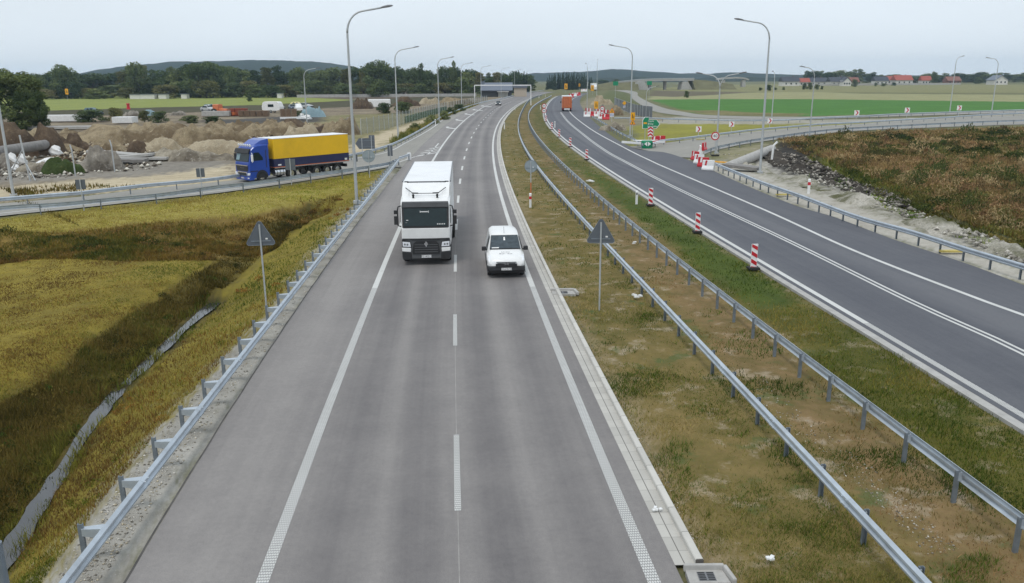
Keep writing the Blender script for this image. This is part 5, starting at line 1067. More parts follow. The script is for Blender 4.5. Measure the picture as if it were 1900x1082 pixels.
# temporary yellow works signs
def works(px, py, tops, label, post=True, name='works_sign'):
    """tops: list of (kind, row of centre, half size in photo pixels)"""
    p = P3(px, py); t = thing(name, label, 'road sign', p, 0, 'temporary signs at the works'); d = p.y; zmax = 0
    for kind, row, hp in tops:
        zc = float(top_z(px, row, d)); r = hp/F*d; zmax = max(zmax, zc)
        if kind == 'board':
            b = MB(); b.box((0, -.03, zc), (r*1.1, .04, r*2)); o = b.build('panel', M['sign_yellow'], t); b = MB(); b.box((-r*.1, -.06, zc), (r*.16, .02, r*1.0)); b.box((r*.25, -.06, zc-r*.2), (r*.13, .02, r*.7)); b.build('symbol', M['sign_black'], o)
        elif kind == 'tri':
            b = MB(); b.plate([(x, z+zc) for x, z in rounded_tri(r*1.25, .08)], -.05, -.02); o = b.build('panel', M['sign_red'], t)
            b = MB(); b.plate([(x*.82, z*.82+zc) for x, z in rounded_tri(r*1.25, .08)], -.062, -.048); b.build('face', M['sign_yellow'], o)
            b = MB(); b.box((0, -.07, zc-r*.05), (r*.28, .02, r*.8)); b.build('symbol', M['sign_black'], o)
        elif kind == 'round':
            b = MB(); b.plate([(x, z+zc) for x, z in poly_ring(24, r)], -.05, -.02); o = b.build('ring', M['sign_red'], t)
            b = MB(); b.plate([(x, z+zc) for x, z in poly_ring(24, r*.76)], -.064, -.048); b.build('face', M['sign_white'], o)
            b = MB(); b.box((-r*.25, -.07, zc), (r*.38, .02, r*.28)); b.box((r*.25, -.07, zc), (r*.38, .02, r*.28)); b.build('symbol', M['sign_black'], o)
        elif kind == 'diamond':
            b = MB(); b.plate([(0, zc+r*1.3), (r*1.3, zc), (0, zc-r*1.3), (-r*1.3, zc)], -.05, -.02); b.build('panel', M['sign_yellow'], t)
        elif kind == 'blue':
            b = MB(); b.box((0, -.03, zc), (r*2.0, .04, r*1.8)); o = b.build('lower_panel', M['sign_white'], t)
            b = MB()
            for k in (-.6, 0, .6): b.box((r*k, -.058, zc), (r*.24, .02, r*1.3))
            b.build('stripe', M['sign_blue'], o)
        elif kind in ('green', 'yellow'):
            b = MB(); b.box((0, -.03, zc), (r*2.2, .06, r*1.7)); b.build('panel', M['sign_'+kind], t)
    b = MB(); b.bar((0, .03, -.2), (0, .03, zmax), .08, .08); b.build('post', M['lamp_steel'], t); return t
works(1173, 254, [('board', 216, 7), ('tri', 228, 4.5)], 'yellow board above a yellow triangle by the lamp post'); works(1106, 210, [('board', 195, 6.5)], 'tall yellow board behind the striped closure boards')
works(1117, 222, [('round', 201.5, 4), ('round', 210.5, 4)], 'two round white signs with red rims on one post beside the closure'); works(1135, 226, [('tri', 206.5, 4.5), ('blue', 213.5, 3.5)], 'yellow triangle above a blue and white lane panel')
works(1158, 208, [('diamond', 191.5, 3), ('blue', 198, 2)], 'yellow diamond over a small blue panel by the grey netting'); works(1009.5, 224, [('round', 196.5, 4.2), ('round', 205.5, 4.2)], 'pair of round red-rimmed signs in the median before the orange truck')
works(1050, 173, [('board', 160.5, 5)], 'yellow board far down the right road, left one'); works(1099, 176, [('board', 163.5, 5)], 'yellow board far off in front of the white truck'); works(1075, 168, [('board', 158, 2.5)], 'tiny yellow board farthest along the road')
works(1141.5, 188, [('green', 155, 4.2)], 'tall green sign in front of the bridge embankment', name='direction_sign'); works(1204, 186, [('green', 154, 4.0)], 'green sign on the side road below the bridge', name='direction_sign')
works(126, 186, [('board', 170, 5)], 'yellow sign in the left field beside the big bush'); works(661, 176, [('diamond', 168.5, 3)], 'orange diamond sign at the edge of the ploughed field')
# drain inlets
def inlet(px, py, sc, label, name='drain_inlet'):
    p = P3(px, py); t = thing(name, label, 'drain inlet', (p.x, p.y, 0), 0); t.scale = (sc, sc, 1)
    b = MB(); b.flat([(-.55, -.7), (.75, -.7), (.65, .0), (-.55, .0)], -.2, .03); b.build('basin', M['concrete'], t)
    b = MB(); b.box((.05, .06, .06), (1.3, .13, .16)); b.bar((.72, .06, .05), (.86, -.75, .05), .14, .16); b.build('kerb_stone', M['concrete'], t, bevel=.03)
    b = MB(); b.box((.05, -.36, .034), (.54, .46, .012)); g = b.build('grate', M['mid_grey'], t); b = MB()
    for x in (-.09, .19):
        for k in range(5): b.box((x, -.54+k*.09, .041), (.22, .05, .006))
    b.build('slot', M['sign_black'], g); return t
inlet(1303, 1060, .60, 'concrete drain inlet with iron grate at the end of the kerb'); inlet(1042, 541, .8, 'small concrete drain inlet in the median beside the kerb')
# litter
for px, py, s, w in [(1219, 947, .10, 'crumpled white paper lying in the gutter'),(1430, 1040, .12, 'scrap of white plastic on the median grass'),(1095, 338, .3, 'pale board lying by the right median guardrail'),(1178, 452, .16, 'white scrap lying behind the triangular sign'),(1183,552,.2,'flat white scrap near the left median guardrail')]:
    p = P3(px, py, .02); b = MB(); 
    for k in range(5): b.box((random.uniform(-s, s)*.7, random.uniform(-s, s)*.5, .02+random.random()*s*.5), (s*random.uniform(.5, 1.2), s*.6, s*.3), random.random()*3)
    o = b.build('litter', M['plastic_white']); o.location = p; tag(o, w, 'litter')
p = P3(20, 1150); o = MB().tube([(0, 0, -2), (0, 0, 1.55)], .09, 12).build('steel_post', M['galv_dark']); o.location = p; tag(o, 'grey steel post cut off by the lower left corner', 'post')
# ================================================================== vegetation
def mesh_np(name, V, Fq, m, attrs=()):
    me = bpy.data.meshes.new(name); n = len(V); k = Fq.shape[1]; me.vertices.add(n); me.vertices.foreach_set('co', V.astype(np.float32).ravel())
    me.loops.add(Fq.size); me.polygons.add(len(Fq)); me.loops.foreach_set('vertex_index', Fq.ravel().astype(np.int32)); me.polygons.foreach_set('loop_start', np.arange(0, Fq.size, k, dtype=np.int32)); me.update()
    for nm, ty, dat in attrs:
        a = me.attributes.new(nm, ty, 'POINT'); a.data.foreach_set('value' if ty == 'FLOAT' else 'color', dat.astype(np.float32).ravel())
    me.materials.append(m); return me
rng = np.random.default_rng(11)
def crown_mesh(name, kind, n, leaf, m, seed=0):
    """leaf-sized faces through a crown of unit height and about unit width: z from 0 to 1"""
    r = np.random.default_rng(seed); lobes = []
    if kind == 'round':
        for k in range(22):
            a = r.uniform(0, 6.28); z = r.uniform(.12, .9); rr = .36*math.sin(min(1, max(.1, z))*math.pi)**.6*r.uniform(.3, 1); lobes.append((rr*math.cos(a), rr*math.sin(a), z*.92, r.uniform(.11, .2)))
    elif kind == 'tall':
        for k in range(20):
            a = r.uniform(0, 6.28); z = r.uniform(.06, .92); rr = .24*(1-z*.55)*r.uniform(.2, 1); lobes.append((rr*math.cos(a), rr*math.sin(a), z, r.uniform(.08, .15)))
    elif kind == 'pine':
        for k in range(26):
            z = k/26*.95; w = .26*(1-z)+.03; a = r.uniform(0, 6.28); lobes.append((w*.6*math.cos(a), w*.6*math.sin(a), z+.04, w*.62))
    elif kind == 'dome':
        for k in range(60):
            a = r.uniform(0, 6.28); z = r.uniform(.04, .86); rr = .43*math.sqrt(max(.05, 1-(z/.98)**2.2))*r.uniform(.55, 1); lobes.append((rr*math.cos(a), rr*math.sin(a), z, r.uniform(.06, .13)))
    else:   # bush: wide, down to the ground
        for k in range(22):
            a = r.uniform(0, 6.28); z = r.uniform(.05, .82); rr = .42*math.cos(z*1.2)*r.uniform(.2, 1); lobes.append((rr*math.cos(a), rr*math.sin(a), z*.9, r.uniform(.10, .2)))
    lb = np.array(lobes); w = lb[:, 3]**2; idx = r.choice(len(lb), n, p=w/w.sum()); d = r.normal(size=(n, 3)); d /= np.linalg.norm(d, axis=1)[:, None]
    rad = lb[idx, 3]*(r.uniform(.45, 1.12, n)**.6); C_ = lb[idx, :3]+d*rad[:, None]*np.array([1, 1, .85]); C_[:, 2] = np.maximum(C_[:, 2], .005)
    nrm = d + r.normal(size=(n, 3))*.7; nrm /= np.linalg.norm(nrm, axis=1)[:, None]; a = np.cross(nrm, r.normal(size=(n, 3))); a /= np.linalg.norm(a, axis=1)[:, None]; b_ = np.cross(nrm, a)
    s = leaf*r.uniform(.6, 1.4, n)[:, None]; V = np.stack([C_-a*s, C_-b_*s*.6, C_+a*s, C_+b_*s*.6], 1).reshape(-1, 3); Fq = np.arange(n*4).reshape(n, 4)
    tint = np.clip(r.uniform(0, 1, n)*.6 + r.uniform(0, 1, len(lb))[idx]*.5, 0, 1)
    return mesh_np(name, V, Fq, m, [('tint', 'FLOAT', np.repeat(tint, 4))])
def trunk_mesh(name, h=.4, r=.02):
    b = MB(); b.tube([(0, 0, -.03), (.004, 0, h*.4), (0, .006, h)], [r*1.3, r, r*.7], 7)
    for k in range(6):
        a = k*1.05; b.tube([(0, 0, h*.55+k*.02), (.10*math.cos(a), .10*math.sin(a), h+.10), (.2*math.cos(a), .2*math.sin(a), h+.26)], [r*.55, r*.38, r*.15], 5)
    o = b.build(name, M['bark']); me_ = o.data; bpy.data.objects.remove(o); return me_
CR = {'round': [crown_mesh('crown', 'round', 2600, .030, M['leaf_dark'], 1), crown_mesh('crown', 'round', 2600, .030, M['leaf_mid'], 2)], 'tall': [crown_mesh('crown', 'tall', 2200, .026, M['leaf_dark'], 3), crown_mesh('crown', 'tall', 2200, .026, M['leaf_olive'], 4)],
      'pine': [crown_mesh('crown', 'pine', 2200, .026, M['leaf_pine'], 5)], 'bush': [crown_mesh('crown', 'bush', 2600, .030, M['leaf_dark'], 6), crown_mesh('crown', 'bush', 2600, .030, M['leaf_olive'], 7), crown_mesh('crown', 'bush', 2600, .03, M['leaf_mid'], 8)],
      'near': [crown_mesh('crown', 'dome', 24000, .014, M['leaf_mid'], 9)]}
TR = trunk_mesh('trunk')
def tree(kind, v, loc, w, h, label, group, name='tree', cat='tree', lift=.0, rz=None):
    t = thing(name, label, cat, loc, random.uniform(0, 6.28) if rz is None else rz, group)
    o = bpy.data.objects.new('crown', CR[kind][v % len(CR[kind])]); COL.objects.link(o); o.parent = t; o.scale = (w, w, h*(1-lift)); o.location = (0, 0, h*lift)
    o = bpy.data.objects.new('trunk', TR); COL.objects.link(o); o.parent = t; o.scale = (w*1.0, w*1.0, h*(1.0 if kind in ('tall', 'round') else .8)); return t
def far_tree(kind, v, px, base, top, wpx, d, label, group, **k):
    z0 = -.2; p = D3(px, d, z0); zt = float(top_z(px, top, d)); return tree(kind, v, p, wpx/F*d*.97*1.25, max(zt-z0, 1), label, group, **k)
sky_l = ([-300,-100,0,90,125,155,185,225,260,300,340,375,410,440,480,520,560,600,640,680,705,735,760,785,815,845,870,905,945,960,985,1000], [124,128,130,130,117,136,134,130,113,126,118,111,112,120,122,121,120,123,124,120,109,118,121,117,126,112,126,129,131,130,133,138])
labs = {'round': 'dark round-crowned tree in the tree line behind the left field', 'tall': 'slender tree in the tree line behind the left field'}
random.seed(3); i = 0; x = -230
while x < 990:
    ty = np.interp(x, *sky_l); w = random.uniform(34, 58) if x < 640 else random.uniform(26, 44); kind = 'tall' if random.random() < .4 else 'round'; d = random.uniform(470, 540) if x < 860 else random.uniform(520, 600)
    far_tree(kind, i, x, 170, ty+random.uniform(-1, 9), w*(.85 if kind == 'tall' else 1.0)*1.15, d, labs[kind]+(', olive tinted' if kind == 'tall' and i % 2 else ''), 'far trees behind the left field', lift=.05); x += w*.40; i += 1
x = -220
while x < 900:
    ty = np.interp(x, *sky_l); w = random.uniform(40, 60); far_tree('bush', i, x, 171, ty+random.uniform(20, 34), w, random.uniform(440, 470), 'low bushy tree along the foot of the left tree line', 'bushy trees along the foot of the left tree line', name='bushy_tree'); x += w*.5; i += 1
for px, top, w, k in [(125,117,52,'round'),(262,112,44,'round'),(375,110,56,'round'),(398,111,50,'round'),(702,109,58,'round'),(845,112,24,'tall'),(785,116,30,'tall')]:
    far_tree(k, 0 if px != 375 else 1, px, 170, top, w, 455, {125:'tall rounded tree standing above the left field near the big bush',262:'tree with broken crown at the left end of the wooded hill',375:'broad tree in front of the wooded hill, left one',398:'broad tree in front of the wooded hill, right one',702:'tallest rounded tree behind the second lamp post',845:'feathery tall tree left of the grey-roofed building',785:'pale green tree right of the second lamp post'}[px], None, lift=.06)
for k in range(26):
    px = 1018+k*3.2+random.uniform(-2, 2); far_tree('pine', 0, px, 160, np.interp(px, [1015,1030,1050,1070,1085,1100], [140,133,131,130,133,142])+random.uniform(0, 5), 11, random.uniform(640, 720), 'dark pine in the block of forest beyond the far bend', 'pines beyond the far bend', name='pine_tree', lift=.0)
for k in range(7):
    px = 950+k*5; far_tree('pine', 0, px, 165, 129+random.uniform(-2, 7), 13, random.uniform(520, 560), 'dark pine beside the grey-roofed building', 'pines beside the grey-roofed building', name='pine_tree')
random.seed(9); x = 1120
while x < 2050:                                              # trees behind the houses at the right
    top = np.interp(x, [1120,1180,1480,1500,1560,1600,1625,1650,1700,1735,1760,1790,1860,1900,2100], [147,146,136,130,129,127,133,137,137,130,137,133,131,134,134]); w = random.uniform(16, 30)
    if x > 1478 or x < 1150: far_tree('round' if random.random() < .6 else 'tall', 0, x, 150, top+random.uniform(0, 6), w*1.3, random.uniform(960, 1080), 'dark tree in the row behind the far houses', 'far trees behind the right-hand houses', lift=.0)
    x += w*.55 if x > 1478 else w*1.2
BUSHES = [(-10,244,150,240,'near'),]
p = P3(40, 240); t = tree('near', 0, (p.x-1.0, p.y, -.1), 17.5, 12.6, 'large dense dark green bushy tree at the left edge', None, name='bushy_tree'); tree('near', 0, (p.x+3.4, p.y-2.5, -.1), 8.0, 8.5, 'smaller bush leaning on the large tree at the left edge', None, name='bush', cat='bush', rz=2.0)
for px, py, w, h, v, lab in [(165,226,60,24,0,'dark bush left of the parked off-road car'),(214,224,30,27,1,'olive bush in front of the off-road car'),(268,226,26,23,1,'yellowish bush right of the red object in the yard'),(294,227,34,22,0,'dark bush right of the yellowish bush'),(352,228,40,15,0,'low dark bush before the silver hatchback'),(395,228,40,14,0,'low dark bush in front of the white slabs'),(552,218,24,14,0,'bush between the wood stacks and the lamp'),(571,177,18,22,0,'lone round dark tree at the field edge'),(463,188,10,9,0,'small round bush alone in the field'),(712,210,36,20,0,'dark bush over the white tanks, left'),(748,210,40,22,0,'dark bush behind the green netting'),(770,173,14,17,0,'left of three dark round trees'),(779,174,16,19,0,'middle of three dark round trees'),(790,173,16,17,0,'right of three dark round trees'),(670,178,9,7,0,'small bush near the orange diamond sign'),(770,243,28,16,2,'green roadside bush above the slip lane guardrail, nearest'),(800,230,30,18,2,'green roadside bush by the third lamp post'),(824,222,24,18,2,'roadside bush right of the third lamp post'),(850,206,24,14,0,'dark roadside bush by the fourth lamp post'),(838,212,22,14,2,'roadside bush left of the fourth lamp post'),(1274,181,11,13,0,'lone dark bush in front of the bridge'),(1426,168,14,11,0,'dark bush right of the tall lamp post, far'),(1411,168,8,6,0,'small bush right of the embankment end'),(1439,167,6,5,0,'tiny bush beside the dark far bush'),(1454,167,6,6,0,'small far bush before the first house'),(1492,166,10,12,0,'far bush left of the short lamp post'),(1503,166,10,13,0,'far bush touching the short lamp post'),(1515,166,12,10,0,'far bush right of the short lamp post'),(1525,166,6,7,0,'small far bush under the dark roofs'),(1586,161,12,14,0,'dark bush in front of the white gable house'),(1625,160,7,7,0,'far bush before the dark-roofed house'),(1640,160,12,6,0,'wide low far bush'),(1733,157,12,24,0,'tall dark bush between the red-roofed houses'),(1816,155,18,12,2,'round bush left of the white gable at right'),(1659,159,9,6,0,'low far bush beside the red roofs')]:
    p = P3(px, py); p = p if p.y < 900 else D3(px, 780, -.2); d = p.y; tree('bush', v, (p.x, p.y, -.15), w/F*d*1.2, h/F*d*1.12, lab, None, name='bush', cat='bush')
# ------------------------------------------------------------ grass and weeds
def sample(polys, n, ymax=None):
    out = []; tot = 0
    for poly in polys:
        a = np.array(poly, float); lo_, hi_ = a.min(0), a.max(0); lo_ = np.maximum(lo_, [-160, 100]); hi_ = np.minimum(hi_, [2060, 1190])
        q = rng.uniform(lo_, hi_, (n*3, 2)); q = q[inpoly(q[:, 0], q[:, 1], poly)]; out.append(q[:n])
    q = np.concatenate(out); x, y = G(q[:, 0], q[:, 1], 0.0)
    for _ in range(6):
        z = base_h(x, y); x, y = G(q[:, 0], q[:, 1], z)
    return x, y, height(x, y)
def blades(name, polys, n, h, w, cols, lean=.5, far_w=.0011, label=None, clump=0.0, dens=None):
    x, y, z = sample(polys, n)
    if dens is not None:
        k = dens(x, y) > rng.uniform(0, 1, len(x)); x, y, z = x[k], y[k], z[k]
    n = len(x); d = np.hypot(x, y); hh = rng.uniform(h[0], h[1], n)*(1+clump*fbm(x, y, 1.3, 3, 21)); hh = np.maximum(hh, .02); ww = np.maximum(w, d*far_w)*rng.uniform(.6, 1.3, n)
    a = rng.uniform(0, 6.283, n); l = rng.uniform(0, lean, n)*hh; b_ = rng.uniform(0, 6.283, n)
    base = np.stack([x, y, z-.02], 1); s = np.stack([np.cos(a)*ww/2, np.sin(a)*ww/2, np.zeros(n)], 1); tip = base + np.stack([np.cos(b_)*l, np.sin(b_)*l, hh], 1)
    V = np.stack([base-s, base+s, tip], 1).reshape(-1, 3); Fq = np.arange(n*3).reshape(n, 3)
    cols = np.array(cols); f = np.clip(rng.normal(.5, .25, n) + fbm(x, y, 2.5, 4, 33)*.9 + fbm(x, y, 11, 3, 35)*.9, 0, .999)*(len(cols)-1); i0 = f.astype(int); f = (f-i0)[:, None]; c = cols[i0]*(1-f) + cols[np.minimum(i0+1, len(cols)-1)]*f
    c = c*rng.uniform(.75, 1.25, n)[:, None]; c4 = np.concatenate([np.repeat(c, 3, 0), np.ones((n*3, 1))], 1)
    me_ = mesh_np(name, V, Fq, M['blade'], [('col', 'FLOAT_COLOR', c4)]); o = bpy.data.objects.new(name, me_); COL.objects.link(o); return tag(o, label, None, None, 'stuff')
g = lambda r, gg, b_: lin(r, gg, b_, 1.45)
Yl = [g(76,86,36), g(106,108,48), g(132,120,58), g(118,92,50), g(94,76,44)]; Gn = [g(54,70,28), g(74,86,34), g(96,98,42), g(124,110,58)]; Br = [g(72,64,34), g(96,80,40), g(124,100,52), g(84,84,38)]; Dk = [g(66,62,32), g(86,76,40), g(106,90,48), g(84,84,40)]
VERGE = [(80,1082),(190,930),(300,790),(420,660),(490,585),(560,505),(640,405),(690,345),(640,372),(560,430),(500,475),(415,565),(350,622),(300,675),(220,750),(160,825),(120,890),(70,965),(0,1100),(0,1190),(30,1180)]
blades('verge_grass', [VERGE], 60000, (.05, .20), .012, Yl, .7, label='yellow-green grass on the road side of the ditch', clump=.8)
blades('ditch_grass', [[(-60,960),(0,740),(120,670),(230,590),(340,520),(420,480),(500,440),(480,480),(405,548),(345,590),(288,645),(150,790),(60,928),(0,1015),(-60,1080)]], 70000, (.08, .30), .014, Dk, .9, label='dark rank grass on the far bank of the ditch', clump=.9)
blades('meadow_grass', [[(-160,480),(0,478),(330,484),(400,478),(330,530),(230,590),(120,670),(0,740),(-160,900)]], 60000, (.03, .11), .012, Yl, .8, label='short yellow-green grass of the lower meadow', clump=.9)
blades('bank_grass', [[(-160,440),(0,428),(150,425),(420,398),(560,380),(640,360),(560,420),(470,465),(420,484),(300,485),(0,480),(-160,500)]], 56000, (.07, .28), .014, Br, .9, label='brown tall grass on the bank below the off-ramp', clump=1.0)
blades('ramp_grass', [[(-160,440),(0,406),(106,394),(300,373),(508,348),(620,331),(710,316),(690,345),(640,362),(420,398),(150,425),(0,432)]], 36000, (.04, .13), .012, [g(112,118,40), g(150,142,66), g(160,148,84), g(120,104,50)], .7, label='pale mown grass beside the off-ramp', clump=.8)
def bare(x, y): return np.clip(.62+fbm(x, y, 2.6, 4, 77)*1.6, .04, 1)
blades('median_grass', [[(1300,1082),(1250,1000),(1170,815),(1095,655),(1030,540),(975,420),(938,320),(926,280),(930,245),(962,215),(975,262),(1060,370),(1130,455),(1260,590),(1420,755),(1560,895),(1735,1082),(1800,1190),(1400,1190)]], 90000, (.03, .12), .011, [g(62,80,32), g(92,96,44), g(122,112,60), g(138,122,80)], 1.2, label='short patchy grass of the median', clump=1.0, dens=bare)
blades('water_edge_grass', [[(x-22-.03*(y-555), y) for x, y in WATER] + [(x-5-.015*(y-555), y) for x, y in WATER[::-1]], [(x+5+.015*(y-555), y) for x, y in WATER] + [(x+24+.03*(y-555), y) for x, y in WATER[::-1]]], 22000, (.1, .45), .016, [g(56,70,28), g(84,92,38), g(110,108,48)], .9, label='green grass hanging over the ditch water', clump=1.0, dens=lambda x, y: np.clip(.6+fbm(x, y, 1.1, 3, 61)*2, 0, 1))
blades('green_tufts', [[(1300,1082),(1250,1000),(1170,815),(1095,655),(1030,540),(975,420),(938,320),(962,250),(1130,400),(1335,545),(1665,800),(1900,985),(2040,1100),(1400,1190)]], 60000, (.04, .16), .012, [g(48,66,24), g(64,82,30), g(80,94,38)], 1.1, label='green tufts scattered through the median turf', clump=1.0, dens=lambda x, y: np.clip((fbm(x, y, 1.7, 4, 91)-.06)*5, 0, 1))
blades('strip_grass', [[(962,215),(975,262),(1060,370),(1130,455),(1260,590),(1420,755),(1560,895),(1735,1082),(2000,1082),(1900,975),(1665,798),(1445,622),(1335,543),(1220,438),(1105,345),(1015,262),(988,225)]], 42000, (.03, .13), .011, [g(62,72,32), g(98,84,46), g(126,100,64), g(134,108,78)], 1.2, label='sparse dry grass between the two median guardrails', clump=1.0, dens=lambda x, y: np.clip(.42+fbm(x, y, 2.2, 4, 51)*1.5, .02, 1))
blades('roadside_grass', [[(1012,186),(992,204),(1015,258),(1105,342),(1220,435),(1335,540),(1445,618),(1665,795),(1900,972),(2040,1080),(2060,930),(1900,806),(1600,616),(1440,524),(1290,427),(1180,358),(1090,300),(1045,269),(1018,233),(1006,203)]], 80000, (.04, .14), .012, Gn, 1.0, label='green grass beside the right road', clump=1.0, dens=lambda x, y: np.clip(.8+fbm(x, y, 2.4, 4, 15)*1.2, .1, 1))
WE = [g(106,84,58), g(128,104,70), g(146,124,86), g(104,94,54), g(76,72,44)]
blades('tall_weeds', [[(1480,272),(1440,258),(1500,254),(1600,247),(1700,243),(1900,238),(2060,232),(2060,480),(1900,438),(1800,415),(1700,368),(1650,345),(1540,300)]], 110000, (.12, .55), .03, WE, .9, .0013, label='tall brown weeds on the waste ground right of the road', clump=1.3)
def leafy(name, polys, n, hmax, size, cols, label, seed=0, thr=None):
    x, y, z = sample(polys, n)
    if thr is not None: k = fbm(x, y, 4.5, 3, seed+7) > thr; x, y, z = x[k], y[k], z[k]
    n = len(x); lump = np.clip(.45+fbm(x, y, 2.4, 4, seed)*1.3, .05, 1.3); zz = z + rng.uniform(0, 1, n)**.7*hmax*lump; d = np.hypot(x, y); s = np.maximum(size, d*.0011)*rng.uniform(.5, 1.3, n)
    nv = rng.normal(size=(n, 3)); nv[:, 2] += .6; nv /= np.linalg.norm(nv, axis=1)[:, None]; a = np.cross(nv, rng.normal(size=(n, 3))); a /= np.linalg.norm(a, axis=1)[:, None]; b_ = np.cross(nv, a); C_ = np.stack([x, y, zz], 1)
    V = np.stack([C_-a*s[:, None], C_-b_*s[:, None]*.5, C_+a*s[:, None], C_+b_*s[:, None]*.5], 1).reshape(-1, 3); cols = np.array(cols); f = np.clip(.5+fbm(x, y, 5, 4, seed+3)*1.5+rng.normal(0, .16, n), 0, .999)*(len(cols)-1); i0 = f.astype(int); f = (f-i0)[:, None]
    c = (cols[i0]*(1-f)+cols[np.minimum(i0+1, len(cols)-1)]*f)*rng.uniform(.6, 1.3, n)[:, None]; me_ = mesh_np(name, V, np.arange(n*4).reshape(n, 4), M['blade'], [('col', 'FLOAT_COLOR', np.concatenate([np.repeat(c, 4, 0), np.ones((n*4, 1))], 1))])
    o = bpy.data.objects.new(name, me_); COL.objects.link(o); return tag(o, label, None, None, 'stuff')
WPOLY = [(1480,276),(1445,262),(1500,258),(1600,250),(1700,247),(1900,241),(2060,236),(2060,470),(1900,438),(1800,415),(1700,368),(1650,345),(1540,300)]
leafy('weed_thicket', [WPOLY], 60000, .8, .06, [g(68,70,42), g(94,82,54), g(122,102,70), g(140,118,84), g(154,136,98)], 'brown thicket of dry weeds on the waste ground', 71)
leafy('green_thicket', [[(1700,330),(1900,330),(2060,340),(2060,560),(1900,480),(1800,437),(1690,388),(1560,320)], [(1500,262),(1900,246),(1900,300),(1560,290)]], 70000, .9, .07, [g(44,54,30), g(60,70,36), g(82,84,44), g(110,100,58)], 'dark green weed thicket in patches on the waste ground', 75, -.12)
def scrub(name, polys, n, r0, r1, h0, h1, cols, label, per=170, leaf=.07):
    x, y, z = sample(polys, n); n = len(x); R_ = rng.uniform(r0, r1, n); H_ = rng.uniform(h0, h1, n)*np.clip(.9+fbm(x, y, 6, 3, 17)*1.2, .3, 1.6); cols = np.array(cols); ci = np.clip((.5+fbm(x, y, 7, 3, 19)*1.4+rng.normal(0, .2, n))*len(cols), 0, len(cols)-1).astype(int)
    k = np.repeat(np.arange(n), per); m = len(k); a = rng.uniform(0, 6.283, m); q = np.sqrt(rng.uniform(0, 1, m)); f = np.sqrt(1-q**2*.95)*rng.uniform(.25, 1.05, m); C_ = np.stack([x[k]+q*np.cos(a)*R_[k], y[k]+q*np.sin(a)*R_[k], z[k]+f*H_[k]], 1)
    up = rng.normal(size=(m, 3))*.5; up[:, 2] += 1; up /= np.linalg.norm(up, axis=1)[:, None]; sd_ = np.cross(up, rng.normal(size=(m, 3))); sd_ /= np.linalg.norm(sd_, axis=1)[:, None]; s = (np.maximum(leaf, np.hypot(x, y)[k]*.0009)*rng.uniform(.5, 1.4, m))[:, None]
    V = np.stack([C_-up*s*1.6, C_-sd_*s*.5, C_+up*s*1.6, C_+sd_*s*.5], 1).reshape(-1, 3); c = cols[ci[k]]*rng.uniform(.6, 1.35, m)[:, None]
    me_ = mesh_np(name, V, np.arange(m*4).reshape(m, 4), M['blade'], [('col', 'FLOAT_COLOR', np.concatenate([np.repeat(c, 4, 0), np.ones((m*4, 1))], 1))]); o = bpy.data.objects.new(name, me_); COL.objects.link(o); return tag(o, label, None, None, 'stuff')
scrub('scrub', [WPOLY], 420, .4, 1.5, .5, 1.5, [g(70,72,44), g(94,80,56), g(116,92,66), g(136,110,80), g(148,130,96), g(106,102,62), g(68,78,44)], 'uneven reddish brown scrub standing on the waste ground')
scrub('scrub', [[(1600,300),(1760,380),(1900,425),(2060,460),(2060,540),(1900,478),(1800,436),(1690,384),(1560,316)]], 160, .4, 1.1, .3, .9, [g(48,58,32), g(64,74,38), g(84,84,46), g(116,102,64)], 'dark green scrub between the brown weeds and the rubble bank')
scrub('bank_weeds', [[(-160,480),(0,428),(150,428),(420,402),(560,385),(640,365),(560,420),(470,462),(420,482),(300,484),(0,478)]], 240, .2, .7, .15, .45, [g(70,66,36), g(98,78,46), g(122,98,58), g(88,84,44), g(62,68,34)], 'low weeds on the bank below the off-ramp', 90, .05)
scrub('ditch_weeds', [[(-60,960),(0,740),(120,670),(230,590),(340,520),(420,480),(500,440),(480,480),(405,548),(345,590),(288,645),(150,790),(60,928),(0,1015),(-60,1080)]], 300, .12, .5, .1, .35, [g(56,58,30), g(74,70,38), g(96,84,46), g(110,98,52), g(62,76,34)], 'weeds and rank tufts on the far bank of the ditch', 80, .03)
scrub('verge_weeds', [VERGE], 200, .1, .35, .08, .25, [g(84,90,36), g(112,106,46), g(134,112,56), g(122,90,46)], 'coarse tufts on the road side of the ditch', 60, .022)
blades('green_weeds', [[(1500,292),(1600,304),(1760,385),(1900,430),(2060,470),(2060,560),(1900,480),(1800,435),(1690,385),(1600,340),(1530,312)]], 40000, (.12, .5), .025, [g(60,72,34), g(86,92,44), g(112,108,56), g(96,76,46)], .6, .0013, label='green and brown weeds beside the dark trench', clump=1.0)
blades('bank_weeds', [[(1490,330),(1540,338),(1600,370),(1700,410),(1760,436),(1900,492),(1900,470),(1800,432),(1690,392),(1560,338)]], 16000, (.1, .4), .02, [g(70,96,36), g(100,122,50), g(128,134,74)], .7, .0013, label='green weeds growing on the white rubble bank', clump=1.2, dens=lambda x, y: np.clip(.3+fbm(x, y, 3, 3, 4)*2.2, 0, 1))
blades('slip_lane_grass', [[(722,266),(760,244),(830,213),(880,191),(892,193),(833,216),(790,238),(742,264)]], 14000, (.3, .9), .03, [g(76,84,40), g(108,108,56), g(130,116,70)], .6, .0014, label='rough grass along the outside of the slip lane guardrail', clump=1.0)
blades('track_grass', [[(150,420),(0,350),(160,343),(266,346),(300,342),(266,350),(148,357),(0,366)]], 6000, (.1, .4), .02, Dk, .6, .0013, label='tufts of grass behind the far off-ramp guardrail', clump=1.0, dens=lambda x, y: np.clip(.3+fbm(x, y, 3, 3, 4)*2, 0, 1))
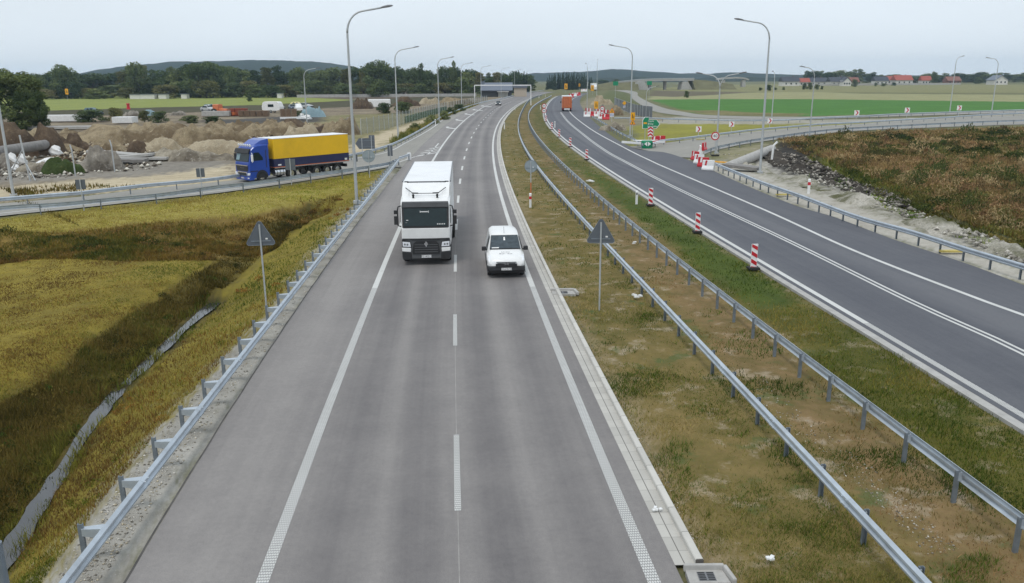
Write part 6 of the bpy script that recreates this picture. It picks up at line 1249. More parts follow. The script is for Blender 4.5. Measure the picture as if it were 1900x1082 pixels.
# stones: gravel on the verges, rubble bank
def stones(name, polys, n, s0, s1, cols, label, zoff=0.0):
    x, y, z = sample(polys, n); n = len(x); s = rng.uniform(0, 1, n)**3*(s1-s0)+s0; d = np.hypot(x, y); s = np.maximum(s, d*.0005)
    oc = np.array([(1,0,0),(0,1,0),(-1,0,0),(0,-1,0),(0,0,.8),(0,0,-.5)], float); V = oc[None]*rng.uniform(.6, 1.2, (n, 6, 1)); a = rng.uniform(0, 6.28, n); ca, sa = np.cos(a)[:, None], np.sin(a)[:, None]
    V = np.stack([V[:, :, 0]*ca-V[:, :, 1]*sa, V[:, :, 0]*sa+V[:, :, 1]*ca, V[:, :, 2]*.8], 2)*s[:, None, None]/2 + np.stack([x, y, z+s*.15+zoff], 1)[:, None]
    tri = np.array([(0,1,4),(1,2,4),(2,3,4),(3,0,4),(1,0,5),(2,1,5),(3,2,5),(0,3,5)]); Fq = (tri[None]+np.arange(n)[:, None, None]*6).reshape(-1, 3)
    cols = np.array(cols); c = cols[rng.integers(0, len(cols), n)]*rng.uniform(.7, 1.25, n)[:, None]; c4 = np.concatenate([np.repeat(c, 6, 0), np.ones((n*6, 1))], 1)
    me_ = mesh_np(name, V.reshape(-1, 3), Fq, M['blade'], [('col', 'FLOAT_COLOR', c4)]); o = bpy.data.objects.new(name, me_); COL.objects.link(o); return tag(o, label, None, None, 'stuff')
GRV = [g(190,186,178), g(150,145,136), g(120,115,106), g(170,160,140)]
stones('gravel', [[(100,1082),(200,930),(310,790),(430,660),(500,585),(570,505),(650,405),(680,395),(610,500),(530,600),(440,720),(330,870),(200,1060),(180,1082)]], 9000, .02, .09, GRV, 'loose gravel round the guardrail posts of the left verge')
stones('stones', [[(1250,1000),(1170,815),(1095,655),(1060,590),(1075,590),(1115,660),(1200,820),(1300,1000)], [(1370,720),(1470,800),(1620,930),(1720,1030),(1780,1020),(1600,850),(1480,760),(1420,700)]], 1600, .015, .07, GRV, 'pale pebbles scattered on the bare soil of the median')
stones('rubble', [[(1330,290),(1420,300),(1500,340),(1600,378),(1760,440),(1900,500),(2060,560),(2060,540),(1900,475),(1780,428),(1640,372),(1560,338),(1480,310),(1430,285)]], 9500, .05, .5, [g(172,168,160), g(156,152,143), g(122,118,110)], 'white rubble along the bank by the gravel verge', .18)
# ================================================================== the works at the left
def dirt_mat(name, base, dark, light, bmp=.7):
    m, t, b, N, L = nmat(name); ob = coords(t, 'Object'); big = noise_node(t, ob, .22, 6, .7); mid = noise_node(t, ob, 1.3, 7, .75); fine = noise_node(t, ob, 7, 4, .75)
    c = mix_node(t, ramp_node(t, big, .40, .60), base, dark); c = mix_node(t, ramp_node(t, mid, .56, .70, 0, .8), c, light); c = mix_node(t, ramp_node(t, mid, .44, .34, 0, .75), c, dark)
    c = mix_node(t, ramp_node(t, fine, .35, .65), mix_node(t, 1.0, c, (.74, .74, .74), 'MULTIPLY'), mix_node(t, 1.0, c, (1.22, 1.21, 1.2), 'MULTIPLY')); L(c, b.inputs['Base Color']); b.inputs['Roughness'].default_value = .95; b.inputs['Specular IOR Level'].default_value = .1
    bump(t, b, math_node(t, 'ADD', mid, math_node(t, 'MULTIPLY', fine, .4)), bmp, .25); return m
lk = lambda r, gg, b_: lin(r, gg, b_, .95)
M['dirt_brown'] = dirt_mat('dirt_brown', lk(110,95,79), lk(76,64,54), lk(142,128,108)); M['dirt_tan'] = dirt_mat('dirt_tan', lk(158,144,118), lk(112,98,78), lk(184,174,150)); M['sand'] = dirt_mat('sand', lk(176,164,141), lk(148,136,114), lk(196,186,165), .5)
M['rubble_grey'] = dirt_mat('rubble_grey', lk(156,150,140), lk(96,90,82), lk(190,185,176)); M['dirt_black'] = dirt_mat('dirt_black', lk(84,79,73), lk(52,48,45), lk(140,134,126), 1.0); M['stone_pale'] = dirt_mat('stone_pale', lk(168,160,144), lk(110,102,90), lk(200,195,184), 1.0)
M['grass_mound'] = dirt_mat('grass_mound', lk(70,84,48), lk(56,68,38), lk(98,100,64)); M['bank_white'] = dirt_mat('bank_white', lk(196,191,180), lk(104,104,78), lk(215,211,203), 1.0)
def heap(x0, x1, ytop, ybase, m, label, depth=.55, rough=.22, name='dirt_heap', group='heaps in the works yard', res=72, cone=False):
    """a mound from photo columns x0..x1, its foot at row ybase, its crest at row ytop"""
    p = P3((x0+x1)/2, ybase); d = p.y; w = (x1-x0)/F*d*1.04/2; dp = max(w*depth, 1.2); cy = d+dp*.75
    h = max(.4, float(top_z((x0+x1)/2, ytop, cy))); n = res; X, Y = np.meshgrid(np.linspace(-1.15, 1.15, n), np.linspace(-1.15, 1.15, n)); sd = sum(ord(q)*(i_+1) for i_, q in enumerate(label)) % 97
    ox, oy = p.x, cy; r = np.sqrt(X**2+Y**2)*(1+.22*fbm(X+sd, Y, .9, 3, sd)); f = np.clip(1-r, 0, 1); f = f**.8 if cone else np.sin(np.clip(f*1.7, 0, 1)*math.pi/2)
    xw, yw = X*w, Y*dp; n1 = fbm(xw+sd, yw, max(w*.42, 1.6), 3, sd+3); n2 = 1-np.abs(fbm(xw, yw+sd, 2.6, 4, sd+9))*2.2; n3 = fbm(xw, yw, .8, 3, sd+5)
    if not cone: f = f*(.85+.8*n1) * (1-rough*.9*np.clip(n2, 0, 1)*.8) + (.03+rough*.16)*n3*np.clip(f*4, 0, 1); f = f*1.18
    else: f = f*(1+.3*n1) + .05*n3*np.clip(f*4, 0, 1)
    Z = np.where(r < 1, np.clip(f, 0, 1.25)*h, 0)-.12
    V = np.stack([X.ravel()*w, Y.ravel()*dp, Z.ravel()], 1); i, j = np.meshgrid(np.arange(n-1), np.arange(n-1), indexing='ij'); q = (i*n+j).ravel(); Fq = np.stack([q, q+1, q+n+1, q+n], 1)
    keep = (Z.ravel()[Fq] > -.115).any(1); me_ = mesh_np(name, V, Fq[keep], M[m]); me_.polygons.foreach_set('use_smooth', np.ones(len(me_.polygons), bool)) if rough < .3 else None
    o = bpy.data.objects.new(name, me_); COL.objects.link(o); o.location = (ox, oy, 0); return tag(o, label, 'heap', group)
for a in [(60,400,231,268,'dirt_tan','long tan ridge of earth behind the brown heaps at left',.22,.30),(300,470,233,272,'dirt_tan','lumpy tan earth heap left of the blue lorry',.4,.38),(-60,96,237,290,'dirt_brown','large smooth dark brown heap at the left edge',.6,.14),(56,128,243,274,'dirt_brown','brown heap with a rough crest beside the large dark one',.5,.34),(108,170,252,279,'dirt_brown','dark stony heap in the middle of the yard',.5,.42),(150,228,261,281,'dirt_tan','low tan heap behind the concrete slabs',.5,.36),
          (228,274,260,283,'dirt_brown','small dark brown clod heap beside the pale sand',.6,.3),(250,340,260,282,'sand','pale smooth sand heap left of centre of the yard',.5,.12),(330,470,264,290,'sand','flat sand heap in front of the lumpy tan earth',.4,.25),(255,440,276,298,'stone_pale','heap of pale broken stones by the dirt track',.3,.5),
          (140,226,273,316,'rubble_grey','grey concrete rubble mound behind the thin posts',.5,.5),(-50,30,288,310,'rubble_grey','grey rubble heap at the left edge',.5,.5),(20,112,294,318,'stone_pale','heap of white and grey broken stones left of the grassy mound',.4,.6),(66,154,295,322,'grass_mound','small mound overgrown with bright green grass',.45,.2),
          (430,560,226,252,'dirt_tan','tan heap behind the lorry cab',.4,.36),(470,650,224,246,'dirt_brown','long brown heap behind the yellow trailer',.28,.25),(520,590,230,253,'sand','pale pointed sand heap behind the yellow trailer',.6,.12),(590,668,219,250,'dirt_tan','tan heap with scrub behind the trailer end',.5,.36),(630,668,222,246,'rubble_grey','grey heap touching the nearest lamp post',.6,.4),
          (648,692,183,202,'dirt_brown','reddish brown far heap left of the white tanks',.5,.3),(726,780,182,197,'dirt_brown','far brown heap behind the dark bushes',.5,.3),(778,816,181,192,'sand','far pale sand heap right of the dark bushes',.5,.2),(815,880,182,194,'dirt_tan','far low heap along the fence',.3,.3),(672,694,191,201,'rubble_grey','grey tarpaulin-covered heap beside the white tanks',.5,.45)]:
    heap(*a)
ridge_l = [((-60,292),(60,281),(160,276),(300,272),(430,268)), ((-40,262),(100,258),(240,254),(360,250),(470,246),(640,240))]
heap(1095, 1130, 197, 214, 'rubble_grey', 'grey earth heap behind the no-overtaking signs', .6, .4); heap(1128, 1158, 198, 214, 'dirt_tan', 'pointed earth heap behind the blue lane panel', .5, .3); heap(1098, 1140, 180, 194, 'sand', 'pale sand bank left of the tall green sign', .5, .3); heap(1110,1165,224,242,'stone_pale','pale stones beside the guardrail of the closed lane',.35,.5)
def ridge(px, w, h, m, label, seed, rough=.6, name='rubble_bank', smooth=False):
    path = pxline(px, 0, .35); o0 = path[0].copy(); n = 22; L = len(path); V = []
    for i, p in enumerate(path):
        t_ = path[min(i+1, L-1)]-path[max(i-1, 0)]; t_.normalize(); nn = Vector((t_.y, -t_.x, 0)); e_ = min(1, min(i, L-1-i)/8)
        for k in range(n):
            q = (k/(n-1)-.5)*2; V.append((*(p+nn*q*w/2*(1)-o0)[:2], q, e_))
    V = np.array(V); x, y = V[:, 0]+o0.x, V[:, 1]+o0.y; q = V[:, 2]*(1+.35*fbm(x, y, 5, 3, seed)); f = np.clip(1-q**2, 0, 1)*V[:, 3]
    hh = h*np.clip(.75+1.9*fbm(x, y, 3.2, 3, seed+1), 0, 1.5); z = f*hh*(1-rough*.6*np.clip(1-np.abs(fbm(x, y, 1.5, 4, seed+2))*2.4, 0, 1)) + f*rough*.35*fbm(x, y, .7, 3, seed+4); P_ = np.stack([V[:, 0], V[:, 1], np.maximum(z, 0)-.10+base_h(x, y)], 1)
    i, j = np.meshgrid(np.arange(L-1), np.arange(n-1), indexing='ij'); qd = (i*n+j).ravel(); me_ = mesh_np(name, P_, np.stack([qd, qd+1, qd+n+1, qd+n], 1), M[m])
    o = bpy.data.objects.new(name, me_); COL.objects.link(o); o.location = (o0.x, o0.y, 0); return tag(o, label, 'heap', 'spoil banks beside the trench')
ridge(ridge_l[0], 9, 1.3, 'dirt_tan', 'long low bank of mixed earth in front of the works heaps', 51, .6, 'dirt_bank'); ridge(ridge_l[1], 12, 1.8, 'dirt_tan', 'long low bank of earth behind the works heaps', 53, .6, 'dirt_bank')
ridge([(1385,296),(1420,312),(1470,330),(1540,352),(1620,384),(1700,410)], 2.8, .5, 'bank_white', 'white rubble bank behind the tall lamp post', 31); ridge([(1680,402),(1760,428),(1840,458),(1920,486),(2040,530)], 2.8, .55, 'bank_white', 'white rubble bank at the right edge', 37)
ridge([(1428,276),(1445,290),(1480,303),(1530,322)], 3.4, .7, 'dirt_black', 'black earth heap at the head of the trench', 41, .5); ridge([(1520,318),(1560,334),(1620,354),(1685,374)], 2.0, .4, 'dirt_black', 'dark grey spoil ridge along the trench, nearer', 43, .9)
random.seed(21)
def slab(px, py, l, w, h, rz, tilt, label, m='concrete', z=.15):
    p = P3(px, py); b = MB(); b.box((0, 0, 0), (l, w, h)); o = b.build('concrete_slab', M[m], bevel=.03); o.location = (p.x, p.y, z+h/2+abs(math.sin(tilt))*l*.3); o.rotation_euler = (0, tilt, rz); return tag(o, label, 'slab', 'broken slabs in the yard')
slab(214, 292, 6, 2.4, .3, .2, .12, 'broken concrete slab leaning on the rubble mound'); slab(240, 297, 6.5, 2.2, .3, -.15, -.08, 'broken concrete slab right of the rubble mound'); slab(262, 298, 7, 1.6, .3, -.05, .0, 'long flat concrete slab by the dirt track'); slab(230, 303, 5, 2, .35, .1, .03, 'dark slab lying lowest beside the track', 'concrete_dark')
slab(108, 226, 14, 3, 1.4, .08, 0, 'long white slab stack behind the dark bush at left', 'plastic_white'); slab(233, 229, 4.5, 3, 1.3, 0, 0, 'white block between bushes in the yard', 'plastic_white'); slab(402, 216, 7, 2.5, 1.2, .1, 0, 'white slab stack left of the orange tractor', 'concrete'); slab(545, 222, 6, 2, .5, 0, 0, 'white slabs on the ground near the lamp', 'plastic_white'); slab(40, 241, 30, 3, .5, .03, 0, 'long pale concrete wall behind the brown heaps', 'concrete')
p = P3(-30, 312); q = P3(100, 285); t = thing('concrete_pipe', 'long dark pipe lying in front of the brown heap', 'pipe', p); b = MB(); b.tube([Vector((0, 0, 1.5)), q-p+Vector((0, 0, 1.3))], .62, 14); b.build('pipe', M['concrete_dark'], t, True, auto=40)
def bag(px, py, w, h, label):
    p = P3(px, py); b = MB(); n = 9; r = []; w *= .7; h *= .7
    for k in range(n):
        z = k/(n-1); rr = math.sqrt(max(0, 1-z**2.2))*.5; r.append([(w*rr*(1+.25*math.sin(a*3+k))*math.cos(a), w*.6*rr*(1+.2*math.cos(a*2+k*1.7))*math.sin(a), z*h*(1+.12*math.sin(a*2))) for a in np.linspace(0, 2*math.pi, 15)[:-1]])
    b.loft(r); o = b.build('plastic_bag', M['plastic_white'], None, True, auto=50); o.location = p; tag(o, label, 'rubbish bag', 'white rubbish in the yard')
for px, py, w, h, l in [(104,288,2.4,1.7,'white bag on the end of the dark pipe'),(95,308,4.0,1.3,'wide white rubbish sheet above the grassy mound'),(24,308,1.8,2.0,'white rubbish bag near the leftmost lamp post, first'),(42,304,1.5,1.6,'white rubbish bag near the leftmost lamp post, second'),(184,282,1.6,.9,'small white bag on top of the rubble mound'),(30,316,1.2,.9,'small white bag lowest by the leftmost lamp post'),(655,246,2.5,.9,'white scrap beside the nearest lamp post'),(570,222,3,1.6,'white bags at the foot of the yard lamp'),(560,218,2.5,1.4,'pale bags left of the yard lamp')]: bag(px, py, w, h, l)
heap(555, 600, 194, 217, 'tarp_blue', 'blue-grey tarpaulin-covered pile right of the parked cars', .5, .12); heap(262, 290, 205, 214, 'tarp_blue', 'pale blue tarpaulin pile behind the yellowish bush', .5, .15); heap(310, 345, 206, 214, 'rubble_grey', 'low grey heap behind the bushes of the yard', .5, .3); heap(222,262,207,217,'rubble_grey','grey gravel pile with a red object on it',.5,.3)
p = P3(240, 214); b = MB(); b.cyl((0, 0, 1.6), (0, 0, 3.0), .5, 12, .35); b.cyl((0, 0, 2.95), (0, 0, 3.2), .55, 12, .5); o = b.build('red_bin', M['sign_red']); o.location = p; tag(o, 'small red container standing on the gravel pile', 'container')
t = thing('tractor', 'orange-red tractor in the scrap yard beside the wooden stacks', 'tractor', P3(424, 215), R(70)); t.scale = (1.3, 1.3, 1.2)
b = MB(); b.loft([vring(0, .5, .42, .7, 1.2, 1.5), vring(1.8, .55, .45, .7, 1.3, 1.65), vring(1.85, .8, .7, .8, 1.6, 2.5), vring(3.2, .8, .7, .8, 1.6, 2.5)]); b.build('body', M['orange_paint'], t, bevel=.04)
for s in (-1, 1): wheel(t, s*.75, .5, .45, .3, s); wheel(t, s*.85, 2.8, .8, .45, s)
b = MB(); b.bar((-.4, 0, 1.0), (-.4, -1.6, .6), .14, .2); b.bar((.4, 0, 1.0), (.4, -1.6, .6), .14, .2); b.box((0, -1.9, .5), (1.8, .6, .6)); b.build('front_loader', M['orange_paint'], t)
def pallets(px, py, n, w, h, m, label):
    p = P3(px, py); t = thing('wood_stack', label, 'wood stack', p, random.uniform(-.2, .2), 'stacks of timber in the yard')
    for k in range(n):
        b = MB(); 
        for j in range(int(h/.25)): b.box((k*w+random.uniform(-.08, .08), 0, .13+j*.25), (w*.9, 1.6, .16), random.uniform(-.03, .03)); b.box((k*w, 0, .03+j*.25), (w*.7, 1.3, .08))
        b.build('pile', M[m], t)
pallets(434, 215, 3, 1.5, 2.0, 'rust', 'reddish brown pallet piles beside the tractor'); pallets(449, 216, 5, 1.6, 1.6, 'wood', 'dark brown timber piles right of the reddish ones'); pallets(526, 222, 3, 1.3, 2.6, 'wood', 'tall light brown stack near the white caravan')
# scattered scrap: dark clods
stones('clods', [[(300,240),(470,240),(470,290),(300,290)], [(100,262),(240,262),(240,312),(100,312)], [(470,232),(650,228),(650,250),(470,262)], [(0,262),(300,255),(300,285),(0,290)]], 1500, .15, .9, [g(92,76,58), g(140,128,108), g(176,166,148), g(60,52,44)], 'clods and stones strewn over the works yard')
stones('clods', [[(1430,280),(1480,290),(1560,325),(1690,370),(1690,384),(1560,344),(1470,308),(1430,300)]], 5000, .1, .7, [g(74,70,66), g(100,96,90), g(54,50,48), g(140,134,126)], 'dark clods along the trench', .15)
stones('rubble', [[(-100,300),(150,285),(300,290),(300,312),(120,330),(-100,340)]], 900, .2, .9, [g(190,186,176), g(140,134,124), g(90,84,76)], 'broken concrete strewn along the dirt track')
for px, py, h, l in [(140,326,5.0,'thin grey post left of the grassy mound'),(213,318,5.3,'thin grey post in front of the rubble slabs')]:
    p = P3(px, py); o = MB().tube([(0, 0, -.2), (0, 0, h*.5), (-.12, 0, h*.62)], .07, 6).build('fence_post', M['lamp_steel']); o.location = p; tag(o, l, 'post')
t = thing('braced_post', 'corner post with a slanting brace near the leftmost lamp post', 'post', P3(56, 334)); b = MB(); b.tube([(0, 0, -.2), (-.35, 0, 4.3)], .08, 6); b.build('post', M['lamp_steel'], t); b = MB(); b.tube([(-2.6, .6, 0), (-.3, 0, 2.9)], .06, 6); b.tube([(.8, -.5, 0), (-.15, 0, 1.6)], .05, 6); b.build('brace', M['lamp_steel'], t)
# fence with green netting
def net_mat(name, col, alpha):
    m, t, b, N, L = nmat(name); d = N('ShaderNodeBsdfDiffuse'); tr = N('ShaderNodeBsdfTransparent'); mx_ = N('ShaderNodeMixShader'); d.inputs[0].default_value = (*col, 1); ob = coords(t)
    mx_.inputs[0].default_value = alpha; L(tr.outputs[0], mx_.inputs[1]); L(d.outputs[0], mx_.inputs[2]); L(mx_.outputs[0], t.nodes['Material Output'].inputs['Surface']); return m
M['net_green'] = net_mat('green_netting', lin(70,125,70), .75); M['net_grey'] = net_mat('wire_netting', lin(150,155,150), .22); M['net_dark'] = net_mat('grey_netting', lin(120,126,132), .7)
def netfence(px, label, hh, m, m2=None, h2=1.2, i0=0, step=3.6, leans=.08, name='mesh_fence'):
    path = resample(pxline(px, 0, 1), 200); o0 = path[0]; path = [p-o0 for p in path]; t = thing(name, label, 'fence', o0); st = stations(path, step)
    for p, a in st:
        b = MB(); l = random.uniform(-leans, leans); b.tube([p+Vector((0, 0, -.2)), p+Vector((l, l*.5, hh+.15))], .055, 6); b.build('post', M['lamp_steel'], t)
    b = MB(); b.loft([[p+Vector((0, 0, .05)), p+Vector((0, .012, .05)), p+Vector((0, .012, hh)), p+Vector((0, 0, hh))] for p in path]); b.build('netting', M[m], t)
    if m2:
        q = path[i0:]; b = MB(); b.loft([[p+Vector((-.06, -.06, .02)), p+Vector((-.06, -.05, .02)), p+Vector((-.06, -.05, h2)), p+Vector((-.06, -.06, h2))] for p in q]); b.build('lower_netting', M[m2], t)
netfence([(670,250),(715,240),(760,227),(806,213),(830,207)], 'post and wire fence with green netting beside the dirt track', 2.6, 'net_grey', 'net_green', 1.5, 70); netfence([(832,205),(880,194),(905,189)], 'far wire fence along the sandy strip', 2.4, 'net_grey', step=5)
netfence([(1140,196),(1160,206),(1180,214),(1210,219)], 'grey netted fence beside the side road bend', 2.6, 'net_dark', step=2.5)
b = MB(); b.box((0, 0, 1.3), (7.5, 3, 2.6)); o = b.build('white_tank', M['plastic_white'], bevel=.25); o.location = P3(704, 199); o.rotation_euler = (0, 0, .1); tag(o, 'large white tank lying beside the dark bushes', 'tank')
M['plank_yellow'] = mat('plank_yellow', lin(190,172,96), .7)
p = P3(1345, 312); q = P3(1432, 278); t = thing('concrete_culvert', 'grey half-buried concrete culvert by the on-ramp mouth', 'culvert', p); b = MB(); b.tube([Vector((0, 0, -.05)), q-p+Vector((0, 0, .1))], .55, 14); b.build('pipe', M['concrete'], t, True, auto=40)
slab(1376, 316, 3.6, 1.6, .3, -.6, .06, 'grey concrete slab at the foot of the culvert', 'concrete_dark')
t = thing('hazard_strip', 'yellow plank lying in front of the culvert', 'plank', P3(1336, 304), -.8); b = MB(); b.box((0, 0, .2), (4, .3, .12)); b.build('board', M['sign_yellow'], t); 
for px, py, l in [(1300,258.5,'yellow base plate below the first chevron sign'),(1455,361,'yellow plank lying under the gravel verge guardrail'),(1767,466,'yellow tape lying under the gravel verge guardrail at right')]:
    o = MB().box((0, 0, 0), (1.3, .3, .1)).build('plank', M['plank_yellow']); o.location = P3(px, py, .08); tag(o, l, 'plank')
p = P3(1432, 296); o = MB().tube([(0, 0, 0), (.1, 0, 1.6), (.5, 0, 2.0)], .12, 6).build('drain_tube', M['plastic_white']); o.location = p; tag(o, 'bent white tube sticking out of the black earth', 'tube')
# ================================================================== far buildings, bridge
def house(x0, x1, ytop, yb_, d, wall, roof, label, gable=False, group='village houses at the right', wins=3):
    xc_ = (x0+x1)/2; p = D3(xc_, d, -.3); w = (x1-x0)/F*d*.975; H_ = float(top_z(xc_, ytop, d))+.3; eh = H_*(.5 if not gable else .55); dp = w*.75 if not gable else w*1.1
    t = thing('house', label, 'house', p, 0, group); b = MB(); b.box((0, dp/2, eh/2), (w*.94, dp*.94, eh))
    if gable: b.plate([(-w*.47, eh), (w*.47, eh), (0, H_-.3)], dp*.03, dp*.97)
    b.build('wall', M[wall], t); b = MB()
    if gable:
        for s in (-1, 1): b.loft([[(s*w*.53, y, eh-.5), (0, y, H_), (0, y, H_-.35), (s*w*.53, y, eh-.85)] for y in (-.4, dp+.4)])
    else: b.side([(-.5, eh-.2), (dp/2, H_), (dp+.5, eh-.2), (dp/2, eh-.19)], -w/2, w/2)
    r = b.build('roof', M[roof], t); o = MB().box((w*.2, dp*.5+.6, H_-.1), (.7, .7, 1.6)).build('chimney', M['roof_brown'], r)
    for k in range(wins):
        x = (k-(wins-1)/2)*w*.28; o = MB().box((x, dp*.03-.02, eh*.52), (1.3, .08, 1.5)).build('window', M['glass'], t)
    return t
for a in [(1454,1487,142,154,800,'plaster','roof_dark','white house with long dark roof, leftmost of the village'),(1485,1506,145,153,820,'plaster','roof_red','house with bright red roof behind the short lamp post'),(1504,1540,144,153,830,'plaster','roof_dark','low house with wide dark roof right of the red-roofed one'),(1543,1576,143,154,800,'plaster','roof_dark','house with large blue-dark roof in mid village'),(1564,1572,144,154,790,'plaster','roof_dark','narrow white gable beside the blue-dark roof'),(1573,1597,143.5,154,800,'plaster_tan','roof_brown','tan house with brown-red roof behind a dark bush'),(1626,1652,142,152,850,'plaster','roof_dark','dark-roofed house left of the red roofs'),(1648,1668,141,150,900,'plaster_tan','roof_red','small red-roofed house in the middle of the village'),(1664,1697,139.5,152,850,'plaster','roof_red','largest red-roofed white house'),(1712,1731,141,152,850,'plaster','roof_red','red-roofed white house left of the tall dark bush'),(1760,1786,142,152,850,'roof_brown','roof_brown','brick-red long house behind the far lamp posts')]:
    house(*a)
house(1847, 1873, 139.5, 154, 780, 'plaster', 'roof_metal', 'pale house with grey gable roof at the right end', True); house(1566, 1582, 143, 155, 770, 'plaster', 'roof_dark', 'white gable house end in front of the tan house', True)
p = D3(1640, 800, 0); o = MB().box((0, 0, .9), (150, .3, 1.8)).build('garden_wall', M['concrete']); o.location = p; tag(o, 'long pale garden wall in front of the village', 'wall')
t = thing('warehouse', 'long low building with grey metal roof behind the height gantry', 'building', D3(924, 425, -.2)); wv = 60/F*425*.97
b = MB(); b.box((0, 6, 1.9), (wv*.94, 10, 3.8)); b.build('wall', M['dark_grey'], t); b = MB(); b.side([(-1.2, 3.5), (5.5, 7.2), (12, 3.6), (12, 3.3), (5.5, 6.8), (-1.2, 3.1)], -wv/2, wv/2); b.build('roof', M['roof_metal'], t)
b = MB(); b.box((-wv*.44, 5.5, 7.0), (wv*.1, 2.5, 1.6)); b.build('roof_vent', M['roof_metal'], t); b = MB(); b.box((wv*.2, .9, 1.2), (5, .3, 2.2)); b.box((wv*.2, -2.2, 2.7), (6, 3.5, .25)); b.build('porch', M['plaster'], t)
t = thing('shed', 'timber-clad shed right of the grey-roofed building', 'shed', D3(968, 425, -.2)); b = MB(); b.box((0, 3, 2.3), (6.5, 6, 4.6)); b.build('wall', M['plaster_tan'], t); b = MB(); b.side([(-.6, 4.5), (3, 5.6), (6.6, 4.5), (3, 5.2)], -3.6, 3.6); b.build('roof', M['roof_dark'], t)
for x0, x1, l in [(244,262,'white flat shed left of two in the far left trees'),(263,289,'longer white flat shed in the far left trees'),(297,311,'small white shed right of the long one'),(339,349,'tiny white shed at the foot of the wooded hill'),(517,525,'white hut left of the pale far wall')]:
    d = 432; p = D3((x0+x1)/2, d, -.2); w = (x1-x0)/F*d; t = thing('flat_shed', l, 'shed', p, 0, 'white sheds in the far left trees'); b = MB(); b.box((0, 2, 1.2), (w, 4, 2.4)); b.build('wall', M['plaster'], t); b = MB(); b.box((0, 2, 2.5), (w+.5, 4.6, .2)); b.build('roof', M['roof_metal'], t)
p = D3(720, 440, 0); o = MB().box((0, 0, .6), (95, .4, 1.7)).build('far_wall', M['concrete']); o.location = p; tag(o, 'long pale wall at the foot of the trees beyond the ploughed field', 'wall')
# overpass on the right
dB = 620; zr = lambda y: float(top_z(1210, y, dB)); t = thing('road_bridge', 'long pale concrete road bridge in the distance with grey abutments', 'bridge', D3(1215, dB, 0))
X = lambda px: (px-1215)/F*dB*.97
b = MB(); b.loft([[(X(a), y, zr(r_)-1.5), (X(a), y, zr(r_))] + [(X(a), y+.0, zr(r_))] for a, r_ in ((1150, 150.5), (1190, 147.2), (1235, 146), (1290, 146))] and [[(X(a), 0, zr(r_)-1.7), (X(a), 11, zr(r_)-1.7), (X(a), 11, zr(r_)), (X(a), 0, zr(r_))] for a, r_ in ((1145, 151.5), (1170, 148.8), (1190, 147.2), (1235, 146), (1290, 146))]); b.build('deck', M['concrete'], t)
b = MB(); b.loft([[(X(a), -.2, zr(r_)-.2), (X(a), .1, zr(r_)-.2), (X(a), .1, zr(r_)+.3), (X(a), -.2, zr(r_)+.3)] for a, r_ in ((1145, 151.5), (1190, 147.2), (1235, 146), (1290, 146))]); b.build('parapet', M['lamp_steel'], t)
for px in (1210, 1238): b = MB(); b.box((X(px), 5, 3), (1.4, 6, 6.4)); b.build('pier', M['concrete_dark'], t)
for x0, x1, x2, x3 in ((1178, 1192, 1207, 1183), (1265, 1272, 1286, 1286)):
    b = MB(); b.plate([(X(x0), -.3), (X(x2), -.3), (X(x1)+2, zr(147.3)-1.7), (X(x0)+1, zr(148)-1.7)], -3, 12); b.build('abutment', M['concrete'], t)
def embank(name, px, d, m, thick=26):
    b = MB(); b.loft([[(D3(a, d).x, d-thick*.5, -.3), (D3(a, d).x, d, float(top_z(a, r_, d))), (D3(a, d).x, d+12, float(top_z(a, r_, d))), (D3(a, d).x, d+40, -.3)] for a, r_ in px]); return tag(b.build(name, M[m]), kind='structure')
M['embank'] = mat('embankment_grass', lin(112,110,84,.9), .95, var=.2, scale=.2, spec=.1); embank('embankment', [(1105,159),(1130,154),(1150,151),(1184,148.8)], 622, 'embank'); embank('embankment', [(1286,147.6),(1310,149),(1335,152),(1362,156.5)], 622, 'embank')
t = thing('road_bridge', 'second low arched bridge right of the long one, far off', 'bridge', D3(1362, 760, 0)); X2 = lambda px: (px-1362)/F*760*.97; z2 = lambda r_: float(top_z(1362, r_, 760))
b = MB(); b.loft([[(X2(a), 0, z2(r_)-1.3), (X2(a), 8, z2(r_)-1.3), (X2(a), 8, z2(r_)), (X2(a), 0, z2(r_))] for a, r_ in ((1334, 146), (1345, 144), (1370, 143), (1383, 144), (1392, 147))]); b.build('deck', M['concrete'], t); b = MB(); b.box((X2(1345), 4, 3), (3, 6, 6)); b.build('pier', M['concrete'], t); b = MB(); b.box((X2(1383), 4, 3), (3, 6, 6)); b.build('pier', M['concrete'], t)
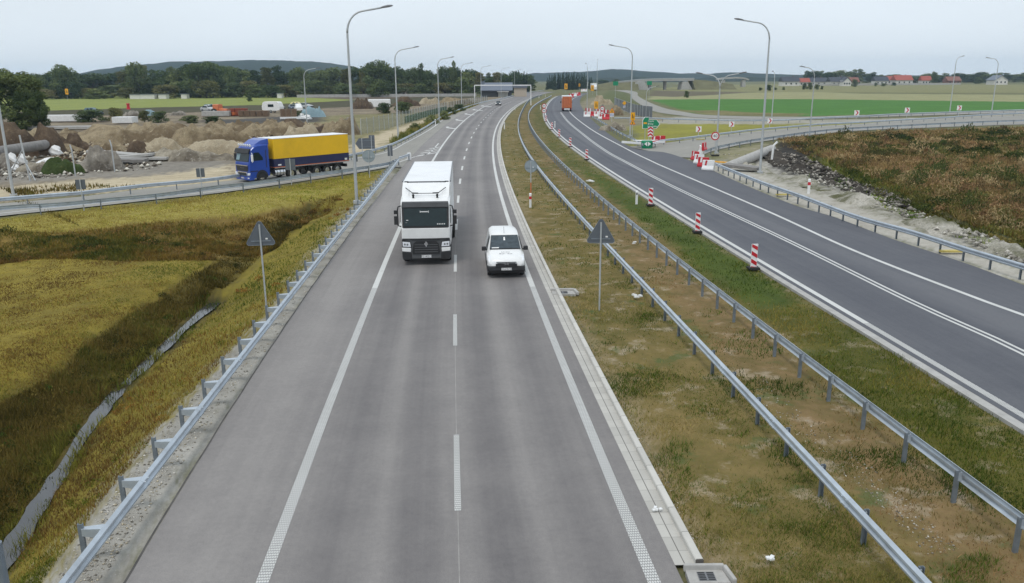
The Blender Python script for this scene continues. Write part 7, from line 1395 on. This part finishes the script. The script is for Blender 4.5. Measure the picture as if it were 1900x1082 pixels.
# ================================================================== wooded hills
M['forest'] = mat('far_forest', (.022, .034, .022), .95, var=.4, scale=.06, spec=.1)
def hill(name, pts, d, thick, seed, bumpy=1.0):
    n = 300; xs = np.linspace(pts[0][0], pts[-1][0], n); tops = np.interp(xs, [p[0] for p in pts], [p[1] for p in pts]); k = 14; V = []
    for j in range(k):
        f = j/(k-1); yy = d + (f-.35)*thick; prof = math.sin(min(1, f/.35)*math.pi/2) if f < .35 else math.cos((f-.35)/.65*math.pi/2)
        for x, tp in zip(xs, tops):
            X_ = (x-950)/F*d*.97; z = float(top_z(x, tp, d)); nz = float(fbm(np.array([X_]), np.array([yy*.5]), 46, 3, seed)[0]); V.append((X_, yy, -3+(z+3)*max(prof, .0) + bumpy*5*nz*prof))
    V = np.array(V); i, j = np.meshgrid(np.arange(k-1), np.arange(n-1), indexing='ij'); q = (i*n+j).ravel(); me_ = mesh_np(name, V, np.stack([q, q+1, q+n+1, q+n], 1), M['forest']); o = bpy.data.objects.new(name, me_); COL.objects.link(o); return tag(o, kind='structure')
hill('wooded_hill', [(150,146),(230,127),(290,119),(340,115),(430,113),(500,111),(560,113),(620,119),(660,126),(720,136),(800,146)], 2300, 1200, 3, .8)
hill('wooded_hill', [(930,144),(990,136),(1060,134),(1100,133),(1137,128.5),(1165,129),(1210,133),(1260,136),(1330,137),(1362,134),(1400,137),(1470,139),(1600,141),(1750,140),(1850,139),(2150,139)], 2600, 1100, 7, .7)
hill('far_woods', [(-900,142),(-400,140),(0,139),(230,140),(600,141),(900,143),(990,146)], 1500, 500, 9, .7); hill('far_woods', [(1090,149),(1130,144),(1180,143),(1240,146),(1330,146),(1480,144),(1700,144),(2300,143)], 1700, 500, 5, .7)
# ================================================================== haze: one closed box of thin even air
m = bpy.data.materials.new('haze_air'); m.use_nodes = True; t = m.node_tree; t.nodes.clear(); o = t.nodes.new('ShaderNodeOutputMaterial'); v = t.nodes.new('ShaderNodeVolumePrincipled')
v.inputs['Color'].default_value = (.62, .82, 1.0, 1); v.inputs['Density'].default_value = .00014; v.inputs['Anisotropy'].default_value = .2; t.links.new(v.outputs[0], o.inputs['Volume'])
b = MB(); b.box((0, 0, 34), (7400, 7400, 80)); o = b.build('haze', m); tag(o, kind='stuff'); o['label'] = 'thin pale haze over the whole landscape'
